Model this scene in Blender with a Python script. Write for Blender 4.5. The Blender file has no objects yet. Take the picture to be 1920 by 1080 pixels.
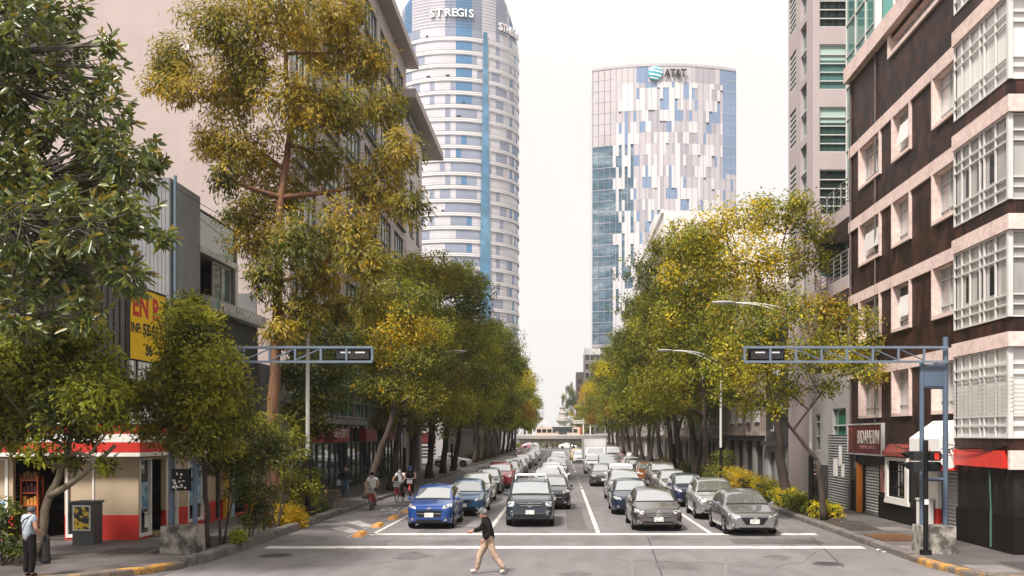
import bpy, bmesh, math, random
from mathutils import Vector, Matrix
from mathutils.bvhtree import BVHTree

R = math.radians
sc = bpy.context.scene
COL = sc.collection
V = Vector
F_PX, CX, CY, CAMZ = 1870.0, 1053.0, 815.0, 3.4      # focal length and vanishing point of the photograph (1920 px wide)


def WX(px, Y):
    """world X of a photo column at street distance Y"""
    return (px - CX) / F_PX * Y


def WZ(py, Y):
    return CAMZ + (CY - py) / F_PX * Y


# ---------------------------------------------------------------- camera
cam = bpy.data.cameras.new('camera')
cam.sensor_width = 36.0
cam.lens = 36.0 * F_PX / 1920.0
cam.shift_x = -(CX - 960.0) / 1920.0
cam.shift_y = (CY - 540.0) / 1920.0
cam.clip_end = 3000.0
camo = bpy.data.objects.new('camera', cam)
COL.objects.link(camo)
camo.location = (0, 0, CAMZ)
camo.rotation_euler = (R(90), 0, 0)
sc.camera = camo

# ---------------------------------------------------------------- light
SUN_AZ, SUN_EL = R(211), R(53)
w = bpy.data.worlds.new('World')
sc.world = w
w.use_nodes = True
nt = w.node_tree
nt.nodes.clear()
sky = nt.nodes.new('ShaderNodeTexSky')
sky.sky_type = 'NISHITA'
sky.sun_disc = False
sky.sun_elevation = SUN_EL
sky.sun_rotation = SUN_AZ
sky.dust_density = 4.0
sky.air_density = 1.0
hs = nt.nodes.new('ShaderNodeHueSaturation')
hs.inputs['Saturation'].default_value = 0.25
hs.inputs['Value'].default_value = 1.0
nt.links.new(sky.outputs[0], hs.inputs['Color'])
# overcast veil: brighter towards the zenith, as a cloud layer is
tc = nt.nodes.new('ShaderNodeTexCoord')
sep = nt.nodes.new('ShaderNodeSeparateXYZ')
nt.links.new(tc.outputs['Generated'], sep.inputs[0])
rmp = nt.nodes.new('ShaderNodeMapRange')
rmp.inputs['From Min'].default_value = 0.30
rmp.inputs['From Max'].default_value = 0.95
rmp.inputs['To Min'].default_value = 8.3
rmp.inputs['To Max'].default_value = 12.5
nt.links.new(sep.outputs['Z'], rmp.inputs['Value'])
ov = nt.nodes.new('ShaderNodeVectorMath')
ov.operation = 'SCALE'
ov.inputs[0].default_value = (1.0, 0.962, 0.932)
nt.links.new(rmp.outputs[0], ov.inputs['Scale'])
mx = nt.nodes.new('ShaderNodeMix')
mx.data_type = 'RGBA'
mx.inputs['Factor'].default_value = 0.86
nt.links.new(hs.outputs[0], mx.inputs[6])
nt.links.new(ov.outputs[0], mx.inputs[7])
bg = nt.nodes.new('ShaderNodeBackground')
bg.inputs['Strength'].default_value = 0.10
nt.links.new(mx.outputs[2], bg.inputs['Color'])
wo = nt.nodes.new('ShaderNodeOutputWorld')
nt.links.new(bg.outputs[0], wo.inputs[0])

sl = bpy.data.lights.new('sun', 'SUN')
sl.energy = 5.0
sl.angle = R(10)
sl.color = (1.0, 0.945, 0.89)
so = bpy.data.objects.new('sun', sl)
COL.objects.link(so)
_d = V((math.sin(SUN_AZ) * math.cos(SUN_EL), math.cos(SUN_AZ) * math.cos(SUN_EL), math.sin(SUN_EL)))
so.rotation_euler = _d.to_track_quat('Z', 'Y').to_euler()
so.location = (0, 0, 60)

sc.view_settings.view_transform = 'Standard'
sc.view_settings.look = 'None'
sc.view_settings.exposure = 0.42
sc.view_settings.gamma = 1.0
sc.render.engine = 'CYCLES'
cy = sc.cycles
cy.max_bounces = 7
cy.diffuse_bounces = 3
cy.glossy_bounces = 3
cy.transmission_bounces = 4
cy.transparent_max_bounces = 4
cy.sample_clamp_indirect = 6.0
cy.caustics_reflective = False
cy.caustics_refractive = False
cy.use_denoising = True

# ---------------------------------------------------------------- materials
MATS = {}


def mat(name, col, rough=0.6, metal=0.0, var=0.0, scale=3.0, stretch=(1, 1, 1), bump=0.0, bscale=30.0,
        coat=0.0, spec=0.5, col2=None, lo=0.4, hi=0.6, emit=0.0, detail=5.0, rvar=0.0):
    """Principled material; var = noise variation of the colour, col2 = second colour appearing in noise patches"""
    if name in MATS:
        return MATS[name]
    m = bpy.data.materials.new(name)
    m.use_nodes = True
    t = m.node_tree
    b = t.nodes['Principled BSDF']
    b.inputs['Base Color'].default_value = (*col, 1)
    b.inputs['Roughness'].default_value = rough
    b.inputs['Metallic'].default_value = metal
    b.inputs['Specular IOR Level'].default_value = spec
    b.inputs['Coat Weight'].default_value = coat
    b.inputs['Coat Roughness'].default_value = 0.04
    if emit:
        b.inputs['Emission Color'].default_value = (*col, 1)
        b.inputs['Emission Strength'].default_value = emit
    if var or col2 or bump or rvar:
        tcn = t.nodes.new('ShaderNodeTexCoord')
        mp = t.nodes.new('ShaderNodeMapping')
        mp.inputs['Scale'].default_value = stretch
        t.links.new(tcn.outputs['Object'], mp.inputs[0])
    if var or col2:
        n = t.nodes.new('ShaderNodeTexNoise')
        n.inputs['Scale'].default_value = scale
        n.inputs['Detail'].default_value = detail
        t.links.new(mp.outputs[0], n.inputs['Vector'])
        r = t.nodes.new('ShaderNodeValToRGB')
        a, c = (lo, hi) if col2 else (0.25, 0.75)
        r.color_ramp.elements[0].position = a
        r.color_ramp.elements[1].position = c
        if col2:
            r.color_ramp.elements[0].color = (*col, 1)
            r.color_ramp.elements[1].color = (*col2, 1)
        else:
            r.color_ramp.elements[0].color = (*[x * (1 - var) for x in col], 1)
            r.color_ramp.elements[1].color = (*[min(1, x * (1 + var)) for x in col], 1)
        t.links.new(n.outputs['Fac'], r.inputs[0])
        out = r.outputs[0]
        if col2 and var:
            n2 = t.nodes.new('ShaderNodeTexNoise')
            n2.inputs['Scale'].default_value = scale * 6
            n2.inputs['Detail'].default_value = 4
            t.links.new(mp.outputs[0], n2.inputs['Vector'])
            mr = t.nodes.new('ShaderNodeMapRange')
            mr.inputs['From Min'].default_value = 0.3
            mr.inputs['From Max'].default_value = 0.7
            mr.inputs['To Min'].default_value = 1 - var
            mr.inputs['To Max'].default_value = 1 + var
            t.links.new(n2.outputs['Fac'], mr.inputs['Value'])
            vm = t.nodes.new('ShaderNodeVectorMath')
            vm.operation = 'SCALE'
            t.links.new(out, vm.inputs[0])
            t.links.new(mr.outputs[0], vm.inputs['Scale'])
            out = vm.outputs[0]
        t.links.new(out, b.inputs['Base Color'])
    if bump:
        nb = t.nodes.new('ShaderNodeTexNoise')
        nb.inputs['Scale'].default_value = bscale
        nb.inputs['Detail'].default_value = 4
        t.links.new(mp.outputs[0], nb.inputs['Vector'])
        bp = t.nodes.new('ShaderNodeBump')
        bp.inputs['Strength'].default_value = bump
        bp.inputs['Distance'].default_value = 0.05
        t.links.new(nb.outputs['Fac'], bp.inputs['Height'])
        t.links.new(bp.outputs[0], b.inputs['Normal'])
    MATS[name] = m
    return m


def tiled(name, c1, c2, mortar, bw, bh, axis='XY', rough=0.7, msize=0.012, var=0.25, scale=0.8, bump=0.3, spec=0.5):
    """slabs / bricks / panels from the brick texture, in object coordinates; axis picks the plane of the face"""
    if name in MATS:
        return MATS[name]
    m = bpy.data.materials.new(name)
    m.use_nodes = True
    t = m.node_tree
    b = t.nodes['Principled BSDF']
    b.inputs['Roughness'].default_value = rough
    b.inputs['Specular IOR Level'].default_value = spec
    tcn = t.nodes.new('ShaderNodeTexCoord')
    s = t.nodes.new('ShaderNodeSeparateXYZ')
    t.links.new(tcn.outputs['Object'], s.inputs[0])
    c = t.nodes.new('ShaderNodeCombineXYZ')
    if axis == 'WALL':                       # horizontal run = x + y, vertical = z
        ad = t.nodes.new('ShaderNodeMath')
        t.links.new(s.outputs[0], ad.inputs[0])
        t.links.new(s.outputs[1], ad.inputs[1])
        t.links.new(ad.outputs[0], c.inputs[0])
        t.links.new(s.outputs[2], c.inputs[1])
    else:
        t.links.new(s.outputs[1], c.inputs[0])
        t.links.new(s.outputs[0], c.inputs[1])
    br = t.nodes.new('ShaderNodeTexBrick')
    br.offset = 0.5
    br.inputs['Color1'].default_value = (*c1, 1)
    br.inputs['Color2'].default_value = (*c2, 1)
    br.inputs['Mortar'].default_value = (*mortar, 1)
    br.inputs['Scale'].default_value = 1.0
    br.inputs['Mortar Size'].default_value = msize
    br.inputs['Brick Width'].default_value = bw
    br.inputs['Row Height'].default_value = bh
    t.links.new(c.outputs[0], br.inputs['Vector'])
    n = t.nodes.new('ShaderNodeTexNoise')
    n.inputs['Scale'].default_value = scale
    n.inputs['Detail'].default_value = 7
    n.inputs['Roughness'].default_value = 0.65
    t.links.new(tcn.outputs['Object'], n.inputs['Vector'])
    mr = t.nodes.new('ShaderNodeMapRange')
    mr.inputs['From Min'].default_value = 0.3
    mr.inputs['From Max'].default_value = 0.7
    mr.inputs['To Min'].default_value = 1 - var
    mr.inputs['To Max'].default_value = 1 + var
    t.links.new(n.outputs['Fac'], mr.inputs['Value'])
    vm = t.nodes.new('ShaderNodeVectorMath')
    vm.operation = 'SCALE'
    t.links.new(br.outputs['Color'], vm.inputs[0])
    t.links.new(mr.outputs[0], vm.inputs['Scale'])
    t.links.new(vm.outputs[0], b.inputs['Base Color'])
    if bump:
        bp = t.nodes.new('ShaderNodeBump')
        bp.inputs['Strength'].default_value = bump
        bp.inputs['Distance'].default_value = 0.03
        bp.invert = True
        t.links.new(br.outputs['Fac'], bp.inputs['Height'])
        t.links.new(bp.outputs[0], b.inputs['Normal'])
    MATS[name] = m
    return m


def ribbed(name, col, pitch, axis='WALL', rough=0.5, metal=0.0, var=0.2, depth=0.6):
    """vertical (WALL) or horizontal (ROWS) ribs of corrugated sheet or a roller shutter"""
    if name in MATS:
        return MATS[name]
    m = mat(name, col, rough, metal, var=var, scale=1.2)
    t = m.node_tree
    b = t.nodes['Principled BSDF']
    tcn = t.nodes.new('ShaderNodeTexCoord')
    s = t.nodes.new('ShaderNodeSeparateXYZ')
    t.links.new(tcn.outputs['Object'], s.inputs[0])
    ad = t.nodes.new('ShaderNodeMath')
    if axis == 'WALL':
        t.links.new(s.outputs[0], ad.inputs[0])
        t.links.new(s.outputs[1], ad.inputs[1])
    else:
        t.links.new(s.outputs[2], ad.inputs[0])
        ad.inputs[1].default_value = 0
    mu = t.nodes.new('ShaderNodeMath')
    mu.operation = 'MULTIPLY'
    mu.inputs[1].default_value = 2 * math.pi / pitch
    t.links.new(ad.outputs[0], mu.inputs[0])
    si = t.nodes.new('ShaderNodeMath')
    si.operation = 'SINE'
    t.links.new(mu.outputs[0], si.inputs[0])
    bp = t.nodes.new('ShaderNodeBump')
    bp.inputs['Strength'].default_value = depth
    bp.inputs['Distance'].default_value = pitch * 0.35
    t.links.new(si.outputs[0], bp.inputs['Height'])
    t.links.new(bp.outputs[0], b.inputs['Normal'])
    return m


def leafmat(name, col, trans=0.4, rough=0.5, gloss=0.02):
    if name in MATS:
        return MATS[name]
    m = bpy.data.materials.new(name)
    m.use_nodes = True
    t = m.node_tree
    t.nodes.clear()
    o = t.nodes.new('ShaderNodeOutputMaterial')
    d = t.nodes.new('ShaderNodeBsdfDiffuse')
    tr = t.nodes.new('ShaderNodeBsdfTranslucent')
    g = t.nodes.new('ShaderNodeBsdfGlossy')
    g.inputs['Roughness'].default_value = rough
    g.inputs['Color'].default_value = (0.9, 0.9, 0.85, 1)
    n = t.nodes.new('ShaderNodeTexNoise')
    n.inputs['Scale'].default_value = 1.7
    tcn = t.nodes.new('ShaderNodeTexCoord')
    t.links.new(tcn.outputs['Object'], n.inputs['Vector'])
    oi = t.nodes.new('ShaderNodeObjectInfo')
    mr = t.nodes.new('ShaderNodeMapRange')
    mr.inputs['From Min'].default_value = 0.3
    mr.inputs['From Max'].default_value = 0.7
    mr.inputs['To Min'].default_value = 0.72
    mr.inputs['To Max'].default_value = 1.3
    t.links.new(n.outputs['Fac'], mr.inputs['Value'])
    hv = t.nodes.new('ShaderNodeHueSaturation')
    hv.inputs['Color'].default_value = (*col, 1)
    t.links.new(mr.outputs[0], hv.inputs['Value'])
    m2 = t.nodes.new('ShaderNodeMapRange')
    m2.inputs['To Min'].default_value = 0.492
    m2.inputs['To Max'].default_value = 0.528
    t.links.new(oi.outputs['Random'], m2.inputs['Value'])
    t.links.new(m2.outputs[0], hv.inputs['Hue'])
    t.links.new(hv.outputs[0], d.inputs['Color'])
    t.links.new(hv.outputs[0], tr.inputs['Color'])
    x = t.nodes.new('ShaderNodeMixShader')
    x.inputs[0].default_value = trans
    t.links.new(d.outputs[0], x.inputs[1])
    t.links.new(tr.outputs[0], x.inputs[2])
    y = t.nodes.new('ShaderNodeMixShader')
    y.inputs[0].default_value = gloss
    t.links.new(x.outputs[0], y.inputs[1])
    t.links.new(g.outputs[0], y.inputs[2])
    t.links.new(y.outputs[0], o.inputs[0])
    MATS[name] = m
    return m


# ---------------------------------------------------------------- objects
def tag(o, label=None, cat=None, group=None, kind=None):
    if label:
        o['label'] = label
    if cat:
        o['category'] = cat
    if group:
        o['group'] = group
    if kind:
        o['kind'] = kind
    return o


def empty(name, loc=(0, 0, 0), label=None, cat=None, group=None, rz=0.0):
    o = bpy.data.objects.new(name, None)
    o.empty_display_size = 0.3
    COL.objects.link(o)
    o.location = loc
    o.rotation_euler = (0, 0, rz)
    return tag(o, label, cat, group)


def link(name, me, parent=None):
    o = bpy.data.objects.new(name, me)
    COL.objects.link(o)
    if parent is not None:
        o.parent = parent
    return o


def kids(o):
    return [c for c in COL.objects if c.parent is o]


CHILD = {}


def reg(root):
    """remember a prototype's tree once, so that copies are cheap"""
    by = {}
    for o in COL.objects:
        if o.parent is not None:
            by.setdefault(o.parent.name, []).append(o)

    def rec(o):
        return (o, [rec(c) for c in by.get(o.name, [])])
    CHILD[root.name] = rec(root)
    return root


def copy_tree(node, parent=None):
    o, ch = node
    c = o.copy()
    COL.objects.link(c)
    if parent is not None:
        c.parent = parent
    out = [c]
    for k in ch:
        out += copy_tree(k, c)
    return out


class MB:
    """collects shapes and links them as ONE mesh object"""

    def __init__(s):
        s.v, s.f, s.m = [], [], []

    def add(s, vs, fs, m=0):
        b = len(s.v)
        s.v.extend([tuple(p) for p in vs])
        for f in fs:
            s.f.append(tuple(b + i for i in f))
            s.m.append(m)

    def quad(s, a, b, c, d, m=0):
        s.add((a, b, c, d), ((0, 1, 2, 3),), m)

    def hexa(s, p, m=0):
        s.add(p, ((0, 3, 2, 1), (4, 5, 6, 7), (0, 1, 5, 4), (1, 2, 6, 5), (2, 3, 7, 6), (3, 0, 4, 7)), m)

    def box(s, x0, x1, y0, y1, z0, z1, m=0):
        s.hexa(((x0, y0, z0), (x1, y0, z0), (x1, y1, z0), (x0, y1, z0),
                (x0, y0, z1), (x1, y0, z1), (x1, y1, z1), (x0, y1, z1)), m)

    def fbox(s, F, u0, u1, v0, v1, d0, d1, m=0):
        s.hexa((F(u0, v0, d0), F(u1, v0, d0), F(u1, v0, d1), F(u0, v0, d1),
                F(u0, v1, d0), F(u1, v1, d0), F(u1, v1, d1), F(u0, v1, d1)), m)

    def fquad(s, F, u0, u1, v0, v1, d, m=0):
        s.quad(F(u0, v0, d), F(u1, v0, d), F(u1, v1, d), F(u0, v1, d), m)

    def holes(s, F, u0, u1, v0, v1, hs, depth=0.3, m=0, mr=None):
        """a wall face with rectangular openings and their reveals"""
        mr = m if mr is None else mr
        us = sorted({u0, u1, *[h[0] for h in hs], *[h[1] for h in hs]})
        vs = sorted({v0, v1, *[h[2] for h in hs], *[h[3] for h in hs]})
        us = [u for u in us if u0 <= u <= u1]
        vs = [v for v in vs if v0 <= v <= v1]
        for a, b in zip(us, us[1:]):
            run = None
            for c, d in zip(vs, vs[1:]):
                um, vm = (a + b) / 2, (c + d) / 2
                inside = any(h[0] < um < h[1] and h[2] < vm < h[3] for h in hs)
                if not inside:
                    s.fquad(F, a, b, c, d, 0, m)
        for a, b, c, d in hs:
            s.quad(F(a, c, 0), F(b, c, 0), F(b, c, -depth), F(a, c, -depth), mr)
            s.quad(F(a, d, 0), F(b, d, 0), F(b, d, -depth), F(a, d, -depth), mr)
            s.quad(F(a, c, 0), F(a, d, 0), F(a, d, -depth), F(a, c, -depth), mr)
            s.quad(F(b, c, 0), F(b, d, 0), F(b, d, -depth), F(b, c, -depth), mr)

    def tube(s, pts, rad, n=6, m=0, cap=True):
        pts = [V(p) for p in pts]
        if not hasattr(rad, '__len__'):
            rad = [rad] * len(pts)
        b = len(s.v)
        prev = None
        for i, p in enumerate(pts):
            t = (pts[min(i + 1, len(pts) - 1)] - pts[max(i - 1, 0)])
            t = t.normalized() if t.length > 1e-9 else V((0, 0, 1))
            a = prev if prev is not None else (V((1, 0, 0)) if abs(t.x) < 0.8 else V((0, 1, 0)))
            a = (a - t * a.dot(t)).normalized()
            prev = a
            c = t.cross(a)
            for k in range(n):
                an = 2 * math.pi * k / n
                s.v.append(tuple(p + (a * math.cos(an) + c * math.sin(an)) * rad[i]))
        for i in range(len(pts) - 1):
            for k in range(n):
                k2 = (k + 1) % n
                s.f.append((b + i * n + k, b + i * n + k2, b + (i + 1) * n + k2, b + (i + 1) * n + k))
                s.m.append(m)
        if cap:
            s.f.append(tuple(b + k for k in reversed(range(n))))
            s.m.append(m)
            e = b + (len(pts) - 1) * n
            s.f.append(tuple(e + k for k in range(n)))
            s.m.append(m)

    def bar(s, a, b, t, m=0):
        s.tube((a, b), t, 4, m)

    def lathe(s, prof, c=(0, 0, 0), n=16, m=0, axis='z', sx=1.0, sy=1.0):
        b = len(s.v)
        for r, h in prof:
            for k in range(n):
                an = 2 * math.pi * k / n
                x, y = r * math.cos(an) * sx, r * math.sin(an) * sy
                p = (x, y, h) if axis == 'z' else ((h, x, y) if axis == 'x' else (x, h, y))
                s.v.append((c[0] + p[0], c[1] + p[1], c[2] + p[2]))
        for i in range(len(prof) - 1):
            for k in range(n):
                k2 = (k + 1) % n
                s.f.append((b + i * n + k, b + i * n + k2, b + (i + 1) * n + k2, b + (i + 1) * n + k))
                s.m.append(m)
        for i in (0, len(prof) - 1):
            if prof[i][0] > 1e-6:
                s.f.append(tuple(b + i * n + k for k in range(n)))
                s.m.append(m)

    def prism(s, poly, F, d0, d1, m=0):
        """polygon (u, v) extruded from d0 to d1 through the frame F"""
        n = len(poly)
        vs = [F(u, v, d0) for u, v in poly] + [F(u, v, d1) for u, v in poly]
        fs = [tuple(range(n)), tuple(range(2 * n - 1, n - 1, -1))] + [(i, (i + 1) % n, n + (i + 1) % n, n + i) for i in range(n)]
        s.add(vs, fs, m)

    def build(s, name, mats, parent=None, smooth=False, off=None, fix=True, weld=False):
        me = bpy.data.meshes.new(name)
        if off is None and parent is not None:
            p = parent
            while p.parent is not None:
                p = p.parent
            off = p.location
        if off is not None:
            ox, oy, oz = off
            vs = [(a - ox, b - oy, c - oz) for a, b, c in s.v]
        else:
            vs = s.v
        me.from_pydata(vs, [], s.f)
        mats = mats if isinstance(mats, (list, tuple)) else [mats]
        for x in mats:
            me.materials.append(x)
        if len(mats) > 1:
            me.polygons.foreach_set('material_index', s.m)
        if fix or weld:
            bm = bmesh.new()
            bm.from_mesh(me)
            if weld:
                bmesh.ops.remove_doubles(bm, verts=bm.verts, dist=1e-4)
            if fix:
                bmesh.ops.recalc_face_normals(bm, faces=bm.faces)
            bm.to_mesh(me)
            bm.free()
        if smooth:
            me.polygons.foreach_set('use_smooth', [True] * len(me.polygons))
            if smooth != 'all':
                me.set_sharp_from_angle(angle=R(40))
        me.update()
        return link(name, me, parent)


def FX(X, sgn):
    """facade plane at X looking along sgn*X: u = street distance, v = height, d = outwards"""
    return lambda u, v, d: (X + sgn * d, u, v)


def FY(Y):
    """facade looking towards the camera: u = X, v = height, d = outwards"""
    return lambda u, v, d: (u, Y - d, v)


def text_mesh(name, s, size, F_mat, mat_, parent=None, depth=0.02, align='CENTER', sx=1.0, bold=0.0, off=None, space=1.0):
    cu = bpy.data.curves.new(name, 'FONT')
    cu.body = s
    cu.size = size
    cu.space_character = space
    cu.extrude = depth
    cu.offset = bold
    cu.align_x = align
    cu.align_y = 'CENTER'
    cu.resolution_u = 3
    tmp = bpy.data.objects.new(name + '_tmp', cu)
    COL.objects.link(tmp)
    dg = bpy.context.evaluated_depsgraph_get()
    me = bpy.data.meshes.new_from_object(tmp.evaluated_get(dg))
    bpy.data.objects.remove(tmp)
    me.transform(Matrix.Diagonal((sx, 1, 1, 1)))
    me.transform(F_mat)
    if off is None and parent is not None:
        off = parent.location
    if off is not None:
        me.transform(Matrix.Translation(-V(off)))
    me.materials.clear()
    me.materials.append(mat_)
    return link(name, me, parent)


def face_mat(pos, nx):
    """placement of lettering: nx = outward direction of the face ('-y', '+x', '-x')"""
    cols = {'-y': ((1, 0, 0), (0, 0, 1), (0, -1, 0)), '+x': ((0, 1, 0), (0, 0, 1), (1, 0, 0)), '-x': ((0, -1, 0), (0, 0, 1), (-1, 0, 0))}[nx] if isinstance(nx, str) else nx
    m = Matrix.Identity(4)
    for c in range(3):
        for r in range(3):
            m[r][c] = cols[c][r]
    m.translation = V(pos)
    return m


# ---------------------------------------------------------------- shared materials
asphalt = mat('asphalt', (0.105, 0.098, 0.095), 0.85, var=0.3, scale=0.35, bump=0.25, bscale=60, col2=(0.135, 0.126, 0.121), lo=0.35, hi=0.65, detail=9)
paint_w = mat('road_paint', (0.62, 0.58, 0.53), 0.7, var=0.2, scale=2.0, col2=(0.24, 0.22, 0.205), lo=0.5, hi=0.74)
paint_worn = mat('road_paint_worn', (0.42, 0.38, 0.36), 0.75, var=0.25, scale=3.0, col2=(0.2, 0.18, 0.17), lo=0.42, hi=0.66)
kerbm = mat('kerb_stone', (0.16, 0.14, 0.125), 0.85, var=0.35, scale=2.5, col2=(0.09, 0.078, 0.07), lo=0.4, hi=0.65, bump=0.3)
kerby = mat('kerb_yellow', (0.42, 0.21, 0.04), 0.8, var=0.35, scale=2.6, col2=(0.13, 0.105, 0.085), lo=0.38, hi=0.54, bump=0.3)
slabm = tiled('pavement_slabs', (0.10, 0.088, 0.083), (0.08, 0.07, 0.066), (0.04, 0.034, 0.032), 1.6, 1.4, var=0.4, scale=0.7)
soil = mat('soil', (0.045, 0.033, 0.024), 0.95, var=0.5, scale=6, bump=0.6, bscale=25)
concrete = mat('concrete_stained', (0.32, 0.29, 0.25), 0.85, var=0.3, scale=3, col2=(0.07, 0.062, 0.055), lo=0.42, hi=0.62, bump=0.4)
white = mat('white_painted', (0.72, 0.68, 0.63), 0.5, var=0.08, scale=2)
offw = mat('pale_metal', (0.55, 0.53, 0.5), 0.45, var=0.1, scale=2)
red = mat('red_painted', (0.52, 0.028, 0.018), 0.45, var=0.15, scale=2)
dkred = mat('dark_red', (0.11, 0.012, 0.012), 0.5, var=0.2, scale=2)
black = mat('black_painted', (0.009, 0.008, 0.008), 0.5, var=0.2, scale=4, spec=0.2)
rubber = mat('tyre_rubber', (0.009, 0.009, 0.009), 0.8, spec=0.2)
bluegrey = mat('blue_grey_steel', (0.075, 0.105, 0.15), 0.45, var=0.15, scale=1.5)
chrome = mat('chrome', (0.75, 0.75, 0.75), 0.15, 1.0)
steel = mat('galvanised_steel', (0.42, 0.42, 0.42), 0.4, 0.7, var=0.2, scale=3)
glass_d = mat('dark_glass', (0.018, 0.022, 0.022), 0.04, spec=0.8)
glass_g = mat('green_glass', (0.028, 0.13, 0.095), 0.06, spec=0.7, var=0.3, scale=0.3)
glass_t = mat('teal_glass', (0.085, 0.225, 0.20), 0.08, spec=0.7, var=0.25, scale=0.3)
glass_w = mat('curtained_glass', (0.36, 0.34, 0.32), 0.08, spec=0.6, var=0.45, scale=1.1, stretch=(1, 3, 0.15))
glass_b = mat('blue_glass', (0.06, 0.17, 0.30), 0.05, spec=0.7, var=0.2, scale=0.1)
bark = mat('bark', (0.055, 0.038, 0.028), 0.9, var=0.4, scale=3, stretch=(3, 3, 0.6), bump=0.6, bscale=14)
bark_e = mat('peeling_bark', (0.19, 0.085, 0.036), 0.8, var=0.25, scale=2.0, stretch=(3, 3, 0.5), col2=(0.10, 0.052, 0.032), lo=0.46, hi=0.62, bump=0.4, bscale=12)
bark_g = mat('grey_bark', (0.20, 0.16, 0.11), 0.85, var=0.35, scale=4, stretch=(2, 2, 0.8), bump=0.4)
# ================================================================ ground
g = MB()
g.quad((-900, -30, -0.02), (900, -30, -0.02), (900, 2200, -0.02), (-900, 2200, -0.02))
tag(g.build('ground', [asphalt], fix=False), kind='structure')
g = MB()
g.quad((-9.6, -12, 0), (9.6, -12, 0), (9.6, 236, 0), (-9.6, 236, 0))
road = mat('road_asphalt', (0.130, 0.117, 0.117), 0.8, var=0.16, scale=0.25, stretch=(1, 0.3, 1), col2=(0.182, 0.165, 0.164), lo=0.3, hi=0.7, bump=0.2, bscale=70, detail=9)
tag(g.build('road', [road], fix=False), kind='structure')

LB = [(-60, 22.5), (-12.2, 22.6), (-11.2, 23.2), (-10.3, 24.3), (-9.65, 25.5), (-9.4, 26.6), (-9.4, 93.5), (-9.9, 95.2), (-11.2, 96), (-60, 96)]
LB2 = [(-60, 112), (-11, 112), (-9.8, 112.8), (-9.4, 114.4), (-9.4, 226), (-60, 226)]
RB = [(60, 22.0), (11.2, 22.2), (10.2, 22.9), (9.65, 24.0), (9.4, 25.6), (9.4, 226), (60, 226)]
Z0 = 0.13


def pavement(name, poly):
    m = MB()
    m.prism(poly, lambda u, v, d: (u, v, d), -0.01, Z0)
    return tag(m.build(name, [slabm]), kind='structure')


pavement('pavement', LB)
pavement('pavement', LB2)
pavement('pavement', RB)


def kerb(name, pts, side, h=0.155, wd=0.26, m=kerbm, z0=-0.01):
    """a run of kerb stones, rounded on the road edge; side = +1 when the pavement lies left of the run"""
    prof = [(-0.012, z0), (-0.012, h - 0.05), (0.0, h - 0.018), (0.035, h), (wd, h), (wd, z0)]
    k = MB()
    P = [V((x, y, 0)) for x, y in pts]
    n = len(prof)
    for i, p in enumerate(P):
        t = (P[min(i + 1, len(P) - 1)] - P[max(i - 1, 0)]).normalized()
        nn = V((-t.y, t.x, 0)) * side
        for o, z in prof:
            q = p + nn * o
            k.v.append((q.x, q.y, z))
    for i in range(len(P) - 1):
        for j in range(n):
            k.f.append((i * n + j, i * n + (j + 1) % n, (i + 1) * n + (j + 1) % n, (i + 1) * n + j))
            k.m.append(0)
    k.f.append(tuple(range(n)))
    k.f.append(tuple((len(P) - 1) * n + j for j in range(n)))
    k.m += [0, 0]
    return tag(k.build(name, [m]), kind='structure')


kerb('kerb', [(-60, 22.5), (-12.2, 22.6)], 1)
kerb('kerb', [(-12.2, 22.6), (-11.2, 23.2), (-10.3, 24.3), (-9.65, 25.5)], 1, m=kerby)
kerb('kerb', [(-9.65, 25.5), (-9.4, 26.6), (-9.4, 43)], 1, h=0.25, wd=0.3)
kerb('kerb', [(-9.4, 43), (-9.4, 93.5)], 1)
kerb('kerb', [(-9.4, 93.5), (-9.9, 95.2), (-11.2, 96)], 1, m=kerby)
kerb('kerb', [(-11.2, 96), (-60, 96)], 1)
kerb('kerb', [(-60, 112), (-11, 112)], 1)
kerb('kerb', [(-11, 112), (-9.8, 112.8), (-9.4, 114.4), (-9.4, 122)], 1, m=kerby)
kerb('kerb', [(-9.4, 122), (-9.4, 226)], 1)
kerb('kerb', [(60, 22.0), (11.2, 22.2)], -1)
kerb('kerb', [(11.2, 22.2), (10.2, 22.9), (9.65, 24.0), (9.4, 25.6), (9.4, 27.0)], -1, m=kerby)
kerb('kerb', [(9.4, 27.0), (9.4, 226)], -1, h=0.19)


def slab(name, x0, x1, y0, y1, z, m, kind='structure'):
    s = MB()
    s.quad((x0, y0, z), (x1, y0, z), (x1, y1, z), (x0, y1, z))
    return tag(s.build(name, [m], fix=False), kind=kind)


# planting beds
for y0, y1 in ((27.6, 32.2), (33.2, 39.0), (39.4, 43.0)):
    slab('planting_bed', -11.4, -9.7, y0, y1, 0.142, soil)
slab('planting_bed', 9.7, 11.0, 34.0, 60.0, 0.142, soil)
slab('planting_bed', 9.7, 11.0, 64.0, 110.0, 0.142, soil)
# repaired patches on the pavements
patch = mat('pavement_patch', (0.17, 0.15, 0.14), 0.85, var=0.3, scale=1.5)
patch2 = mat('pavement_patch_dark', (0.045, 0.04, 0.038), 0.85, var=0.3, scale=1.5)
for x0, x1, y0, y1, m_ in ((10.6, 12.0, 33.8, 35.2, patch), (11.2, 12.4, 24.2, 25.6, patch2), (10.0, 11.0, 23.6, 25.0, patch), (9.8, 10.6, 27.4, 29.5, patch),
                          (-12.8, -11.6, 27.4, 28.8, patch2), (-12.2, -10.6, 44.5, 47.5, patch)):
    slab('pavement_patch', x0, x1, y0, y1, 0.1355, m_)

# ---------------------------------------------------------------- road markings
def marking(name, quads, m=paint_w, z=0.004):
    s = MB()
    for q in quads:
        s.quad(*[(x, y, z) for x, y in q])
    return tag(s.build(name, [m], fix=False), kind='structure')


def rect(x0, x1, y0, y1):
    return ((x0, y0), (x1, y0), (x1, y1), (x0, y1))


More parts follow.
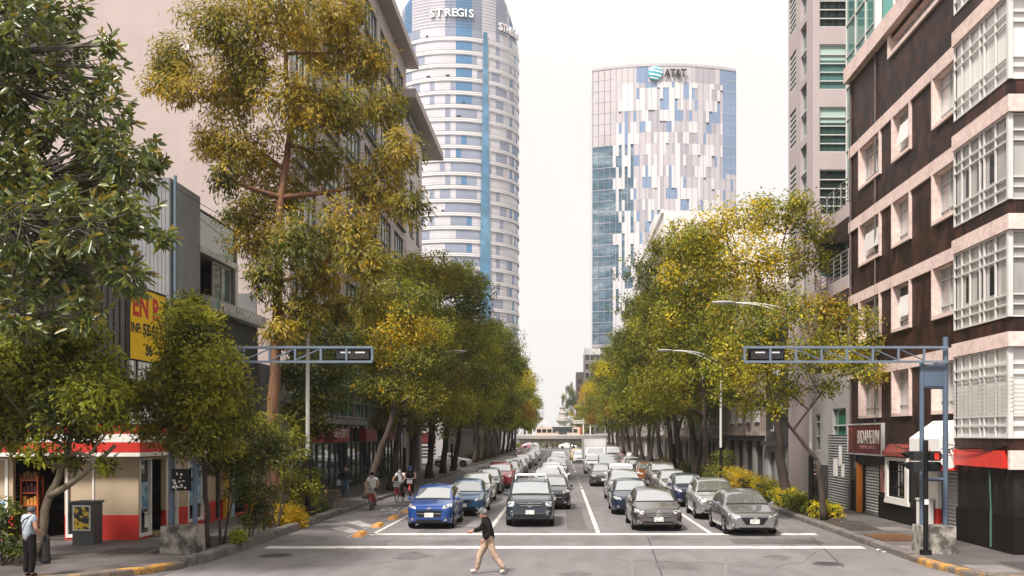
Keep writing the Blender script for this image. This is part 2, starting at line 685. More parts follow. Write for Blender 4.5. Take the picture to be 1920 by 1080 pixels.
marking('stop_line', [rect(-6.5, 8.7, 33.75, 34.35)])
marking('crossing_line', [rect(-8.9, 9.1, 29.75, 30.4)])
marking('lane_line', [rect(-2.66, -2.50, 34.35, 60)] + [rect(-2.65, -2.52, y, y + 3) for y in range(66, 220, 8)])
marking('lane_line', [rect(1.19, 1.34, 34.35, 62)] + [rect(1.2, 1.33, y, y + 1.2) for y in range(64, 84, 4)] + [rect(1.2, 1.33, y, y + 4) for y in range(90, 220, 9)])
marking('lane_line', [rect(5.06, 5.20, 34.35, 55)] + [rect(5.07, 5.19, y, y + 3) for y in range(60, 220, 8)])
marking('bike_lane_line', [rect(-6.50, -6.38, 34.0, 93)])
marking('bike_lane_line', [rect(-7.12, -7.05, 33.0, 45)], paint_worn)
marking('bike_lane_bar', [((-8.45, 36.3), (-8.05, 37.0), (-7.0, 35.0), (-7.3, 34.4))], paint_worn)
marking('bike_lane_bar', [((-8.35, 38.7), (-8.0, 39.4), (-7.05, 37.3), (-7.3, 36.6))], paint_worn)
marking('give_way_triangle', [((-8.2, 42.2), (-8.0, 42.0), (-7.5, 43.6), (-7.5, 44.0)), ((-7.5, 44.0), (-7.5, 43.6), (-7.0, 42.0), (-6.8, 42.2)),
                              ((-8.2, 42.2), (-6.8, 42.2), (-7.0, 42.02), (-8.0, 42.02))][:2], paint_worn)
lt = text_mesh('road_word', 'ALTO', 1.0, Matrix.Translation((-7.45, 45.7, 0.004)) @ Matrix.Rotation(math.pi, 4, 'Z') @ Matrix.Diagonal((0.62, 2.75, 1, 1)), paint_w, depth=0.0, bold=0.012)
tag(lt, kind='structure')
marking('lane_arrow', [rect(-5.4, -5.2, 30.9, 31.2), rect(3.2, 3.5, 35.6, 35.9), rect(-1.2, -0.2, 39.4, 39.7), rect(-3.9, -3.2, 37.1, 37.5)], paint_worn)
tar = mat('tar_seam', (0.05, 0.046, 0.044), 0.6, var=0.3, scale=3)
# worn traces of an old crossing between the two lines and tyre tracks
worn = mat('worn_trace', (0.19, 0.176, 0.168), 0.8, var=0.2, scale=2.0, col2=(0.14, 0.13, 0.125), lo=0.42, hi=0.6)
marking('worn_trace', [((-8.6, 23.2), (-8.5, 23.2), (-5.6, 28.9), (-5.7, 28.9)), ((-6.0, 22.4), (-5.92, 22.4), (-3.1, 28.6), (-3.18, 28.6)),
                       ((1.6, 22.5), (1.66, 22.5), (2.0, 28.6), (1.94, 28.6)), ((3.6, 22.4), (3.68, 22.4), (4.9, 29.2), (4.82, 29.2))], worn, z=0.003)
for q in (rect(5.4, 8.2, 31.0, 32.4), rect(-8.2, -6.9, 46.8, 50.5), rect(0.2, 0.9, 35.5, 47)):
    marking('asphalt_patch', [q], mat('asphalt_patch_dark', (0.10, 0.092, 0.088), 0.8, var=0.3, scale=1.2, bump=0.3, bscale=50), z=0.0015)
crk = random.Random(8)
for sx_, sy_, dx, dy, nn_ in ((-7.5, 24.5, .8, .35, 9), (1.0, 27.2, .7, -.25, 10), (5.2, 24.6, .6, .5, 8), (-1.5, 31.2, .9, .1, 7), (6.0, 29.0, .35, .5, 9)):
    pp = [(sx_, sy_)]
    for k in range(nn_):
        pp.append((pp[-1][0] + dx * crk.uniform(.4, .9), pp[-1][1] + dy + crk.uniform(-.45, .45)))
    marking('road_crack', [((a[0], a[1]), (b[0], b[1]), (b[0], b[1] + .035), (a[0], a[1] + .035)) for a, b in zip(pp, pp[1:])], tar, z=0.0025)
oil = mat('oil_stain', (0.092, 0.085, 0.083), 0.7, var=0.3, scale=3, col2=(0.14, 0.13, 0.125), lo=0.4, hi=0.65)
for ox, oy, orr in ((-4.6, 34.9, .5), (-0.9, 36.9, .4), (3.3, 32.9, .45), (7.0, 32.0, .4), (-4.2, 28.0, .5), (3.0, 26.0, .6), (0.3, 24.2, .35), (6.0, 27.6, .3)):
    st_ = MB()
    ring = [(ox + orr * (1 + .3 * math.sin(3 * a + ox) + .2 * math.sin(5 * a)) * math.cos(a), oy + 1.6 * orr * (1 + .25 * math.cos(2 * a + oy)) * math.sin(a), 0.003) for a in [2 * math.pi * k / 22 for k in range(22)]]
    st_.add(ring, [tuple(range(22))])
    tag(st_.build('oil_stain', [oil], fix=False), kind='structure')
marking('tar_seam', [((-9.0, 31.9), (-9.0, 31.84), (8.8, 32.5), (8.8, 32.56)), ((2.4, 24), (2.44, 24), (2.9, 33.6), (2.86, 33.6)),
                     ((7.2, 25.5), (7.24, 25.5), (8.3, 33.0), (8.26, 33.0)), ((-4.5, 35), (-4.46, 35), (-4.4, 90), (-4.44, 90))], tar, z=0.002)

# ---------------------------------------------------------------- covers and gratings
def manhole(x, y, z, r, lab, m):
    t = empty('manhole_cover', (x, y, z), lab, 'manhole cover')
    a = MB()
    a.lathe([(0, 0.012), (r * 0.86, 0.012), (r * 0.86, 0.003), (0, 0.003)], (x, y, z), 24)
    for k in range(-3, 4):
        q = math.sqrt(max(0, 1 - (k / 4) ** 2)) * r * 0.75
        a.box(x - q, x + q, y + k * r * 0.2 - 0.015, y + k * r * 0.2 + 0.015, z + 0.0125, z + 0.022)
    a.build('lid', [m], t)
    b = MB()
    b.lathe([(r * 0.88, 0.002), (r * 0.88, 0.014), (r, 0.014), (r, 0.002)], (x, y, z), 24)
    b.build('rim', [mat('cast_iron_rim', (0.13, 0.12, 0.115), 0.7, var=0.3)], t)
    return t


iron = mat('cast_iron', (0.06, 0.055, 0.052), 0.6, var=0.4, scale=5)
manhole(-8.0, 28.0, 0.004, 0.5, 'dark round manhole cover in the road beside the thick planter kerb', iron)
manhole(7.0, 26.2, 0.004, 0.42, 'round manhole cover in the road beside the yellow painted corner kerb', iron)
manhole(10.9, 37.2, 0.137, 0.5, 'round iron cover in the pavement in front of the cosmetics shop shutter', iron)
rust = mat('rusty_grating', (0.20, 0.095, 0.035), 0.8, var=0.4, scale=3)
gr = empty('pavement_grating', (10.5, 31.6, Z0), 'rusty brown ventilation grating set in the pavement before the shops', 'grating')
a = MB()
a.box(9.85, 11.25, 30.6, 32.6, 0.125, 0.137)
a.build('pit', [mat('pit_dark', (0.02, 0.015, 0.012), 0.9)], gr)
a = MB()
for k in range(15):
    a.box(9.9 + k * 0.094, 9.9 + k * 0.094 + 0.03, 30.6, 32.6, 0.1375, 0.152)
for k in range(4):
    a.box(9.85, 11.27, 30.62 + k * 0.64, 30.66 + k * 0.64, 0.152, 0.158)
a.build('grate', [rust], gr)

# ---------------------------------------------------------------- orange lane separators
orange = mat('orange_block', (0.60, 0.27, 0.035), 0.55, var=0.15, scale=4, col2=(0.42, 0.21, 0.08), lo=0.5, hi=0.75)
for i, y0 in enumerate((32.9, 36.2, 39.5, 43.0, 46.4, 49.8)):
    lab = ['orange lane separator block nearest the stop line beside the bike lane', 'middle orange separator block of the three beside the blue hatchback',
           'orange separator block just in front of the blue hatchback', 'orange separator block hidden beside the blue hatchback',
           'orange separator block beside the second blue car', 'orange separator block beside the dark silver car'][i]
    t = empty('lane_separator', (-6.8, y0, 0), lab, 'lane separator', 'orange lane separators along the bike lane')
    a = MB()
    a.hexa(((-6.96, y0 + 0.18, 0), (-6.64, y0 + 0.18, 0), (-6.64, y0 + 1.32, 0), (-6.96, y0 + 1.32, 0),
            (-6.90, y0 + 0.28, 0.115), (-6.70, y0 + 0.28, 0.115), (-6.70, y0 + 1.22, 0.115), (-6.90, y0 + 1.22, 0.115)))
    a.build('block', [orange], t)
    for s in (0, 1):
        a = MB()
        yy = y0 + 0.178 if s == 0 else y0 + 1.322
        ye, yt = (y0, y0 + 0.277) if s == 0 else (y0 + 1.5, y0 + 1.223)
        a.add(((-6.96, yy, 0), (-6.64, yy, 0), (-6.8, ye, 0), (-6.90, yt, 0.113), (-6.70, yt, 0.113)), ((0, 1, 2), (0, 2, 3), (1, 4, 2), (2, 4, 3), (0, 3, 4, 1)))
        a.build('end_wedge', [mat('orange_wedge', (0.45, 0.20, 0.07), 0.55, var=0.2)], t)
    for k in range(3):
        a = MB()
        a.box(-6.86, -6.74, y0 + 0.36 + k * 0.32, y0 + 0.46 + k * 0.32, 0.1155, 0.12)
        a.build('reflector', [mat('reflector_yellow', (0.75, 0.42, 0.05), 0.3)], t)
# ================================================================ buildings on the right
pinkband = mat('pink_render_band', (0.66, 0.505, 0.455), 0.8, var=0.14, scale=1.2, col2=(0.50, 0.375, 0.335), lo=0.5, hi=0.75)
marble = tiled('brown_marble', (0.056, 0.025, 0.019), (0.020, 0.0125, 0.011), (0.010, 0.007, 0.006), 0.30, 0.55, 'WALL', rough=0.5, msize=0.005, var=0.55, scale=1.1, bump=0.1, spec=0.15)
blackst = mat('black_stone', (0.012, 0.010, 0.009), 0.5, var=0.6, scale=0.9, stretch=(1, 1, .35), spec=0.2, col2=(0.032, 0.026, 0.023), lo=0.5, hi=0.75)
framem = mat('window_frame_metal', (0.42, 0.43, 0.42), 0.45, var=0.15, scale=3)
curtain = mat('pale_curtain_pane', (0.46, 0.43, 0.41), 0.12, var=0.3, scale=1.2, stretch=(2, 6, 0.2))
curtain2 = mat('bright_curtain_pane', (0.66, 0.63, 0.6), 0.12, var=0.12, scale=1.2, stretch=(2, 6, 0.2))
shutterm = ribbed('roller_shutter', (0.58, 0.55, 0.53), 0.12, 'ROWS', 0.5, var=0.12, depth=1.0)
shutter_g = ribbed('grey_shutter', (0.2, 0.2, 0.2), 0.12, 'ROWS', 0.5, var=0.2, depth=1.0)
coredark = mat('interior_dark', (0.02, 0.019, 0.018), 0.9)

BX = 12.6
bb = empty('apartment_building', (BX, 43.5, 0), 'five storey dark brown marble block with pink bands and glazed corner bays', 'building')
FB = FX(BX, -1)
BANDS = [(15.4, 15.85), (12.17, 12.63), (8.98, 9.4), (5.8, 6.2)]
WINS = [(39.25, 42.05), (35.85, 37.85), (31.2, 33.75)]
holes = []
for b0, b1 in BANDS:
    for u0, u1 in WINS:
        holes.append((u0 + 0.10, u1 - 0.10, b0 - 1.6, b0 - 0.02))
holes.append((31.3, 38.1, 17.95, 18.5))
GH = [(39.6, 41.7, Z0, 2.15), (36.25, 38.2, 1.05, 2.42), (31.2, 32.9, Z0, 2.3), (41.78, 42.45, Z0, 2.15)]
m = MB()
m.holes(FB, 30.95, 43.5, 2.6, 19.0, holes, 0.27, 0, 1)
m.holes(FB, 30.95, 43.5, 0, 2.6, GH, 0.25, 2, 2)
# far gable, roof, core
m.quad((BX, 43.5, 0), (40, 43.5, 0), (40, 43.5, 19), (BX, 43.5, 19), 0)
m.quad((BX, 27.6, 19.0), (40, 27.6, 19.0), (40, 43.5, 19.0), (BX, 43.5, 19.0), 1)
m.box(BX + 0.5, 39.8, 27.9, 43.3, 0, 18.95, 3)
m.build('wall', [marble, pinkband, blackst, coredark], bb, fix=False)
m = MB()
m.fbox(FB, 27.05, 43.6, 18.7, 19.35, 0.003, 0.28)
m.build('cornice', [pinkband], bb)
for b0, b1 in BANDS:
    m = MB()
    m.fbox(FB, 30.953, 43.52, b0, b1, 0.002, 0.09)
    m.fbox(FB, 27.1, 30.953, b0, b1, 0.4, 0.5)
    m.box(12.1, 24, 27.0, 27.1, b0, b1)
    m.build('band', [pinkband], bb)
m = MB()
m.tube(((BX - 0.06, 39.9, 2.7), (BX - 0.06, 39.9, 18.7)), 0.035, 6)
m.tube(((BX - 0.06, 43.3, 0.2), (BX - 0.06, 43.3, 18.7)), 0.05, 6)
m.build('downpipe', [mat('old_pipe', (0.12, 0.09, 0.08), 0.6, var=0.3)], bb)
rw = random.Random(5)
for k, (b0, b1) in enumerate(BANDS):
    for j, (u0, u1) in enumerate(WINS):
        z0, z1 = b0 - 1.72, b0 - 0.003
        s = MB()
        s.fbox(FB, u0, u0 + 0.10, z0, z1, 0.002, 0.1)
        s.fbox(FB, u1 - 0.10, u1, z0, z1, 0.002, 0.1)
        s.fbox(FB, u0 + 0.10, u1 - 0.10, z0, z0 + 0.12, 0.002, 0.1)
        wn = s.build('window', [pinkband], bb)
        a, b, c, d = u0 + 0.10, u1 - 0.10, z0 + 0.12, z1
        p = MB()
        p.fquad(FB, a, b, c, d, -0.25)
        p.build('pane', [[glass_w, curtain, glass_d][(k + 2 * j + (j == 1)) % 3] if j < 2 else [curtain2, curtain, glass_w, curtain][k]], wn, fix=False)
        f = MB()
        n = 3 if j == 2 else 2
        for q in range(n + 1):
            uu = a + (b - a) * q / n
            f.fbox(FB, max(a, uu - 0.03), min(b, uu + 0.03), c, d, -0.245, -0.2)
        for zz in (c, c + 0.3, d - 0.42, d - 0.05):
            f.fbox(FB, a, b, zz, zz + 0.045, -0.247, -0.195)
        f.build('frame', [framem], wn)
        if (k, j) in ((0, 1), (2, 1), (1, 0)):          # tilted open sash
            o = MB()
            o.hexa((FB(a + 0.1, c + 0.35, 0.12), FB(b - 0.5, c + 0.35, 0.12), FB(b - 0.5, c + 0.37, 0.09), FB(a + 0.1, c + 0.37, 0.09),
                    FB(a + 0.1, d - 0.45, -0.05), FB(b - 0.5, d - 0.45, -0.05), FB(b - 0.5, d - 0.47, -0.08), FB(a + 0.1, d - 0.47, -0.08)))
            o.build('open_sash', [curtain2], wn)
# strip window under the cornice
s = MB()
s.fbox(FB, 31.1, 38.3, 17.8, 17.95, 0.002, 0.1)
s.fbox(FB, 38.1, 38.3, 17.95, 18.69, 0.002, 0.1)
wn = s.build('window', [pinkband], bb)
p = MB()
p.fquad(FB, 31.3, 38.1, 17.95, 18.5, -0.25)
p.build('pane', [glass_w], wn, fix=False)
f = MB()
for q in range(11):
    f.fbox(FB, 31.3 + q * 0.66, 31.36 + q * 0.66, 17.95, 18.5, -0.245, -0.2)
f.build('frame', [framem], wn)

# corner bays: a projecting shaft of glass and dark stone
FBB = FX(12.2, -1)
FBF = FY(27.2)
BAYS = [(16.4, 18.68), (13.1, 15.395), (9.82, 12.165), (6.62, 8.975), (3.3, 5.795)]
m = MB()
segs = [(2.99, 3.3), (5.8, 6.62), (8.98, 9.82), (12.17, 13.1), (15.4, 16.4), (18.68, 19.0)]
for z0, z1 in segs:
    m.hexa((FBB(27.2, z0, 0), FBB(30.95, z0, 0), FBB(30.95, z0, -0.5), FBB(27.2, z0, -0.5), FBB(27.2, z1, 0), FBB(30.95, z1, 0), FBB(30.95, z1, -0.5), FBB(27.2, z1, -0.5)))
    m.box(12.7, 38, 27.2, 27.7, z0, z1)
m.box(12.25, 12.7, 30.9, 31.0, 3.3, 18.7)
m.box(18.0, 38, 27.22, 27.7, 0, 19)
m.build('bay_wall', [marble], bb)
for k, (z0, z1) in enumerate(BAYS):
    f = MB()
    du = 3.75 / 5
    cols = [27.2, 28.0, 28.75, 29.05, 29.75, 30.35, 30.92]
    rows = [z0 + 0.02, z0 + 0.35, z0 + 0.62, z1 - 0.72, z1 - 0.45, z1 - 0.02]
    for u in cols:
        f.fbox(FBB, u, u + 0.05, z0, z1, -0.03, 0.03)
    for z in rows:
        f.fbox(FBB, 27.2, 30.95, z - 0.022, z + 0.022, -0.028, 0.032)
    if k >= 4:
        for q in range(9):
            z = rows[2] + (rows[3] - rows[2]) * (q + 1) / 10
            f.fbox(FBB, 27.2, 30.95, z - 0.008, z + 0.008, 0.034, 0.05)
            f.box(12.2, 18, 27.12, 27.135, z - 0.008, z + 0.008)
    f.box(12.15, 12.28, 27.12, 27.25, z0, z1)
    for u in (13.2, 14.2, 15.2, 16.4):
        f.box(u, u + 0.05, 27.17, 27.23, z0, z1)
    for z in rows:
        f.box(12.2, 18, 27.165, 27.235, z - 0.022, z + 0.022)
    bw = f.build('bay_window', [offw], bb)
    p = MB()
    p.fquad(FBB, 27.25, 30.93, z0, z1, -0.05)
    p.quad((12.25, 27.25, z0), (18, 27.25, z0), (18, 27.25, z1), (12.25, 27.25, z1))
    p.build('pane', [[curtain2, curtain2, glass_w, glass_w, curtain2][k]], bw, fix=False)
    if k in (2, 3):
        for q in range(3):
            u = 28.1 + q * 0.85
            o = MB()
            o.fquad(FBB, u, u + 0.42, z0 + 0.75, z1 - 0.8, -0.045)
            o.build('dark_opening', [glass_d], bw, fix=False)

# ground floor of the corner building
m = MB()
m.box(12.35, 12.75, 27.25, 31.1, 0, 2.99)
m.box(12.75, 30, 27.3, 27.8, 0, 2.99)
for q in range(4):
    m.box(12.342, 12.35, 27.6 + q * .85, 27.63 + q * .85, 1.16, 2.46)
    m.box(12.8 + q * 1.1, 12.83 + q * 1.1, 27.29, 27.3, 1.16, 2.44)
m.build('corner_base', [blackst], bb)
m = MB()
m.box(12.28, 12.352, 27.2, 31.05, 0.1, 1.15)
m.box(12.28, 30, 27.1, 27.2, 0.1, 1.15)
plm = mat('plinth_stone', (0.009, 0.007, 0.0065), 0.5, var=0.4, scale=1.5, spec=0.15)
m.build('plinth', [plm], bb)
for u0, u1, z1 in ((34.62, 39.5, 1.0), (42.6, 43.5, 1.3)):
    m = MB()
    m.fbox(FB, u0, u1, 0.1, z1, 0.002, 0.06)
    m.build('plinth', [plm], bb)
m = MB()
m.box(12.16, 12.34, 27.5, 30.95, 2.47, 2.96)
m.build('red_fascia', [mat('red_fascia_vinyl', (0.6, 0.035, 0.02), 0.4, var=0.08)], bb)
m = MB()
m.box(12.16, 24, 27.05, 27.18, 2.45, 2.97)
m.build('beige_fascia', [pinkband], bb)
m = MB()
m.tube(((12.27, 28.5, 0.2), (12.27, 28.5, 1.2)), 0.035, 6)
m.tube(((12.27, 28.5, 1.2), (12.27, 28.6, 2.4)), 0.02, 6)
m.build('green_pipe', [mat('green_pipe', (0.06, 0.14, 0.11), 0.5)], bb)
# shutters, door jamb, posters
for (u0, u1, z1) in ((39.6, 41.7, 2.15), (31.2, 32.9, 2.3)):
    m = MB()
    m.fquad(FB, u0, u1, Z0, z1, -0.12)
    sh = m.build('roller_shutter', [shutterm], bb, fix=False)
    m = MB()
    m.fbox(FB, u0, u1, Z0, Z0 + 0.08, -0.119, -0.07)
    m.build('bottom_rail', [steel], sh)
m = MB()
m.fbox(FB, 41.78, 42.45, Z0, 2.15, -0.2, -0.05)
m.fbox(FB, 42.3, 42.5, Z0, 2.2, -0.049, 0.06)
m.build('orange_door', [mat('orange_wood', (0.5, 0.17, 0.025), 0.5, var=0.2, scale=2, stretch=(4, 4, 0.5))], bb)
poster = mat('shop_poster', (0.10, 0.02, 0.025), 0.35, col2=(0.5, 0.22, 0.18), lo=0.45, hi=0.6, scale=3, var=0.5)
poster_b = mat('dark_poster', (0.012, 0.012, 0.012), 0.35, col2=(0.45, 0.42, 0.38), lo=0.56, hi=0.62, scale=4)
for nm, u0, u1, z0, z1, pm in (('poster', 38.5, 39.35, 1.15, 2.2, poster), ('poster', 42.62, 43.3, 1.45, 2.5, poster_b)):
    m = MB()
    m.fbox(FB, u0, u1, z0, z1, 0.003, 0.03)
    m.build(nm, [pm], bb)
# white framed ground floor window with its little red awning
m = MB()
for u0, u1, z0, z1 in ((36.0, 36.25, 0.93, 2.55), (38.2, 38.45, 0.93, 2.55), (36.25, 38.2, 0.93, 1.05), (36.25, 38.2, 2.42, 2.55), (35.9, 38.55, 0.8, 0.93)):
    m.fbox(FB, u0, u1, z0, z1, 0.062, 0.14)
wn = m.build('window', [white], bb)
m = MB()
m.fquad(FB, 36.25, 38.2, 1.05, 2.42, -0.1)
m.build('pane', [glass_d], wn, fix=False)
m = MB()
for q in range(1, 6):
    u = 36.25 + 1.95 * q / 6
    m.fbox(FB, u - 0.015, u + 0.015, 1.05, 2.42, -0.06, -0.03)
for z in (1.4, 2.0):
    m.fbox(FB, 36.25, 38.2, z, z + 0.03, -0.028, -0.01)
m.build('grille', [black], wn)
m = MB()
m.hexa((FB(36.0, 2.6, 0.28), FB(38.4, 2.6, 0.28), FB(38.4, 2.6, 0.01), FB(36.0, 2.6, 0.01), FB(36.0, 2.75, 0.26), FB(38.4, 2.75, 0.26), FB(38.4, 3.05, 0.01), FB(36.0, 3.05, 0.01)))
m.build('red_awning', [mat('faded_red_canvas', (0.17, 0.028, 0.02), 0.8, var=0.2)], bb)
m = MB()
m.fbox(FB, 33.05, 34.6, 0.95, 2.3, 0.003, 0.14, 0)
m.fbox(FB, 33.05, 34.6, Z0, 0.95, 0.003, 0.143, 1)
m.build('shop_pillar', [white, red], bb)

# the shop sign: a thing fixed on the wall
sg = empty('shop_sign', (BX - 0.05, 41, 2.6), 'dark red cosmetics shop sign with pale lettering above the white shutter', 'sign')
m = MB()
m.fbox(FB, 38.85, 43.35, 2.62, 3.8, 0.02, 0.14)
m.build('board', [mat('sign_red', (0.13, 0.012, 0.014), 0.4, var=0.12)], sg)
m = MB()
for u0, u1, z0, z1 in ((38.8, 43.4, 2.56, 2.62), (38.8, 43.4, 3.8, 3.86), (38.8, 38.85, 2.62, 3.8), (43.35, 43.4, 2.62, 3.8)):
    m.fbox(FB, u0, u1, z0, z1, 0.02, 0.17)
m.build('border', [offw], sg)
text_mesh('lettering', 'BIDAHEUN', 0.80, face_mat((BX - 0.145, 40.55, 3.27), '-x'), white, sg, 0.012, sx=0.66, bold=0.0, space=1.14)
text_mesh('small_lettering', 'KOREAN COSMETICS', 0.2, face_mat((BX - 0.145, 40.6, 2.88), '-x'), mat('sign_pink', (0.45, 0.2, 0.19), 0.5), sg, 0.006, sx=1.1)
m = MB()
rr = random.Random(3)
for q in range(26):
    u, z = 42.4 + rr.random() * 0.8, 2.7 + rr.random() * 1.0
    m.fbox(FB, u, u + 0.06, z, z + 0.08, 0.141, 0.146)
m.build('flower_motif', [mat('sign_gold', (0.4, 0.15, 0.06), 0.5)], sg)

# the white awning with the red swirl
aw = empty('shop_awning', (BX - 0.4, 32.2, 2.2), 'white box awning with red swirl logo and red curved hem over shutter', 'awning')
FA = FX(11.75, -1)
y0, y1 = 31.02, 33.7
awc = mat('white_canvas', (0.74, 0.70, 0.67), 0.7, var=0.06, scale=2)
m = MB()
m.add(((11.75, y0, 2.28), (11.75, y1, 2.28), (11.75, y1, 3.28), (11.75, y0, 3.28), (12.55, y1, 3.86), (12.55, y0, 3.86), (12.55, y0, 2.28), (12.55, y1, 2.28)),
      ((0, 1, 2, 3), (3, 2, 4, 5), (0, 3, 5, 6), (1, 7, 4, 2)))
m.build('canopy', [awc], aw)
rv = mat('red_vinyl', (0.58, 0.03, 0.02), 0.4)
m = MB()
n = 20
for s in range(n):                                         # curved red hem on the front
    a, b = s / n, (s + 1) / n
    h = lambda t: 0.06 + 0.2 * (2 * t - 1) ** 2
    m.add((FA(y0 + a * (y1 - y0), 2.285, 0.004), FA(y0 + b * (y1 - y0), 2.285, 0.004), FA(y0 + b * (y1 - y0), 2.285 + h(b), 0.004), FA(y0 + a * (y1 - y0), 2.285 + h(a), 0.004)), ((0, 1, 2, 3),))
    xa, xb = 11.75 + a * 0.62, 11.75 + b * 0.62
    m.add(((xa, y0 - 0.004, 2.285), (xb, y0 - 0.004, 2.285), (xb, y0 - 0.004, 2.285 + h(b)), (xa, y0 - 0.004, 2.285 + h(a))), ((0, 1, 2, 3),))
m.build('red_hem', [rv], aw, fix=False)
m = MB()
pts = []
for s in range(17):                                        # the swirl: a hook that becomes a falling leaf
    t = s / 16
    pts.append((32.42 - 0.75 * t - 0.12 * math.sin(t * 6), 3.02 + 0.14 * math.sin(t * 2.2) - 0.62 * max(0, t - 0.35) * 1.3, 0.035 + 0.10 * math.exp(-((t - 0.72) / 0.16) ** 2)))
for a, b in zip(pts, pts[1:]):
    m.add((FA(a[0], a[1] - a[2], 0.006), FA(b[0], b[1] - b[2], 0.006), FA(b[0], b[1] + b[2], 0.006), FA(a[0], a[1] + a[2], 0.006)), ((0, 1, 2, 3),))
m.add((FA(31.86, 2.98, 0.007), FA(31.76, 2.72, 0.007), FA(31.5, 2.46, 0.007), FA(31.62, 2.78, 0.007)), ((0, 1, 2, 3),))
m.build('swirl_logo', [rv], aw, fix=False)
m = MB()
pts = [(11.78 + 0.5 * s / 8, 2.93 + 0.16 * math.sin(s / 8 * 2.6)) for s in range(9)]
for a, b in zip(pts, pts[1:]):
    m.add(((a[0], y0 - 0.006, a[1] - 0.012), (b[0], y0 - 0.006, b[1] - 0.012), (b[0], y0 - 0.006, b[1] + 0.012), (a[0], y0 - 0.006, a[1] + 0.012)), ((0, 1, 2, 3),))
for x, z, w_, h in ((11.92, 2.9, 0.16, 0.05), (11.95, 2.83, 0.13, 0.045), (12.14, 2.88, 0.1, 0.06), (12.02, 2.76, 0.24, 0.015)):
    m.quad((x, y0 - 0.006, z), (x + w_, y0 - 0.006, z), (x + w_, y0 - 0.006, z + h), (x, y0 - 0.006, z + h))
m.build('side_logo', [mat('logo_dark', (0.1, 0.04, 0.04), 0.5)], aw, fix=False)

# white meter cabinet on the pavement
ub = empty('meter_cabinet', (12.15, 33.4, Z0), 'white metal meter cabinet on the pavement behind the right traffic light post', 'cabinet')
m = MB()
m.box(11.95, 12.38, 33.2, 33.6, Z0, 1.22)
m.build('body', [white], ub)
m = MB()
m.box(11.99, 12.34, 33.185, 33.198, Z0 + 0.2, 1.15)
m.build('door', [offw], ub)
m = MB()
m.box(11.92, 12.41, 33.16, 33.63, 1.222, 1.27)
m.build('lid', [offw], ub)

# ---------------------------------------------------------------- pale pink tower block with green glass
pinkw = mat('pale_pink_render', (0.42, 0.345, 0.34), 0.85, var=0.07, scale=0.6)
pb = empty('apartment_tower', (BX, 50, 0), 'pale pink tower block with green glass corner and balconies behind the brown building', 'building')
FP = FY(50.0)
FPS = FX(BX, -1)
m = MB()
wh = [(12.92, 14.28, 8.15 + 3.14 * k, 8.15 + 3.14 * k + 2.27) for k in range(13)]
m.holes(FP, BX, 14.3, 0, 52, wh, 0.25)
sh_ = [(51.3, 52.6, 9.4 + 3.14 * k, 9.4 + 3.14 * k + 2.75) for k in range(12)] + [(53.6, 55.1, 9.6 + 3.14 * k, 9.6 + 3.14 * k + 2.0) for k in range(12)]
m.holes(FPS, 50, 55.4, 0, 52, sh_, 0.35)
m.quad((BX, 55.4, 0), (40, 55.4, 0), (40, 55.4, 52), (BX, 55.4, 52))
m.quad((BX, 50, 52), (40, 50, 52), (40, 55.4, 52), (BX, 55.4, 52))
m.quad((16.0, 45.2, 8), (40, 45.2, 8), (40, 45.2, 52), (16.0, 45.2, 52))
m.quad((15.9, 45.2, 0), (15.9, 50, 0), (15.9, 50, 8), (15.9, 45.2, 8))
m.build('wall', [pinkw], pb, fix=False)
for k, h in enumerate(wh):
    f = MB()
    for z in (h[2], h[2] + 0.42, h[2] + 0.86, h[2] + 1.3, h[2] + 1.75, h[3] - 0.05):
        f.fbox(FP, h[0], h[1], z, z + 0.05, -0.13, -0.06)
    f.fbox(FP, h[0], h[0] + 0.05, h[2], h[3], -0.128, -0.062)
    wn = f.build('window', [offw], pb)
    p = MB()
    z2 = h[2] + (1.6 if k % 2 else 2.27)
    p.fquad(FP, h[0], h[1], h[2], h[3], -0.16)
    p.build('pane', [[mat('grey_green_pane', (0.075, 0.145, 0.132), 0.08, spec=0.7, var=0.3, scale=0.5), mat('grey_green_pane_dark', (0.03, 0.055, 0.05), 0.06, spec=0.8, var=0.3, scale=0.5), glass_d][(k * 2 + 1) % 3]], wn, fix=False)
    if k in (4, 3):
        p = MB()
        p.fbox(FP, h[0] + 0.02, h[1] - 0.02, h[2] + 1.5, h[3] - 0.03, -0.155, -0.14)
        p.build('blind', [mat('pale_blind', (0.36, 0.46, 0.42), 0.6)], wn)
for k, h in enumerate(sh_):
    f = MB()
    if k < 12:
        f.fbox(FPS, h[0], h[1], h[2] + 1.3, h[2] + 1.42, -0.14, -0.02)
        f.fbox(FPS, h[0], h[1], h[2], h[2] + 0.1, -0.14, -0.02)
    else:
        for q in range(7):
            f.fbox(FPS, h[0], h[1], h[2] + q * 0.28, h[2] + q * 0.28 + 0.12, -0.14, -0.02)
    wn = f.build('window' if k < 12 else 'louvre', [framem], pb)
    p = MB()
    p.fquad(FPS, h[0], h[1], h[2], h[3], -0.2)
    p.build('pane', [mat('blue_green_glass', (0.07, 0.16, 0.17), 0.06, spec=0.7) if k < 12 else coredark], wn, fix=False)
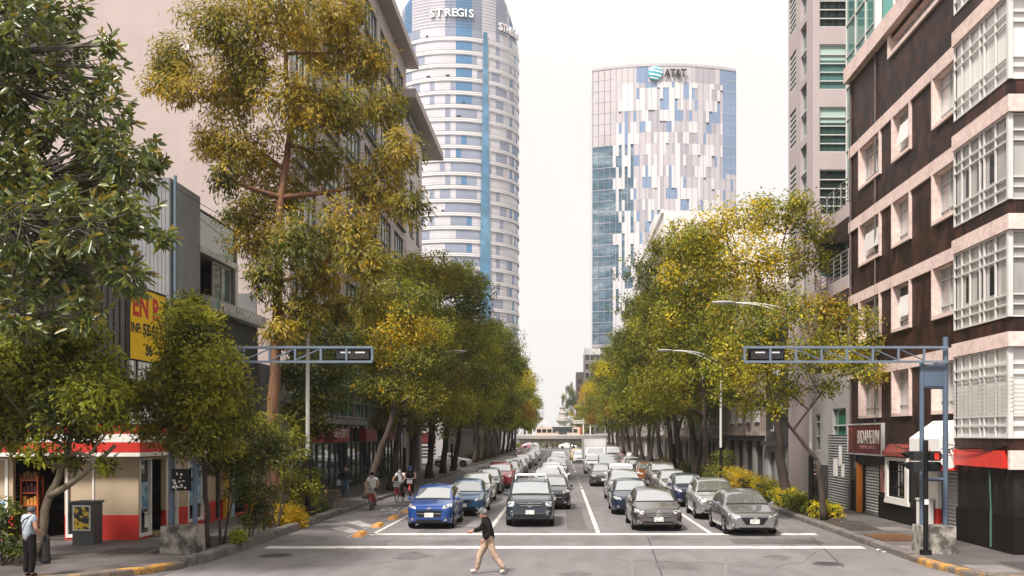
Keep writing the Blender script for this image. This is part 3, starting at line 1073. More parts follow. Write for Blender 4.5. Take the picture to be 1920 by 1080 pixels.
# green glass curtain wall turning towards the street
m = MB()
FG = FX(14.3, -1)
m.fquad(FG, 45.2, 50, 8, 52, 0)
m.quad((14.3, 45.2, 8), (16.0, 45.2, 8), (16.0, 45.2, 52), (14.3, 45.2, 52))
cw = m.build('curtain_wall', [glass_t], pb, fix=False)
m = MB()
for k in range(15):
    z = 8.15 + 3.14 * k
    m.fbox(FG, 45.2, 50, z - 0.04, z + 0.04, 0.003, 0.06)
    m.fbox(FG, 45.2, 50, z + 1.5, z + 1.55, 0.003, 0.05)
for u in (45.2, 46.8, 48.4, 49.95):
    m.fbox(FG, u - 0.03, u + 0.03, 8, 52, 0.002, 0.07)
m.box(14.15, 14.45, 45.0, 45.2, 8, 52)
m.box(15.0, 15.1, 45.1, 45.197, 8, 52)
m.build('mullion_grid', [offw], cw)
for z in (13.0, 9.86, 6.72):
    m = MB()
    m.box(BX, 14.2, 43.9, 49.95, z, z + 0.6)
    bal = m.build('balcony', [pinkw], pb)
    m = MB()
    for q in range(6):
        zz = z + 0.72 + q * 0.2
        m.bar((BX + 0.05, 43.9, zz), (BX + 0.05, 49.95, zz), 0.022 if q < 5 else 0.04)
        m.bar((BX + 0.05, 43.9, zz), (14.1, 43.9, zz), 0.022 if q < 5 else 0.04)
    for q in range(6):
        yy = 43.95 + q * 1.19
        m.bar((BX + 0.05, yy, z + 0.6), (BX + 0.05, yy, z + 1.75), 0.03)
    m.build('railing', [steel], bal)
# its street-level annex: pale panels over a dark wall
FN = FX(BX, -1)
m = MB()
m.holes(FN, 43.6, 50, 1.95, 6.4, [(44.2, 46.4, 2.4, 4.6), (48.6, 49.5, 2.6, 4.4)], 0.2, 0)
m.quad((BX, 43.6, 6.4), (15.9, 43.6, 6.4), (15.9, 50, 6.4), (BX, 50, 6.4))
m.quad((BX, 43.55, 0), (15.9, 43.55, 0), (15.9, 43.55, 6.4), (BX, 43.55, 6.4))
m.build('annex_wall', [mat('pale_panel', (0.31, 0.285, 0.275), 0.7, var=0.12, scale=1.0)], pb, fix=False)
m = MB()
m.fbox(FN, 46.9, 50.02, 0, 1.95, -0.3, 0.05)
m.build('dark_wall', [mat('dark_grey_wall', (0.035, 0.036, 0.038), 0.6, var=0.2)], pb)
m = MB()
m.fbox(FN, 43.62, 46.88, 0, 3.4, -0.3, 0.06)
m.build('louvred_gate', [shutter_g], pb)
for u, z, a, b in ((44.6, 2.0, 0.5, 0.9), (45.3, 1.5, 0.7, 0.8), (44.2, 1.5, 0.5, 0.6)):
    m = MB()
    m.fbox(FN, u, u + a, z, z + b, 0.063, 0.07)
    m.build('notice', [white], pb)
for u0, u1, z0, z1 in ((44.2, 46.4, 2.4, 4.6), (48.6, 49.5, 2.6, 4.4)):
    f = MB()
    for z in (z0, z0 + 0.7, z0 + 1.4, z1 - 0.05):
        f.fbox(FN, u0, u1, z, z + 0.05, -0.12, -0.05)
    wn = f.build('window', [offw], pb)
    p = MB()
    p.fquad(FN, u0, u1, z0, z1, -0.15)
    p.build('pane', [glass_g], wn, fix=False)


# ---------------------------------------------------------------- a general street house
def house(name, X, sgn, Y0, Y1, H, label, wall, win_w=1.5, gap=1.1, fl=3.2, g_h=3.4, win_h=1.7, pane=glass_d, ground=shutter_g, depth=25, trim=None,
          gw=2.6, cornice=0.25, base=None, gcol=None):
    root = empty(name, (X, Y0, 0), label, 'building')
    F = FX(X, sgn)
    n = max(1, int((Y1 - Y0 - gap) / (win_w + gap)))
    st = (Y1 - Y0 - n * win_w) / (n + 1)
    hs = []
    z = g_h + 0.7
    while z + win_h < H - 0.4:
        for i in range(n):
            u = Y0 + st + i * (win_w + st)
            hs.append((u, u + win_w, z, z + win_h))
        z += fl
    ng = max(1, int((Y1 - Y0) / (gw + 0.7)))
    sg_ = (Y1 - Y0 - ng * gw) / (ng + 1)
    gs = [(Y0 + sg_ + i * (gw + sg_), Y0 + sg_ + i * (gw + sg_) + gw, Z0, g_h - 0.6) for i in range(ng)]
    m = MB()
    m.holes(F, Y0, Y1, g_h, H, hs, 0.2, 0)
    m.holes(F, Y0, Y1, 0, g_h, gs, 0.25, 1)
    x2 = X - sgn * depth
    for yy in (Y0, Y1):
        m.quad((X, yy, 0), (x2, yy, 0), (x2, yy, H), (X, yy, H), 0)
    m.quad((X, Y0, H), (x2, Y0, H), (x2, Y1, H), (X, Y1, H), 0)
    m.build('wall', [wall, gcol or wall], root, fix=False)
    for h in hs:
        f = MB()
        for u in (h[0], (h[0] + h[1]) / 2 - 0.025, h[1] - 0.05):
            f.fbox(F, u, u + 0.05, h[2], h[3], -0.13, -0.06)
        f.fbox(F, h[0] - 0.08, h[1] + 0.08, h[2] - 0.1, h[2], 0.002, 0.1)
        f.fbox(F, h[0], h[1], h[3] - 0.5, h[3] - 0.45, -0.128, -0.065)
        wn = f.build('window', [trim or framem], root)
        p = MB()
        p.fquad(F, *h, -0.15)
        p.build('pane', [pane if rw.random() < 0.7 else glass_w], wn, fix=False)
    for h in gs:
        p = MB()
        p.fquad(F, *h, -0.2)
        p.build('shop_front', [ground if rw.random() < 0.6 else glass_d], root, fix=False)
    m = MB()
    m.fbox(F, Y0, Y1, g_h - 0.25, g_h, 0.003, cornice + 0.1)
    m.build('shop_cornice', [trim or wall], root)
    m = MB()
    m.fbox(F, Y0, Y1, H - 0.2, H + 0.25, 0.003, cornice)
    m.build('cornice', [trim or wall], root)
    return root


greyst = mat('grey_render', (0.20, 0.185, 0.175), 0.85, var=0.2, scale=0.7)
darkpan = mat('dark_panel', (0.03, 0.03, 0.032), 0.35, var=0.2)
oldpink = mat('old_pink_stone', (0.27, 0.215, 0.19), 0.9, var=0.25, scale=0.9, col2=(0.16, 0.125, 0.11), lo=0.5, hi=0.7)
house('shop_building', BX, -1, 55.6, 61.5, 9.5, 'narrow dark glass shop building with a grey arched entrance behind yellow hedges', darkpan, 2.2, 0.5, pane=glass_d, gcol=mat('grey_panel', (0.30, 0.30, 0.31), 0.6, var=0.1), g_h=3.0, gw=1.9)
house('old_building', BX, -1, 61.7, 76, 10.5, 'old weathered pink stone house with shuttered shops behind the street lamp', oldpink, 1.3, 1.6, ground=coredark, g_h=3.6, gcol=greyst)
house('shop_building', BX, -1, 76.2, 95, 14, 'plain grey four storey building hidden behind the roadside trees', greyst, 1.6, 1.4)
house('office_building', BX, -1, 95.2, 122, 18, 'beige office building behind the dense trees past the yellow hedge', mat('beige_render', (0.36, 0.31, 0.27), 0.85, var=0.15), 1.8, 1.2)
hw = house('terrace_building', BX, -1, 123, 168, 31, 'white stepped terrace building rising above the trees below the glass tower', mat('white_render', (0.62, 0.58, 0.56), 0.8, var=0.06), 2.6, 2.2, pane=glass_b, trim=white)
m = MB()
m.box(BX - 1.2, BX + 3, 123.5, 160, 26.5, 27.6)
m.box(BX - 1.2, BX + 3, 123.5, 164, 21.5, 22.6)
m.box(BX - 0.8, BX + 3, 123.5, 166, 17.0, 18.0)
m.build('terrace_slab', [MATS['white_render']], hw)
m = MB()
m.box(BX + 0.6, BX + 6, 141, 150, 31.2, 34.5)
m.build('penthouse', [MATS['white_render']], hw)
house('office_building', BX, -1, 168.5, 224, 22, 'tall beige block at the far end behind the last trees of the row', mat('tan_render', (0.30, 0.25, 0.22), 0.85, var=0.15), 1.8, 1.2)
# ================================================================ buildings on the left
LX = -13.1
corr_d = ribbed('dark_corrugated_sheet', (0.016, 0.0155, 0.0155), 0.2, 'WALL', 0.6, 0.0, depth=1.0)
corr_l = ribbed('grey_corrugated_sheet', (0.23, 0.23, 0.235), 0.13, 'WALL', 0.5, 0.3)
corr_m = ribbed('charcoal_corrugated_sheet', (0.045, 0.045, 0.046), 0.16, 'WALL', 0.6, 0.0)
beige = mat('beige_store_wall', (0.42, 0.32, 0.215), 0.75, var=0.12, scale=1.5)
storefloor = mat('store_floor', (0.1, 0.08, 0.065), 0.5)

st = empty('convenience_store', (LX, 31, 0), 'corner convenience store with red and white striped fascia and red wall base', 'shop')
FSF = FY(31.0)
FSS = FX(-13.15, 1)
m = MB()
m.holes(FSF, -30, -13.15, 0.9, 2.75, [(-17.05, -15.45, 0.9, 2.7), (-15.4, -14.52, 0.9, 2.6), (-18.3, -17.3, 0.9, 2.6), (-22, -18.8, 0.9, 2.6)], 0.15, 0)
m.holes(FSF, -30, -13.15, 0, 0.9, [(-17.05, -15.45, Z0, 0.9), (-15.4, -14.52, 0.2, 0.9), (-18.3, -17.3, 0.2, 0.9)], 0.15, 1)
m.holes(FSS, 31.0, 43.0, 0.9, 2.75, [(31.06, 31.95, 0.9, 2.6), (31.95, 33.1, 0.9, 2.6), (33.2, 34.15, 0.9, 2.6), (35.1, 36.6, 0.9, 2.6), (37.9, 38.7, 0.9, 2.5), (39.8, 41.8, 0.9, 2.5)], 0.15, 0)
m.holes(FSS, 31.0, 43.0, 0, 0.9, [(31.06, 31.95, 0.2, 0.9), (31.95, 33.1, Z0, 0.9), (33.2, 34.15, 0.2, 0.9), (35.1, 36.6, 0.3, 0.9), (37.9, 38.7, 0.2, 0.9), (39.8, 41.8, 0.2, 0.9)], 0.15, 1)
m.build('wall', [beige, red], st, fix=False)
m = MB()
m.quad((-30, 35.5, 0), (-14.6, 35.5, 0), (-14.6, 35.5, 2.75), (-30, 35.5, 2.75))
m.quad((-14.6, 33.2, 0), (-14.6, 43, 0), (-14.6, 43, 2.75), (-14.6, 33.2, 2.75))
m.build('back_wall', [mat('store_back', (0.035, 0.022, 0.016), 0.8, col2=(0.10, 0.05, 0.028), lo=0.5, hi=0.6, scale=2.2, var=0.5)], st, fix=False)
m = MB()
m.box(-30, -13.2, 31.05, 43, 2.752, 2.9)
m.build('ceiling_slab', [coredark], st)
m = MB()
m.box(-29.9, -13.25, 31.16, 43, 0.10, 0.17)
m.build('shop_floor', [storefloor], st)
# striped fascia
for z0, z1, c in ((2.73, 2.85, white), (2.85, 3.17, red), (3.17, 3.42, white), (3.42, 3.73, red), (3.73, 3.8, white)):
    m = MB()
    m.box(-30, -12.9, 30.5, 31.2, z0, z1)
    m.box(-13.6, -12.9, 31.2, 37.5, z0, z1)
    m.build('fascia_stripe', [c], st, fix=False)
m = MB()
m.quad((-30, 30.6, 3.803), (-13, 30.6, 3.803), (-13, 43, 3.803), (-30, 43, 3.803))
m.build('roof', [greyst], st, fix=False)
# white frames, blinds, posters
adv = mat('blue_advert', (0.35, 0.48, 0.55), 0.3, col2=(0.06, 0.22, 0.33), lo=0.45, hi=0.58, scale=5, var=0.6)
adv2 = mat('yellow_advert', (0.5, 0.36, 0.1), 0.3, col2=(0.10, 0.22, 0.3), lo=0.45, hi=0.58, scale=6, var=0.6)


def shopwin(F, u0, u1, z0, z1, blind=0.0, ads=(), post=0.06):
    f = MB()
    f.fbox(F, u0, u0 + post, z0, z1, -0.1, 0.03)
    f.fbox(F, u1 - post, u1, z0, z1, -0.1, 0.03)
    f.fbox(F, u0 + post, u1 - post, z0, z0 + 0.1, -0.1, 0.028)
    f.fbox(F, u0 + post, u1 - post, z1 - 0.05, z1, -0.1, 0.028)
    wn = f.build('shop_window', [white], st)
    p = MB()
    p.fquad(F, u0 + post, u1 - post, z0 + 0.1, z1 - 0.05, -0.08)
    p.build('pane', [glass_d], wn, fix=False)
    if blind:
        p = MB()
        p.fbox(F, u0 + post + 0.005, u1 - post - 0.005, z1 - 0.05 - blind, z1 - 0.055, -0.075, -0.06)
        p.build('blind', [beige], wn)
    for a, b, c, d, mm in ads:
        p = MB()
        p.fbox(F, u0 + post + a, u0 + post + b, c, d, -0.055, -0.045)
        p.build('advert', [mm], wn)


shopwin(FSF, -15.4, -14.52, 0.2, 2.65, 1.3, [(0.15, 0.6, 0.3, 1.2, adv)])
shopwin(FSF, -18.3, -17.2, 0.2, 2.65, 1.3, [(0.5, 0.95, 0.7, 1.35, adv)], 0.09)
shopwin(FSF, -22.0, -18.8, 0.9, 2.65, 1.2)
shopwin(FSS, 31.06, 31.95, 0.2, 2.65, 0, [(0.1, 0.68, 1.05, 1.9, adv), (0.45, 0.75, 0.45, 0.95, white)])
shopwin(FSS, 33.2, 34.15, 0.2, 2.65, 0, [(0.1, 0.7, 1.4, 2.2, adv), (0.15, 0.7, 0.5, 1.3, adv2)])
shopwin(FSS, 35.1, 36.6, 0.3, 2.65, 0, [(0.1, 1.3, 0.9, 2.2, adv)])
m = MB()
m.fbox(FSS, 31.96, 33.09, 0.131, 0.24, -0.6, 0.12)
m.build('doorstep', [mat('worn_step', (0.3, 0.2, 0.11), 0.7, var=0.3)], st)
m = MB()
m.fbox(FSS, 31.97, 32.9, 0.24, 2.6, -0.9, -0.86)
m.build('door', [glass_d], st)
for u0, u1, c in ((38.75, 39.3, mat('yellow_panel', (0.62, 0.30, 0.02), 0.5, var=0.1)), (39.35, 39.75, mat('pale_blue_panel', (0.3, 0.42, 0.5), 0.5, var=0.2))):
    m = MB()
    m.fbox(FSS, u0, u1, Z0, 2.5, 0.004, 0.12)
    m.build('colour_panel', [c], st)
m = MB()
for k in range(24):
    m.fbox(FSS, 37.6 + k * 0.22, 37.7 + k * 0.22, 2.8, 3.75, 0.3, 0.36)
m.build('slatted_screen', [mat('pink_slats', (0.5, 0.36, 0.33), 0.6, var=0.1)], st)
m = MB()
m.fbox(FSS, 37.52, 43.0, 2.76, 3.8, -0.2, 0.29)
m.build('dark_fascia', [coredark], st)
# orange display rack in the doorway
rk = empty('display_rack', (-16.75, 31.4, 0.17), 'orange metal display rack with goods just inside the dark shop opening', 'rack')
rkm = mat('orange_rack', (0.45, 0.075, 0.02), 0.5, var=0.2)
m = MB()
for x in (-17.0, -16.48):
    for y in (31.3, 31.62):
        m.box(x, x + 0.05, y, y + 0.05, 0.171, 2.1)
m.build('post', [rkm], rk)
for k in range(5):
    z = 0.35 + k * 0.4
    m = MB()
    m.box(-16.95, -16.48, 31.3, 31.66, z, z + 0.04)
    sh = m.build('shelf', [rkm], rk)
    m = MB()
    for q in range(4):
        m.box(-16.93 + q * 0.11, -16.85 + q * 0.11, 31.36, 31.6, z + 0.042, z + 0.22 + 0.05 * ((q * 7 + k) % 3))
    m.build('packet', [[dkred, rust, orange][k % 3]], sh)

# ---------------------------------------------------------------- grey corrugated block above the store
gb = empty('coworking_building', (LX, 33.4, 3.81), 'grey corrugated metal building with loggia and coworking sign above the corner store', 'building')
FGF = FY(33.4)
FGS = FX(LX, 1)
m = MB()
m.fquad(FGF, -34, -14.45, 3.81, 11.9, 0)
m.build('dark_cladding', [corr_d], gb, fix=False)
m = MB()
m.fbox(FGF, -14.45, LX, 3.81, 12.0, -0.2, 0.05)
m.fbox(FGS, 33.62, 36.1, 8.0, 12.0, -0.2, 0.02)
m.build('pale_cladding', [corr_l], gb)
m = MB()
m.fbox(FGS, 33.62, 43.0, 3.81, 7.98, -0.2, 0.0)
m.build('lower_cladding', [corr_m], gb)
m = MB()
m.holes(FGS, 36.1, 40.3, 8.0, 11.6, [(36.15, 39.9, 8.5, 10.0), (36.15, 40.1, 10.25, 11.55)], 1.2, 0)
m.quad((LX, 40.3, 3.81), (-34, 40.3, 3.81), (-34, 40.3, 11.6), (LX, 40.3, 11.6))
m.quad((-34, 33.4, 11.6), (LX - 0.2, 33.4, 11.6), (LX - 0.2, 40.3, 11.6), (-34, 40.3, 11.6))
m.quad((-34, 40.3, 8), (LX, 40.3, 8), (LX, 43, 8), (-34, 43, 8))
m.quad((-34, 43, 0), (LX, 43, 0), (LX, 43, 8), (-34, 43, 8))
m.build('wall', [greyst], gb, fix=False)
m = MB()
m.fquad(FGS, 36.15, 40.1, 10.25, 11.55, -0.05)
m.build('upper_glass', [glass_g], gb, fix=False)
m = MB()
m.fbox(FGS, 36.1, 40.2, 10.02, 10.24, 0.003, 0.08)
m.fbox(FGS, 39.9, 40.2, 8.0, 10.0, 0.003, 0.06)
m.build('white_lintel', [offw], gb)
m = MB()
m.fquad(FGS, 36.15, 39.9, 8.5, 10.0, -1.19)
m.build('loggia_back', [coredark], gb, fix=False)
for u0 in (37.9, 38.9):
    f = MB()
    f.fbox(FGS, u0, u0 + 0.06, 8.5, 10, -0.2, -0.12)
    f.fbox(FGS, u0 + 0.9, u0 + 0.96, 8.5, 10, -0.2, -0.12)
    f.fbox(FGS, u0 + 0.06, u0 + 0.9, 8.5, 8.58, -0.2, -0.12)
    f.fbox(FGS, u0 + 0.06, u0 + 0.9, 9.92, 10, -0.2, -0.12)
    wn = f.build('window', [offw], gb)
    p = MB()
    p.fquad(FGS, u0 + 0.06, u0 + 0.9, 8.58, 9.92, -0.16)
    p.build('pane', [mat('grey_green_glass', (0.09, 0.15, 0.14), 0.05, spec=0.8)], wn, fix=False)
m = MB()
m.tube(((LX + 0.12, 33.5, 3.9), (LX + 0.12, 33.5, 12.1)), 0.06, 6)
m.build('downpipe', [mat('blue_pipe', (0.09, 0.14, 0.18), 0.5)], gb)
sg = empty('coworking_sign', (LX + 0.2, 40, 7.95), 'long grey sign beam with white coworking lettering under the loggia', 'sign')
m = MB()
m.fbox(FGS, 36.15, 43.2, 7.99, 8.46, 0.05, 0.3)
m.build('beam', [mat('sign_grey', (0.30, 0.31, 0.32), 0.5, var=0.1)], sg)
text_mesh('lettering', 'MAYAK COWORKING', 0.50, face_mat((LX + 0.3, 40.1, 8.22), '+x'), white, sg, 0.012, sx=1.05, bold=0.006)
m = MB()
m.fbox(FGS, 37.1, 37.28, 8.1, 8.35, 0.302, 0.315, 0)
m.fbox(FGS, 37.18, 37.32, 8.2, 8.4, 0.316, 0.325, 1)
m.build('leaf_logo', [mat('logo_teal', (0.03, 0.3, 0.28), 0.5), mat('logo_green', (0.2, 0.42, 0.05), 0.5)], sg)

# yellow rental banner hanging from the corner of the grey block
bn = empty('rental_banner', (-13.3, 32.3, 3.8), 'large yellow for rent banner with red and black lettering beside the corrugated wall', 'banner')
FBN = FX(-13.25, 1)
m = MB()
m.fbox(FBN, 30.6, 34.1, 5.75, 8.0, -0.03, 0)
m.build('cloth', [mat('banner_yellow', (0.80, 0.50, 0.01), 0.5, var=0.08, scale=2)], bn)
m = MB()
for a in ((30.54, 30.598, 5.7, 8.06), (34.102, 34.16, 5.7, 8.06), (30.598, 34.102, 5.7, 5.748), (30.598, 34.102, 8.002, 8.06)):
    m.fbox(FBN, *a, -0.06, 0.02)
for u in (31.2, 33.0):
    m.bar((-13.3, u, 3.8), (-13.3, u, 8.0), 0.035)
m.build('frame', [black], bn)
fm = lambda u, z: face_mat((-13.248, u, z), '+x')
text_mesh('red_lettering', 'EN R', 0.98, fm(30.78, 7.42), mat('banner_red', (0.5, 0.02, 0.02), 0.5), bn, 0.004, 'LEFT', sx=0.98, bold=0.03)
bl = mat('banner_black', (0.01, 0.015, 0.03), 0.5)
text_mesh('black_lettering', 'INF:', 0.40, fm(30.68, 6.72), bl, bn, 0.004, 'LEFT', sx=1.1, bold=0.015)
text_mesh('black_lettering', '55 55', 0.50, fm(31.55, 6.72), bl, bn, 0.004, 'LEFT', sx=1.1, bold=0.02)
text_mesh('black_lettering', '56', 0.48, fm(31.75, 6.08), bl, bn, 0.004, 'LEFT', sx=1.1, bold=0.02)

# ---------------------------------------------------------------- tall office building: blank wall to the camera, glass to the street
tb = empty('office_building', (LX, 48, 0), 'tall building with blank pale pink wall and glazed street front behind the eucalyptus', 'building')
pinkp = tiled('blank_pink_wall', (0.40, 0.325, 0.305), (0.385, 0.312, 0.292), (0.365, 0.296, 0.278), 3.6, 1.65, 'WALL', rough=0.85, msize=0.02, var=0.07, scale=0.35, bump=0.1)
pale_pane = mat('sky_tinted_pane', (0.66, 0.71, 0.70), 0.07, spec=0.8, var=0.25, scale=0.5)  # pale base colour paints in the white reflection of the sky
FT = FY(48.0)
FTS = FX(LX, 1)
m = MB()
m.fquad(FT, -75, LX, 0, 62, 0)
m.build('blank_wall', [pinkp], tb, fix=False)
m = MB()
m.quad((LX, 84, 0), (-50, 84, 0), (-50, 84, 34.3), (LX, 84, 34.3))
m.build('gable_wall', [pinkp], tb, fix=False)
hs = []
ps = []
y = 48.7
bays = []
while y + 4.6 < 84:
    bays.append((y, y + 4.6))
    y += 5.85
for k in range(7):
    z = 10.2 + k * 3.35
    for a, b in bays:
        hs.append((a, b, z, z + 2.6))
m = MB()
m.holes(FTS, 48, 84, 8.6, 34.3, hs, 0.25, 0)
m.quad((-50, 48, 34.3), (LX, 48, 34.3), (LX, 84, 34.3), (-50, 84, 34.3))
m.box(-49, LX - 0.6, 48.1, 83.9, 0.2, 34.2, 1)
m.build('street_wall', [mat('pink_pier', (0.38, 0.32, 0.31), 0.8, var=0.08), coredark], tb, fix=False)
for h in hs:
    f = MB()
    for q in range(5):
        u = h[0] + (h[1] - h[0] - 0.06) * q / 4
        f.fbox(FTS, u, u + 0.06, h[2], h[3], -0.18, -0.08)
    for z in (h[2], h[2] + 0.75, h[3] - 0.05):
        f.fbox(FTS, h[0], h[1], z, z + 0.05, -0.179, -0.075)
    f.fbox(FTS, h[0] - 0.2, h[1] + 0.2, h[2] - 0.12, h[2] - 0.02, 0.002, 0.25)
    wn = f.build('window', [mat('dark_mullion', (0.06, 0.07, 0.075), 0.5)], tb)
    p = MB()
    p.fquad(FTS, *h, -0.2)
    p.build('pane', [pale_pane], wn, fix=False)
m = MB()
m.hexa(((LX - 3, 69, 34.35), (LX + 1.0, 69, 34.35), (LX + 1.0, 84.5, 34.35), (LX - 3, 84.5, 34.35), (LX - 3, 69, 34.95), (LX + 1.0, 69, 34.95), (LX + 1.0, 84.5, 34.95), (LX - 3, 84.5, 34.95)))
m.build('roof_eave', [MATS['pink_pier']], tb)
# green glazed lower floors and the shop below
hs = [(48.3 + 5.0 * k, 52.9 + 5.0 * k, 4.45, 8.3) for k in range(7)]
m = MB()
m.holes(FTS, 48, 84, 4.0, 8.6, hs, 0.2, 0)
m.build('first_floor_wall', [mat('grey_pier', (0.16, 0.155, 0.15), 0.7, var=0.15)], tb, fix=False)
m = MB()
m.fbox(FTS, 48, 84, 4.0, 4.3, 0.003, 0.45)
m.build('canopy_slab', [mat('slab_edge', (0.30, 0.29, 0.28), 0.7, var=0.1)], tb)
for h in hs:
    f = MB()
    for z in (h[2], h[2] + 0.95, h[2] + 1.9, h[2] + 2.85, h[3] - 0.06):
        f.fbox(FTS, h[0], h[1], z, z + 0.06, -0.14, -0.02)
    for q in range(1, 4):
        u = h[0] + (h[1] - h[0]) * q / 4
        f.fbox(FTS, u, u + 0.03, h[2], h[3], -0.139, -0.09)
    wn = f.build('window', [offw], tb)
    p = MB()
    p.fquad(FTS, *h, -0.16)
    p.build('pane', [glass_g], wn, fix=False)
m = MB()
FTG = FX(LX - 0.15, 1)
m.fquad(FTG, 48, 84, 0, 4.0, 0)
sw = m.build('shop_glass', [mat('shop_front_glass', (0.012, 0.02, 0.02), 0.03, spec=1.0)], tb, fix=False)
m = MB()
for k in range(25):
    m.fbox(FTG, 48 + k * 1.48, 48.06 + k * 1.48, 0.1, 3.9, 0.003, 0.08)
for z in (0.13, 1.1, 2.9):
    m.fbox(FTG, 48, 84, z, z + 0.06, 0.004, 0.07)
m.build('shop_mullion', [mat('mullion_green_grey', (0.08, 0.11, 0.10), 0.5)], sw)
m = MB()
m.box(LX - 0.1, LX + 0.05, 43.2, 47.9, 0, 6.5)
m.box(-30, LX - 0.1, 43.1, 43.2, 8.0, 9.5)
m.build('link_wall', [MATS['grey_pier']], tb)
# balcony on the blank wall
m = MB()
m.box(-27.5, -23.7, 46.9, 47.98, 22.7, 23.15)
bal = m.build('balcony', [MATS['white_render']], tb)
m = MB()
for k in range(20):
    m.bar((-27.5 + k * 0.2, 46.95, 23.15), (-27.5 + k * 0.2, 46.95, 25.2), 0.02)
    m.bar((-27.5 + k * 0.2, 46.95, 21.6), (-27.5 + k * 0.2, 46.95, 22.7), 0.02)
m.bar((-27.5, 46.95, 24.6), (-23.7, 46.95, 24.6), 0.03)
m.build('railing', [mat('dark_railing', (0.1, 0.1, 0.1), 0.5)], bal)
for u, z in ((-18.4, 11.9 + 2.8), (-18.2, 24.9 - 3)):
    m = MB()
    m.box(u, u + 0.28, 47.93, 47.98, z, z + 0.25)
    m.build('vent', [white], tb)

for i, (a, b) in enumerate(((50.6, 52.9), (55.0, 59.4), (64.4, 68.2), (73.2, 77.0))):
    s = empty('shop_sign', (LX + 0.3, a, 3.0), ['plain red shop sign box partly hidden by leaves', 'red office supply shop sign box with white lettering, first past the lamp post',
                                              'red office supply sign box behind the forked street tree', 'red office supply sign box farthest along the glass shop front'][i], 'sign', 'red sign boxes on the glass shop front')
    m = MB()
    m.fbox(FTS, a, b, 3.0, 3.78, 0.02, 0.5)
    m.build('box', [mat('sign_box_red', (0.30, 0.02, 0.02), 0.45, var=0.12)], s)
    if i:
        text_mesh('lettering', 'Office DEPOT', 0.72, face_mat((LX + 0.502, (a + b) / 2, 3.45), '+x'), MATS['sign_pink'] if i > 1 else white, s, 0.008, sx=0.88 if i == 1 else 0.75)

# second block with the lower eave
t2 = house('office_building', LX, 1, 84.2, 93.5, 30.3, 'narrower pale block with projecting flat roof eave beyond the tall building', mat('pale_block', (0.50, 0.44, 0.42), 0.8, var=0.1), 1.9, 0.9,
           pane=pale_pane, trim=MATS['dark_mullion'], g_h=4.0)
m = MB()
m.box(LX - 6, LX + 1.2, 81.5, 100.5, 31.0, 31.7)
m.build('roof_eave', [MATS['pink_pier']], t2)
m = MB()
m.box(LX - 5.5, LX - 0.3, 84.6, 97, 30.56, 31.0)
m.build('roof_storey', [MATS['grey_pier']], t2)

# beyond the side street
house('corner_shop', -13.6, 1, 118, 150, 11, 'low shop row behind the graffiti fence beyond the side street', greyst, 1.8, 1.4)
house('office_building', -13.6, 1, 150.3, 224, 17, 'long beige block hidden by the far roadside trees', MATS['tan_render'], 1.8, 1.4)
cs = empty('corner_building', (-13.6, 114.2, 0), 'white corner shop with red sign and barred windows across the side street', 'building')
FC = FY(114.2)
m = MB()
m.holes(FC, -40, -13.6, 0, 6, [(-16.5, -14.4, 0.6, 2.2), (-20, -17.5, 0.6, 2.2), (-24, -21.5, 0.6, 2.2)], 0.2)
m.quad((-40, 114.2, 6), (-13.6, 114.2, 6), (-13.6, 117.9, 6), (-40, 117.9, 6))
m.quad((-13.6, 114.2, 0), (-13.6, 117.9, 0), (-13.6, 117.9, 6), (-13.6, 114.2, 6))
m.build('wall', [mat('grey_white_render', (0.42, 0.40, 0.39), 0.8, var=0.15)], cs, fix=False)
for u0, u1 in ((-16.5, -14.4), (-20, -17.5), (-24, -21.5)):
    f = MB()
    for q in range(5):
        f.fbox(FC, u0, u1, 0.6 + q * 0.38, 0.66 + q * 0.38, -0.05, 0.02)
    wn = f.build('window', [white], cs)
    p = MB()
    p.fquad(FC, u0, u1, 0.6, 2.2, -0.15)
    p.build('pane', [mat('grey_pane', (0.16, 0.16, 0.17), 0.1)], wn, fix=False)
m = MB()
m.fbox(FC, -19.5, -14.5, 2.5, 3.6, 0.004, 0.12)
m.build('sign_board', [dkred], cs)
fe = empty('graffiti_fence', (-13.2, 118, Z0), 'grey corrugated fence with faded graffiti beyond the side street', 'fence')
m = MB()
m.box(-13.3, -13.2, 117, 150, Z0, 3.1)
m.build('sheet', [ribbed('fence_sheet', (0.33, 0.32, 0.33), 0.3, 'WALL', 0.5, 0.2, var=0.5)], fe)
for k in range(12):
    m = MB()
    m.box(-13.199, -13.15, 117.2 + k * 2.9, 117.3 + k * 2.9, Z0, 3.25)
    m.build('post', [steel], fe)
# ================================================================ glass towers and the far end of the street
t_white = mat('tower_white_panel', (0.70, 0.66, 0.65), 0.35, var=0.08, scale=0.05)
t_pale = mat('tower_pale_glass', (0.54, 0.51, 0.54), 0.10, spec=0.8, var=0.15, scale=0.06)
t_mid = mat('tower_grey_blue_glass', (0.24, 0.265, 0.345), 0.08, spec=0.8, var=0.2, scale=0.08)
t_blue = mat('tower_blue_glass', (0.055, 0.17, 0.32), 0.08, spec=0.8, var=0.25, scale=0.08)
t_line = mat('tower_dark_line', (0.10, 0.11, 0.14), 0.5)
t_letter = mat('tower_letter_white', (0.82, 0.80, 0.79), 0.4)

TX, TY, TA, TB = -35.0, 332.0, 20.6, 18.0
tw = empty('hotel_tower', (TX, TY, 0), 'curved pale glass hotel tower with slanted crown and blue vertical stripe', 'tower')


def ell(a, off=0.0):
    return TX + (TA + off) * math.cos(a), TY - (TB + off) * math.sin(a)


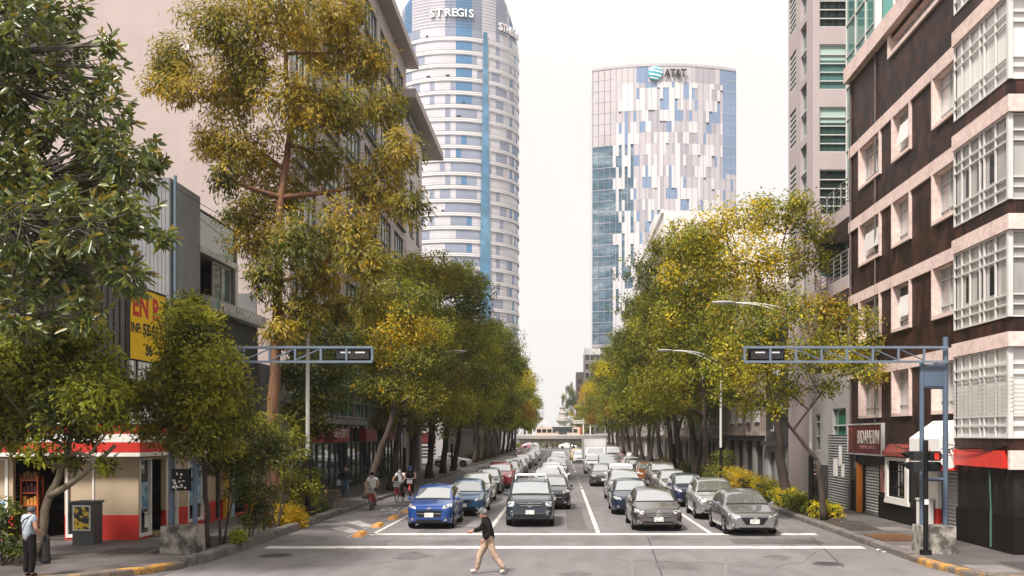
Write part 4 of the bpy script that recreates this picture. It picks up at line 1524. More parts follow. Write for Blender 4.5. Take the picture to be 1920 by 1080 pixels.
def ztop(a):
    x, y = ell(a)
    px = CX + F_PX * x / y
    pts = [(700, 122), (748, 138.5), (772, 143.0), (800, 146.5), (832, 150.5), (870, 153), (905, 151.5), (935, 147.5), (955, 140), (971, 131.5), (1000, 126)]
    for (a0, b0), (a1, b1) in zip(pts, pts[1:]):
        if a0 <= px <= a1:
            return b0 + (b1 - b0) * (px - a0) / (a1 - a0)
    return 140.0


NS = 76
FLH, ZC = 4.25, 131.75
nf = int(ZC // FLH)
rt = random.Random(11)
shell, band, line = MB(), MB(), MB()
colm = []
for k in range(NS):
    r = rt.random()
    colm.append(1 if r < 0.55 else (2 if r < 0.85 else 0))
for k in range(NS):
    a0, a1 = 2 * math.pi * k / NS, 2 * math.pi * (k + 1) / NS
    am = (a0 + a1) / 2
    x, y = ell(am)
    px = CX + F_PX * x / y
    front = math.sin(am) > 0
    bluecol = front and (856 < px < 884)
    bluecol2 = front and px > 955
    for f in range(nf):
        z0 = f * FLH
        (xa, ya), (xb, yb) = ell(a0), ell(a1)
        r = rt.random()
        mi = colm[k] if r < 0.55 else rt.choice((0, 1, 1, 1, 2))
        if bluecol:
            mi = 3 if (f > nf - 7 or r < 0.15) else 2
        if bluecol2 and r < 0.3:
            mi = 3
        if front and 760 < px < 800 and r < 0.45:
            mi = 2
        shell.quad((xa, ya, z0 + 1.25), (xb, yb, z0 + 1.25), (xb, yb, z0 + FLH), (xa, ya, z0 + FLH), mi)
        (xa, ya), (xb, yb) = ell(a0, 0.25), ell(a1, 0.25)
        band.quad((xa, ya, z0), (xb, yb, z0), (xb, yb, z0 + 1.25), (xa, ya, z0 + 1.25))
        (xa2, ya2), (xb2, yb2) = ell(a0, -0.1), ell(a1, -0.1)
        band.quad((xa, ya, z0 + 1.25), (xb, yb, z0 + 1.25), (xb2, yb2, z0 + 1.25), (xa2, ya2, z0 + 1.25))
        (xa, ya), (xb, yb) = ell(a0, 0.34), ell(a1, 0.34)
        for zz, t in ((z0 + 0.02, 0.14), (z0 + 0.62, 0.09), (z0 + 1.27, 0.12), (z0 + 2.0, 0.06), (z0 + 3.4, 0.06)):
            line.quad((xa, ya, zz), (xb, yb, zz), (xb, yb, zz + t), (xa, ya, zz + t))
    # crown
    zt0, zt1 = ztop(a0), ztop(a1)
    (xa, ya), (xb, yb) = ell(a0), ell(a1)
    mi = 3 if (bluecol or (front and (px > 955 or 762 < px < 770))) else (2 if (front and 930 < px < 950) else (colm[k] or 1))
    shell.quad((xa, ya, nf * FLH), (xb, yb, nf * FLH), (xb, yb, zt1), (xa, ya, zt0), mi)
    (xc, yc), (xd, yd) = ell(a0, -0.8), ell(a1, -0.8)
    shell.quad((xa, ya, zt0), (xb, yb, zt1), (xd, yd, zt1 - 0.2), (xc, yc, zt0 - 0.2), 0)
    (xa, ya), (xb, yb) = ell(a0, 0.2), ell(a1, 0.2)
    z = nf * FLH + 0.1
    while z < min(zt0, zt1) - 0.2:
        line.quad((xa, ya, z), (xb, yb, z), (xb, yb, z + 0.16), (xa, ya, z + 0.16))
        z += 0.98
shell.build('glass_shell', [t_pale, t_pale, t_mid, t_blue], tw, fix=False)
band.build('spandrel_band', [t_white], tw, fix=False)
line.build('louvre_line', [t_line], tw, fix=False)
m = MB()
n = 26
for i in range(n):
    za, zb = 20 + (131 - 20) * i / n, 20 + (131 - 20) * (i + 1) / n
    wa, wb = R(6.6 - 4.6 * i / n), R(6.6 - 4.6 * (i + 1) / n)
    ac = R(59.0)
    for q in range(3):
        f0, f1 = -1 + 2 * q / 3, -1 + 2 * (q + 1) / 3
        p = [ell(ac + wa * f0, 0.5), ell(ac + wa * f1, 0.5), ell(ac + wb * f1, 0.5), ell(ac + wb * f0, 0.5)]
        m.quad((*p[0], za), (*p[1], za), (*p[2], zb), (*p[3], zb))
m.build('blue_stripe', [mat('tower_stripe_blue', (0.045, 0.17, 0.29), 0.1, spec=0.8, var=0.35, scale=0.05, col2=(0.11, 0.25, 0.37), lo=0.42, hi=0.7)], tw, fix=False)
for i in range(40):
    a = rt.uniform(R(70), R(150))
    f = rt.randrange(6, nf)
    (xa, ya), (xb, yb) = ell(a, 0.3), ell(a + R(rt.choice((2.2, 3.5))), 0.3)
    if rt.random() < 0.35:
        m = MB()
        m.quad((xa, ya, f * FLH + 1.4), (xb, yb, f * FLH + 1.4), (xb, yb, f * FLH + 1.95), (xa, ya, f * FLH + 1.95))
        m.build('open_vent', [coredark], tw, fix=False)


def arc_text(name, s, size, angs, z, parent, m_):
    bm = bmesh.new()
    for ch, a in zip(s, angs):
        if ch == ' ':
            continue
        x, y = ell(a, 0.45)
        tx, ty = -TA * math.sin(a), -TB * math.cos(a)
        L = math.hypot(tx, ty)
        u = (-tx / L, -ty / L, 0)
        nn = (u[1], -u[0], 0)
        o = text_mesh('tmp', ch, size, face_mat((x, y, z), (u, (0, 0, 1), nn)), m_, None, 0.25, off=tw.location, bold=0.04)
        bm.from_mesh(o.data)
        bpy.data.objects.remove(o)
    me = bpy.data.meshes.new(name)
    bm.to_mesh(me)
    bm.free()
    me.materials.append(m_)
    return link(name, me, tw)


def ang_of_px(px):
    best = min(range(0, 1800), key=lambda i: abs(CX + F_PX * ell(math.pi * i / 1800)[0] / ell(math.pi * i / 1800)[1] - px))
    return math.pi * best / 1800


arc_text('lettering', 'ST REGIS', 3.5, [ang_of_px(p) for p in (812, 824, 0, 840, 852, 863, 873, 883)], 136.0, tw, t_letter)
arc_text('lettering', 'ST REGIS', 3.5, [ang_of_px(p) for p in (937, 943, 0, 950, 956, 961, 965, 968)], 134.0, tw, t_letter)

# ---------------------------------------------------------------- wide office tower with staggered panels
at = empty('office_tower', (43, 412, 0), 'wide curved office tower with patchwork of glass panels tinted white and blue as reflections and globe logo', 'tower')
XA, XB, SAG = 12.9, 73.2, 6.4
xc, half = (XA + XB) / 2, (XB - XA) / 2
rad = (half * half + SAG * SAG) / (2 * SAG)


def arc(t):
    """t in 0..1 along the front, from left to right"""
    x = XA + (XB - XA) * t
    y = 418.5 - (math.sqrt(rad * rad - (x - xc) ** 2) - (rad - SAG))
    return x, y


a_white = mat('white_glass_panel', (0.60, 0.58, 0.585), 0.15, 0.15, spec=0.8)  # panel tints stand in for differing reflections of sky and buildings
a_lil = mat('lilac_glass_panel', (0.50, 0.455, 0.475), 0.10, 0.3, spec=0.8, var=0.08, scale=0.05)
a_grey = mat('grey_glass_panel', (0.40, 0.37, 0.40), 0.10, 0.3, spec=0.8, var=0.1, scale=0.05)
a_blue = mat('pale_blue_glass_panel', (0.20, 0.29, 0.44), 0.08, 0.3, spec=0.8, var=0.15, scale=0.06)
a_teal = mat('painted_reflection_panel', (0.045, 0.10, 0.145), 0.1, spec=0.6, var=0.3, scale=0.12, stretch=(0.5, 1, 2.5), col2=(0.19, 0.25, 0.30), lo=0.46, hi=0.66)  # wavy lighter patches paint in the reflected floors of another building
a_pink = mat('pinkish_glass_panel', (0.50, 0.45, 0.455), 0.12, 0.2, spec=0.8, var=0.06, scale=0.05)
NC, RH, ZB, ZT = 50, 2.3, 41.0, 156.2
nr = int((ZT - ZB) / RH)
ra = random.Random(23)
cellm = {}
for c in range(NC):
    off = ra.randrange(4)
    run, cur = 0, 0
    for r in range(nr):
        px = 1110 + 270 * (c + 0.5) / NC
        z = ZB + (r + 0.5) * RH
        py = CY - F_PX * (z - CAMZ) / 413
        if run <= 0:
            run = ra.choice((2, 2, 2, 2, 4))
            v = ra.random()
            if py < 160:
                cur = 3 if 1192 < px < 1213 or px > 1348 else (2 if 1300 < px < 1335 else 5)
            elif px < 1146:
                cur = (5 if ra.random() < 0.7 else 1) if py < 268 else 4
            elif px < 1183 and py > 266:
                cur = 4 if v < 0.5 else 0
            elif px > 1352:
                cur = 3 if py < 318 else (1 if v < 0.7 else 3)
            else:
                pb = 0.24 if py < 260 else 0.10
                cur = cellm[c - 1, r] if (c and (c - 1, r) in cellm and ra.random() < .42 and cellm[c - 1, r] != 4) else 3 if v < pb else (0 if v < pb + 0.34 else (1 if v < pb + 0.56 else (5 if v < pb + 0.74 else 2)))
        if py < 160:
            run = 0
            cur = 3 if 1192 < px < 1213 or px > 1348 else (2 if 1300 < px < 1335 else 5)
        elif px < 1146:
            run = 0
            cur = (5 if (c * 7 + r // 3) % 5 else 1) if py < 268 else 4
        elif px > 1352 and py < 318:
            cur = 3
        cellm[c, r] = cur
        run -= 1
m = MB()
ed = MB()
for (c, r), mi in cellm.items():
    t0, t1 = c / NC, (c + 1) / NC
    px = 1110 + 270 * (c + 0.5) / NC
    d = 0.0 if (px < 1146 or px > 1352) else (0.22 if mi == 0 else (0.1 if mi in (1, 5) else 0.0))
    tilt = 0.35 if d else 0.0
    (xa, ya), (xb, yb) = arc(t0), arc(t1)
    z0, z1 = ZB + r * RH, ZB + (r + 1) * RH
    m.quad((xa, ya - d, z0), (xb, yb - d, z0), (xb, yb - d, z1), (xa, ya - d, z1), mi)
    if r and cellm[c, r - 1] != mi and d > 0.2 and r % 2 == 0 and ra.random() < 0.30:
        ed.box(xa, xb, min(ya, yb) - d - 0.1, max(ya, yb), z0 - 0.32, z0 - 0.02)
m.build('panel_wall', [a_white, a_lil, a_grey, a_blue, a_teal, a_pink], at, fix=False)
ed.build('painted_shadow', [coredark], at)  # near-black strips paint the small shadows between staggered panels
m = MB()
for r in range(0, nr + 1, 2):
    z = ZB + r * RH
    for c in range(NC):
        px = 1110 + 270 * (c + 0.5) / NC
        if px < 1146 or px > 1352:
            (xa, ya), (xb, yb) = arc(c / NC), arc((c + 1) / NC)
            m.quad((xa, ya - 0.15, z), (xb, yb - 0.15, z), (xb, yb - 0.15, z + 0.22), (xa, ya - 0.15, z + 0.22))
for c in range(0, NC + 1, 2):
    x, y = arc(c / NC)
    m.box(x - 0.05, x + 0.05, y - 0.45, y, ZB, ZT)
m.build('floor_line', [mat('thin_grey_line', (0.42, 0.42, 0.46), 0.4)], at, fix=False)
m = MB()
nq = 24
for i in range(nq):
    (xa, ya), (xb, yb) = arc(i / nq), arc((i + 1) / nq)
    m.quad((xa, ya, ZT), (xb, yb, ZT), (xb, 455, ZT), (xa, 455, ZT))
    m.quad((xa, ya - 0.3, ZT - 0.5), (xb, yb - 0.3, ZT - 0.5), (xb, yb - 0.3, ZT + 0.6), (xa, ya - 0.3, ZT + 0.6))
    m.quad((xa, ya + 3, 0), (xb, yb + 3, 0), (xb, yb + 3, ZB), (xa, ya + 3, ZB), 1)
    m.quad((xa, ya - 1, ZB - 1.2), (xb, yb - 1, ZB - 1.2), (xb, yb - 1, ZB), (xa, ya - 1, ZB))
    m.quad((xa, ya - 1, ZB - 1.2), (xb, yb - 1, ZB - 1.2), (xb, yb + 3, ZB - 1.2), (xa, ya + 3, ZB - 1.2))
for x, y in (arc(0), arc(1)):
    m.quad((x, y, ZB), (x, 455, ZB), (x, 455, ZT), (x, y, ZT))
    m.quad((x, y + 3, 0), (x, 455, 0), (x, 455, ZB), (x, y + 3, ZB), 1)
m.build('shell', [a_lil, t_mid], at, fix=False)
m = MB()
for i in range(9):
    x, y = arc(0.03 + i * 0.117)
    m.box(x - 0.8, x + 0.8, y + 1.0, y + 2.5, 0, ZB - 1.2)
m.build('column', [t_white], at)
# globe logo and lettering
gx, gz = WX(1229, 411), WZ(137, 411)
gy = arc((gx - XA) / (XB - XA))[1] - 1.0
m = MB()
NL, NM = 18, 28
tiltm = Matrix.Rotation(R(12), 3, 'Y')
for i in range(NL):
    for j in range(NM):
        def sp(i_, j_):
            la, lo_ = -math.pi / 2 + math.pi * i_ / NL, 2 * math.pi * j_ / NM
            p = tiltm @ V((math.cos(la) * math.cos(lo_), math.cos(la) * math.sin(lo_), math.sin(la)))
            return (gx + 3.1 * p.x, gy + 0.9 * p.y, gz + 3.1 * p.z)
        wl = i in (4, 7, 10, 13) and (0.55 < (j % NM) / NM < 0.95)
        m.quad(sp(i, j), sp(i, j + 1), sp(i + 1, j + 1), sp(i + 1, j), 1 if wl else 0)
m.build('globe_logo', [mat('logo_globe_teal', (0.015, 0.30, 0.38), 0.4), t_letter], at, smooth='all', fix=False)
text_mesh('lettering', 'AT&T', 4.3, face_mat((WX(1267, 410), gy - 0.3, gz - 0.1), '-y'), mat('letter_black', (0.008, 0.008, 0.012), 0.6, spec=0.1), at, 0.3, sx=0.84, bold=0.09)

# grey office blocks at the foot of the tower
fb1 = empty('office_block', (12, 372, 0), 'grey concrete office block at the foot of the wide glass tower', 'building')
FB1 = FY(372)
m = MB()
hs = [(8.9 + 1.9 * i, 10.3 + 1.9 * i, 4 + 3.4 * k, 6 + 3.4 * k) for i in range(6) for k in range(9)]
m.holes(FB1, 8.6, 21, 0, 35, hs, 0.4)
m.quad((8.6, 372, 0), (8.6, 395, 0), (8.6, 395, 35), (8.6, 372, 35))
m.quad((8.6, 372, 35), (21, 372, 35), (21, 395, 35), (8.6, 395, 35))
m.box(8.9, 20.8, 372.5, 394, 0, 34.8, 1)
m.build('wall', [mat('grey_concrete', (0.27, 0.25, 0.25), 0.8, var=0.12, scale=0.2), glass_d], fb1, fix=False)
m = MB()
m.box(8.4, 14.5, 371.8, 372.6, 33.2, 35.6)
m.build('parapet', [t_white], fb1)
fb2 = empty('office_block', (7, 384, 0), 'narrow tan office block beside the grey block at the end of the street', 'building')
m = MB()
m.holes(FY(384), 5.6, 8.55, 0, 27.5, [(6.2, 7.9, 3 + 3.3 * k, 5 + 3.3 * k) for k in range(7)], 0.4)
m.quad((5.6, 384, 0), (5.6, 400, 0), (5.6, 400, 27.5), (5.6, 384, 27.5))
m.quad((5.6, 384, 27.5), (8.55, 384, 27.5), (8.55, 400, 27.5), (5.6, 400, 27.5))
m.box(5.9, 8.4, 384.5, 399, 0, 27.3, 1)
m.build('wall', [mat('tan_concrete', (0.33, 0.27, 0.24), 0.8, var=0.12, scale=0.2), glass_d], fb2, fix=False)

# ---------------------------------------------------------------- roundabout fountain with the bronze archer
FXc, FYc = 0.3, 268.0
far = MB()
far.box(-120, 120, 281, 420, -0.01, 1.2)
tag(far.build('far_terrace_ground', [mat('far_paving', (0.2, 0.185, 0.175), 0.8, var=0.15, scale=0.1)]), kind='structure')
stone = mat('fountain_stone', (0.33, 0.30, 0.275), 0.75, var=0.12, scale=0.8)
fo = empty('fountain', (FXc, FYc, 0), 'round stone fountain with two bowls and tall pedestal at the end of the street', 'fountain')
m = MB()
m.lathe([(11.6, 0.0), (11.6, 1.9), (12.6, 2.35), (12.7, 3.2), (12.45, 3.42), (11.9, 3.42), (11.8, 3.0), (0.0, 3.0)], (FXc, FYc, 0), 56)
m.build('basin', [stone], fo, smooth=True)
m = MB()
m.lathe([(0.9, 3.0), (1.2, 3.8), (1.5, 4.4), (2.6, 5.0), (3.1, 5.5), (3.0, 5.65), (1.0, 5.5), (1.05, 6.3), (1.6, 6.8), (1.9, 7.15), (1.8, 7.3), (1.0, 7.25)], (FXc, FYc, 0), 32)
m.build('bowl', [mat('bowl_stone', (0.36, 0.34, 0.32), 0.7, var=0.15)], fo, smooth=True)
m = MB()
m.lathe([(1.6, 7.3), (1.6, 7.8), (1.15, 8.0), (1.0, 9.0), (1.2, 9.1), (1.2, 9.3), (0.85, 9.5), (0.75, 10.3), (0.95, 10.5), (0.95, 10.75), (0, 10.75)], (FXc, FYc, 0), 20)
m.build('pedestal', [mat('pedestal_stone', (0.37, 0.33, 0.30), 0.75, var=0.15)], fo, smooth=True)
m = MB()
m.lathe([(0, 3.05), (11.75, 3.06)], (FXc, FYc, 0), 40)
m.build('water', [mat('water', (0.05, 0.08, 0.08), 0.05)], fo)

# double-deck red bus behind the fountain
bus = empty('double_decker_bus', (WX(1047, 290), 290, 1.2), 'red and cream double decker bus passing behind the round fountain', 'bus')
bx = bus.location.x
m = MB()
m.box(bx - 6.5, bx + 6.5, 289, 291.4, 1.6, 2.8, 0)
m.box(bx - 6.5, bx + 6.2, 289, 291.4, 2.8, 5.6, 1)
m.box(bx + 6.2, bx + 6.55, 289, 291.4, 2.8, 5.6, 0)
m.build('body', [red, mat('bus_cream', (0.55, 0.42, 0.34), 0.4)], bus)
for z0, z1 in ((2.3, 3.2), (4.0, 5.0)):
    m = MB()
    for k in range(8):
        m.box(bx - 6.2 + k * 1.5, bx - 5.0 + k * 1.5, 288.96, 288.99, z0, z1)
    m.build('window_row', [glass_d], bus)
for dx in (-4.3, 4.0):
    m = MB()
    m.lathe([(0, -0.15), (0.5, -0.15), (0.5, 0.15), (0, 0.15)], (bx + dx, 289.2, 1.7), 16, axis='y')
    m.build('wheel', [rubber], bus)

for i, (pa, pb_, lab) in enumerate(((975, 1028, 'white traffic signal gantry beyond the fountain, on the side of the tall hotel tower'), (1074, 1112, 'white traffic signal gantry beyond the fountain, on the side of the wide office tower'))):
    xa, xb = WX(pa, 284), WX(pb_, 284)
    g = empty('signal_gantry', ((xa + xb) / 2, 284, 1.2), lab, 'gantry', 'far signal gantries')
    m = MB()
    for x in (xa + 0.8, xa + 3.6) if i == 0 else (xb - 2.8, xb - 0.8):
        m.box(x - 0.13, x + 0.13, 283.9, 284.1, 1.2, 8.0)
    m.build('post', [white], g)
    m = MB()
    for z in (6.6, 7.3):
        m.box(xa, xb, 283.7, 283.88, z, z + 0.2)
    for k in range(8):
        x = xa + (xb - xa) * k / 8
        m.bar((x, 283.79, 6.7), (x + (xb - xa) / 16, 283.79, 7.4), 0.06)
        m.bar((x + (xb - xa) / 16, 283.79, 7.4), (x + (xb - xa) / 8, 283.79, 6.7), 0.06)
    m.build('truss', [white], g)
# ================================================================ trees and shrubs
import numpy as np

lf_dark = leafmat('leaf_dark_green', (0.045, 0.054, 0.008), 0.4)
lf_green = leafmat('leaf_green', (0.115, 0.132, 0.013), 0.5)
lf_olive = leafmat('leaf_olive', (0.225, 0.203, 0.018), 0.5)
lf_lime = leafmat('leaf_lime', (0.345, 0.335, 0.024), 0.5)
lf_yel = leafmat('leaf_yellow', (0.62, 0.41, 0.012), 0.5)
lf_rust = leafmat('leaf_rust', (0.30, 0.11, 0.016), 0.4)
lf_gold = leafmat('leaf_gold_olive', (0.36, 0.27, 0.03), 0.5)
lf_glossy = leafmat('leaf_glossy', (0.092, 0.108, 0.019), 0.35, rough=0.35, gloss=0.06)
lf_glossy2 = leafmat('leaf_glossy_light', (0.19, 0.185, 0.028), 0.4, rough=0.38, gloss=0.05)
lf_young = leafmat('leaf_young', (0.24, 0.15, 0.02), 0.3, rough=0.35, gloss=0.06)
LEAF = {'dk': lf_dark, 'gr': lf_green, 'ol': lf_olive, 'li': lf_lime, 'ye': lf_yel, 'ru': lf_rust, 'go': lf_gold, 'gl': lf_glossy, 'g2': lf_glossy2, 'yo': lf_young}


def np_mesh(name, co, quads, mi, mats, parent):
    me = bpy.data.meshes.new(name)
    me.vertices.add(len(co))
    me.vertices.foreach_set('co', co.astype(np.float32).ravel())
    me.loops.add(quads.size)
    me.loops.foreach_set('vertex_index', quads.astype(np.int32).ravel())
    me.polygons.add(len(quads))
    me.polygons.foreach_set('loop_start', np.arange(0, quads.size, 4, dtype=np.int32))
    for m_ in mats:
        me.materials.append(m_)
    me.polygons.foreach_set('material_index', mi.astype(np.int32))
    me.update(calc_edges=True)
    return link(name, me, parent)


def unit(a):
    return a / np.maximum(np.linalg.norm(a, axis=1, keepdims=True), 1e-9)


def leaf_arrays(rng, base, axis, L, W, hexa=False, curl=0.0, norm=None):
    n = len(base)
    L = L * rng.uniform(0.55, 1.3, (n, 1))
    W = W * rng.uniform(0.7, 1.25, (n, 1))
    if norm is None:
        rnd = unit(rng.normal(size=(n, 3)))
        rnd[:, 2] *= 0.35
        w_ = unit(np.cross(axis, rnd + 1e-3))
        nn = unit(np.cross(w_, axis))
    else:
        axis = unit(axis - 0.85 * norm * np.sum(axis * norm, 1, keepdims=True))
        w_ = unit(np.cross(norm, axis))
        nn = norm
    if not hexa:
        mid = base + axis * L * 0.5
        co = np.stack([base, mid + w_ * W * 0.5 + nn * W * 0.15, base + axis * L, mid - w_ * W * 0.5 + nn * W * 0.15], 1)
        q = (np.arange(n)[:, None] * 4 + np.arange(4)[None]).reshape(-1, 4)
        return co.reshape(-1, 3), q
    dr = np.array([[0, 0, -1.0]])
    a = base + axis * L * 0.28
    b = base + axis * L * 0.68 + dr * L * curl * 0.35
    t = base + axis * L * 0.98 + dr * L * curl
    up = nn * W * 0.22
    co = np.stack([base, a + w_ * W * .46 + up, b + w_ * W * .42 + up, t, b - w_ * W * .42 + up, a - w_ * W * .46 + up], 1)
    k = np.arange(n)[:, None] * 6
    q = np.concatenate([k + np.array([[0, 1, 2, 3]]), k + np.array([[0, 3, 4, 5]])], 1).reshape(-1, 4)
    return co.reshape(-1, 3), q


def foliage(name, clumps, parent, seed, n, L, W, mix, droop=0.0, spray=9, sig=0.17, shell=0.4, flat=0.75, clumpw=0.5, part_off=None):
    """clumps: (centre, radius, weight, key or None). Leaves sit in small sprays through each clump's volume, denser towards its skin"""
    rng = np.random.default_rng(seed)
    keys = list(mix)
    pr = np.array([mix[k] for k in keys], float)
    pr /= pr.sum()
    tot = sum(c[1] ** 2 * c[2] for c in clumps)
    cs, qs, ms, nv = [], [], [], 0
    for c, r, wgt, key in clumps:
        ns = max(3, int(n * r * r * wgt / tot / spray))
        d = unit(rng.normal(size=(ns, 3)))
        rad = r * (shell + (1 - shell) * rng.random((ns, 1)) ** 0.6)
        # lobed outline
        ph = rng.uniform(0, 6.28, 3)
        lob = 1 + 0.18 * np.sin(3 * d[:, :1] + ph[0]) + 0.16 * np.sin(4 * d[:, 1:2] + ph[1]) + 0.12 * np.sin(5 * d[:, 2:3] + ph[2])
        sc_ = np.array(c)[None] + d * rad * lob * np.array([[1, 1, flat]])
        dom = keys.index(key) if key else int(rng.choice(len(keys), p=pr))
        sm = np.where(rng.random(ns) < clumpw, dom, rng.choice(len(keys), size=ns, p=pr))
        base = np.repeat(sc_, spray, 0) + rng.normal(size=(ns * spray, 3)) * sig * max(0.5, r) ** 0.5
        ax = unit(np.repeat(d, spray, 0) * 0.6 + rng.normal(size=(ns * spray, 3)) * 0.75 + np.array([[0, 0, -droop]]))
        nrm = unit(np.repeat(d, spray, 0) * 0.8 + np.array([[0, -0.12, 0.42]]) + rng.normal(size=(ns * spray, 3)) * 0.42)
        co, q = leaf_arrays(rng, base, ax, L, W, norm=nrm)
        m_ = np.repeat(sm, spray)
        stray = rng.random(len(m_)) < 0.06
        m_ = np.where(stray, rng.choice(len(keys), size=len(m_), p=pr), m_)
        cs.append(co)
        qs.append(q + nv)
        ms.append(m_)
        nv += len(co)
    co = np.concatenate(cs)
    off = np.array(part_off if part_off is not None else parent.location)
    return np_mesh(name, co - off[None], np.concatenate(qs), np.concatenate(ms), [LEAF[k] for k in keys], parent)


def bez(a, b, c, n=6):
    return [a * (1 - t) ** 2 + b * 2 * t * (1 - t) + c * t * t for t in [i / n for i in range(n + 1)]]


def limbs(name, base, forks, clumps, parent, seed, r0, r1, barkm, twigs=3, wob=0.12, lean=None):
    """a tapered trunk through FORKS (points); limbs grow from the nearest wood already there, so that they branch like a tree"""
    rr_ = random.Random(seed)
    m = MB()
    pts = [V(base)] + [V(f) for f in forks]
    full = [pts[0]]
    for a, b in zip(pts, pts[1:]):
        for k in range(1, 5):
            q = a.lerp(b, k / 4)
            q += V((rr_.uniform(-wob, wob), rr_.uniform(-wob, wob), 0)) * 0.5
            full.append(q)
    n = len(full)
    rad = [r0 + (r1 - r0) * i / (n - 1) for i in range(n)]
    rad[0] *= 1.35
    m.tube(full, rad, 9)
    cand = [(full[i], rad[i]) for i in range(max(1, n // 3), n)]
    axis = full[n // 2:]
    for c, r, wgt, key in sorted(clumps, key=lambda q: min((V(q[0]) - p).length for p in axis)):
        c = V(c)
        st, sr = min(cand, key=lambda q: (q[0] - c).length * (1.0 if q[0].z < c.z + 0.2 else 1.5) + (0.25 / max(q[1], 0.02)) * 0.12)
        mid = st.lerp(c, 0.5) + V((rr_.uniform(-.3, .3), rr_.uniform(-.3, .3), rr_.uniform(-0.1, 0.45)))
        p = bez(st, mid, c, 6)
        rs = max(0.022, min(sr * 0.8, 0.035 + 0.034 * (c - st).length))
        rads = [rs * (1 - 0.62 * i / 6) + 0.004 for i in range(7)]
        m.tube(p, rads, 6, cap=False)
        cand += [(p[i], rads[i]) for i in (2, 3, 4, 5, 6)]
        for k in range(twigs):
            s = p[rr_.choice((3, 4, 5, 6))]
            e = c + V((rr_.uniform(-1, 1), rr_.uniform(-1, 1), rr_.uniform(-0.5, 0.9))) * r * 0.85
            m.tube(bez(s, s.lerp(e, 0.5) + V((0, 0, rr_.uniform(-0.1, 0.25))), e, 4), [0.018 * (1 - 0.2 * i) + 0.003 for i in range(5)], 5, cap=False)
    return m.build(name, [barkm], parent, smooth='all', fix=False)


def pxclumps(lst, Y, seed, dep=1.6):
    rr_ = random.Random(seed)
    out = []
    for t in lst:
        px, py, r = t[:3]
        key = t[3] if len(t) > 3 else None
        wgt = t[4] if len(t) > 4 else 1.0
        y = Y + rr_.uniform(-dep, dep)
        out.append((V((WX(px, y), y, WZ(py, y))), r * Y / F_PX, wgt, key))
    return out


# ---- big rubber tree over the corner (branch tips carry whorls of long glossy leaves)
def rubber_tree():
    base = V((-15.8, 24.5, Z0))
    root = empty('rubber_tree', base, 'large rubber tree with long glossy dark green leaves overhanging the corner store', 'tree')
    L = [(30, 50, 95), (110, 95, 75), (60, 190, 110), (165, 215, 85), (235, 290, 75), (120, 320, 120), (40, 420, 120), (175, 420, 95), (262, 405, 62), (110, 520, 95), (235, 520, 62), (10, 300, 100),
         (275, 325, 45), (185, 150, 45), (205, 85, 28), (-60, 130, 120), (-70, 330, 130), (-40, 520, 110), (40, 590, 70), (150, 590, 55), (300, 440, 28), (205, 130, 30), (300, 300, 24), (25, -40, 90), (-80, -60, 140), (120, 20, 50)]
    rng = np.random.default_rng(4)
    rr_ = random.Random(4)
    m = MB()
    top = V((-15.2, 24.2, 8.5))
    trunk = [base, V((-15.7, 24.5, 2.5)), V((-15.4, 24.2, 5.5)), top, V((-15.0, 24.0, 12.0))]
    m.tube(trunk, [0.42, 0.34, 0.3, 0.26, 0.16], 10)
    heads, axes = [], []
    for px, py, r in L:
        Y = 22.6 + rr_.uniform(-1.7, 1.9)
        c = V((WX(px, Y), Y, WZ(py, Y)))
        rm = r * 22.6 / F_PX
        st = min(trunk[2:], key=lambda q: (q - c).length)
        p = bez(st, st.lerp(c, 0.5) + V((0, 0, 0.4)), c, 6)
        m.tube(p, [0.085 * (1 - i / 7.5) + 0.014 for i in range(7)], 6, cap=False)
        nw = max(6, int(40 * rm * rm))
        for k in range(nw):
            d = V(unit(rng.normal(size=(1, 3)))[0])
            d.z = d.z * 0.8 + 0.12
            e = c + d * rm * (0.45 + 0.55 * rr_.random() ** 0.5)
            s = p[rr_.choice((3, 4, 5, 6))] + d * rm * rr_.uniform(0.0, 0.3)
            ax = (d + V((0.1, 0, 0.45))).normalized()
            m.tube((s, s.lerp(e, 0.6) - ax * 0.05, e), (0.018, 0.013, 0.008), 5, cap=False)
            heads.append(e)
            axes.append(ax)
    m.build('trunk', [mat('rubber_bark', (0.09, 0.075, 0.055), 0.85, var=0.3)], root, smooth='all', fix=False)
    B, A, MI = [], [], []
    for e, ax in zip(heads, axes):
        k = rr_.randint(9, 15)
        q = ax.to_track_quat('Z', 'Y')
        kind = rr_.random()
        for i in range(k):
            an = i * 2.399 + rr_.random() * 0.4
            el = R(rr_.uniform(5, 50)) if i > 2 else R(rr_.uniform(50, 85))
            v = q @ V((math.cos(an) * math.cos(el), math.sin(an) * math.cos(el), math.sin(el)))
            v = (v + V((0, 0, -0.38 if i > 2 else 0))).normalized()
            B.append(e - ax * (0.035 * i))
            A.append(v)
            MI.append(2 if (i < 2 and kind < 0.35) or rr_.random() < 0.015 else (1 if rr_.random() < 0.3 else 0))
    B, A = np.array([tuple(b) for b in B]), np.array([tuple(a) for a in A])
    co, q = leaf_arrays(rng, B, A, 0.255, 0.088, hexa=True, curl=0.2)
    np_mesh('crown', co - np.array(root.location)[None], q, np.repeat(np.array(MI), 2), [lf_glossy, lf_glossy2, lf_young], root)


rubber_tree()


def tree(name, label, base, forks, clumps, seed, n, L, W, mix, barkm=bark, r0=0.2, r1=0.1, droop=0.1, group=None, cat='tree', **kw):
    root = empty(name, base, label, cat, group)
    limbs('trunk', base, forks, clumps, root, seed, r0, r1, barkm, twigs=kw.pop('twigs', 3))
    foliage('crown', clumps, root, seed, n, L, W, mix, droop=droop, **kw)
    return root


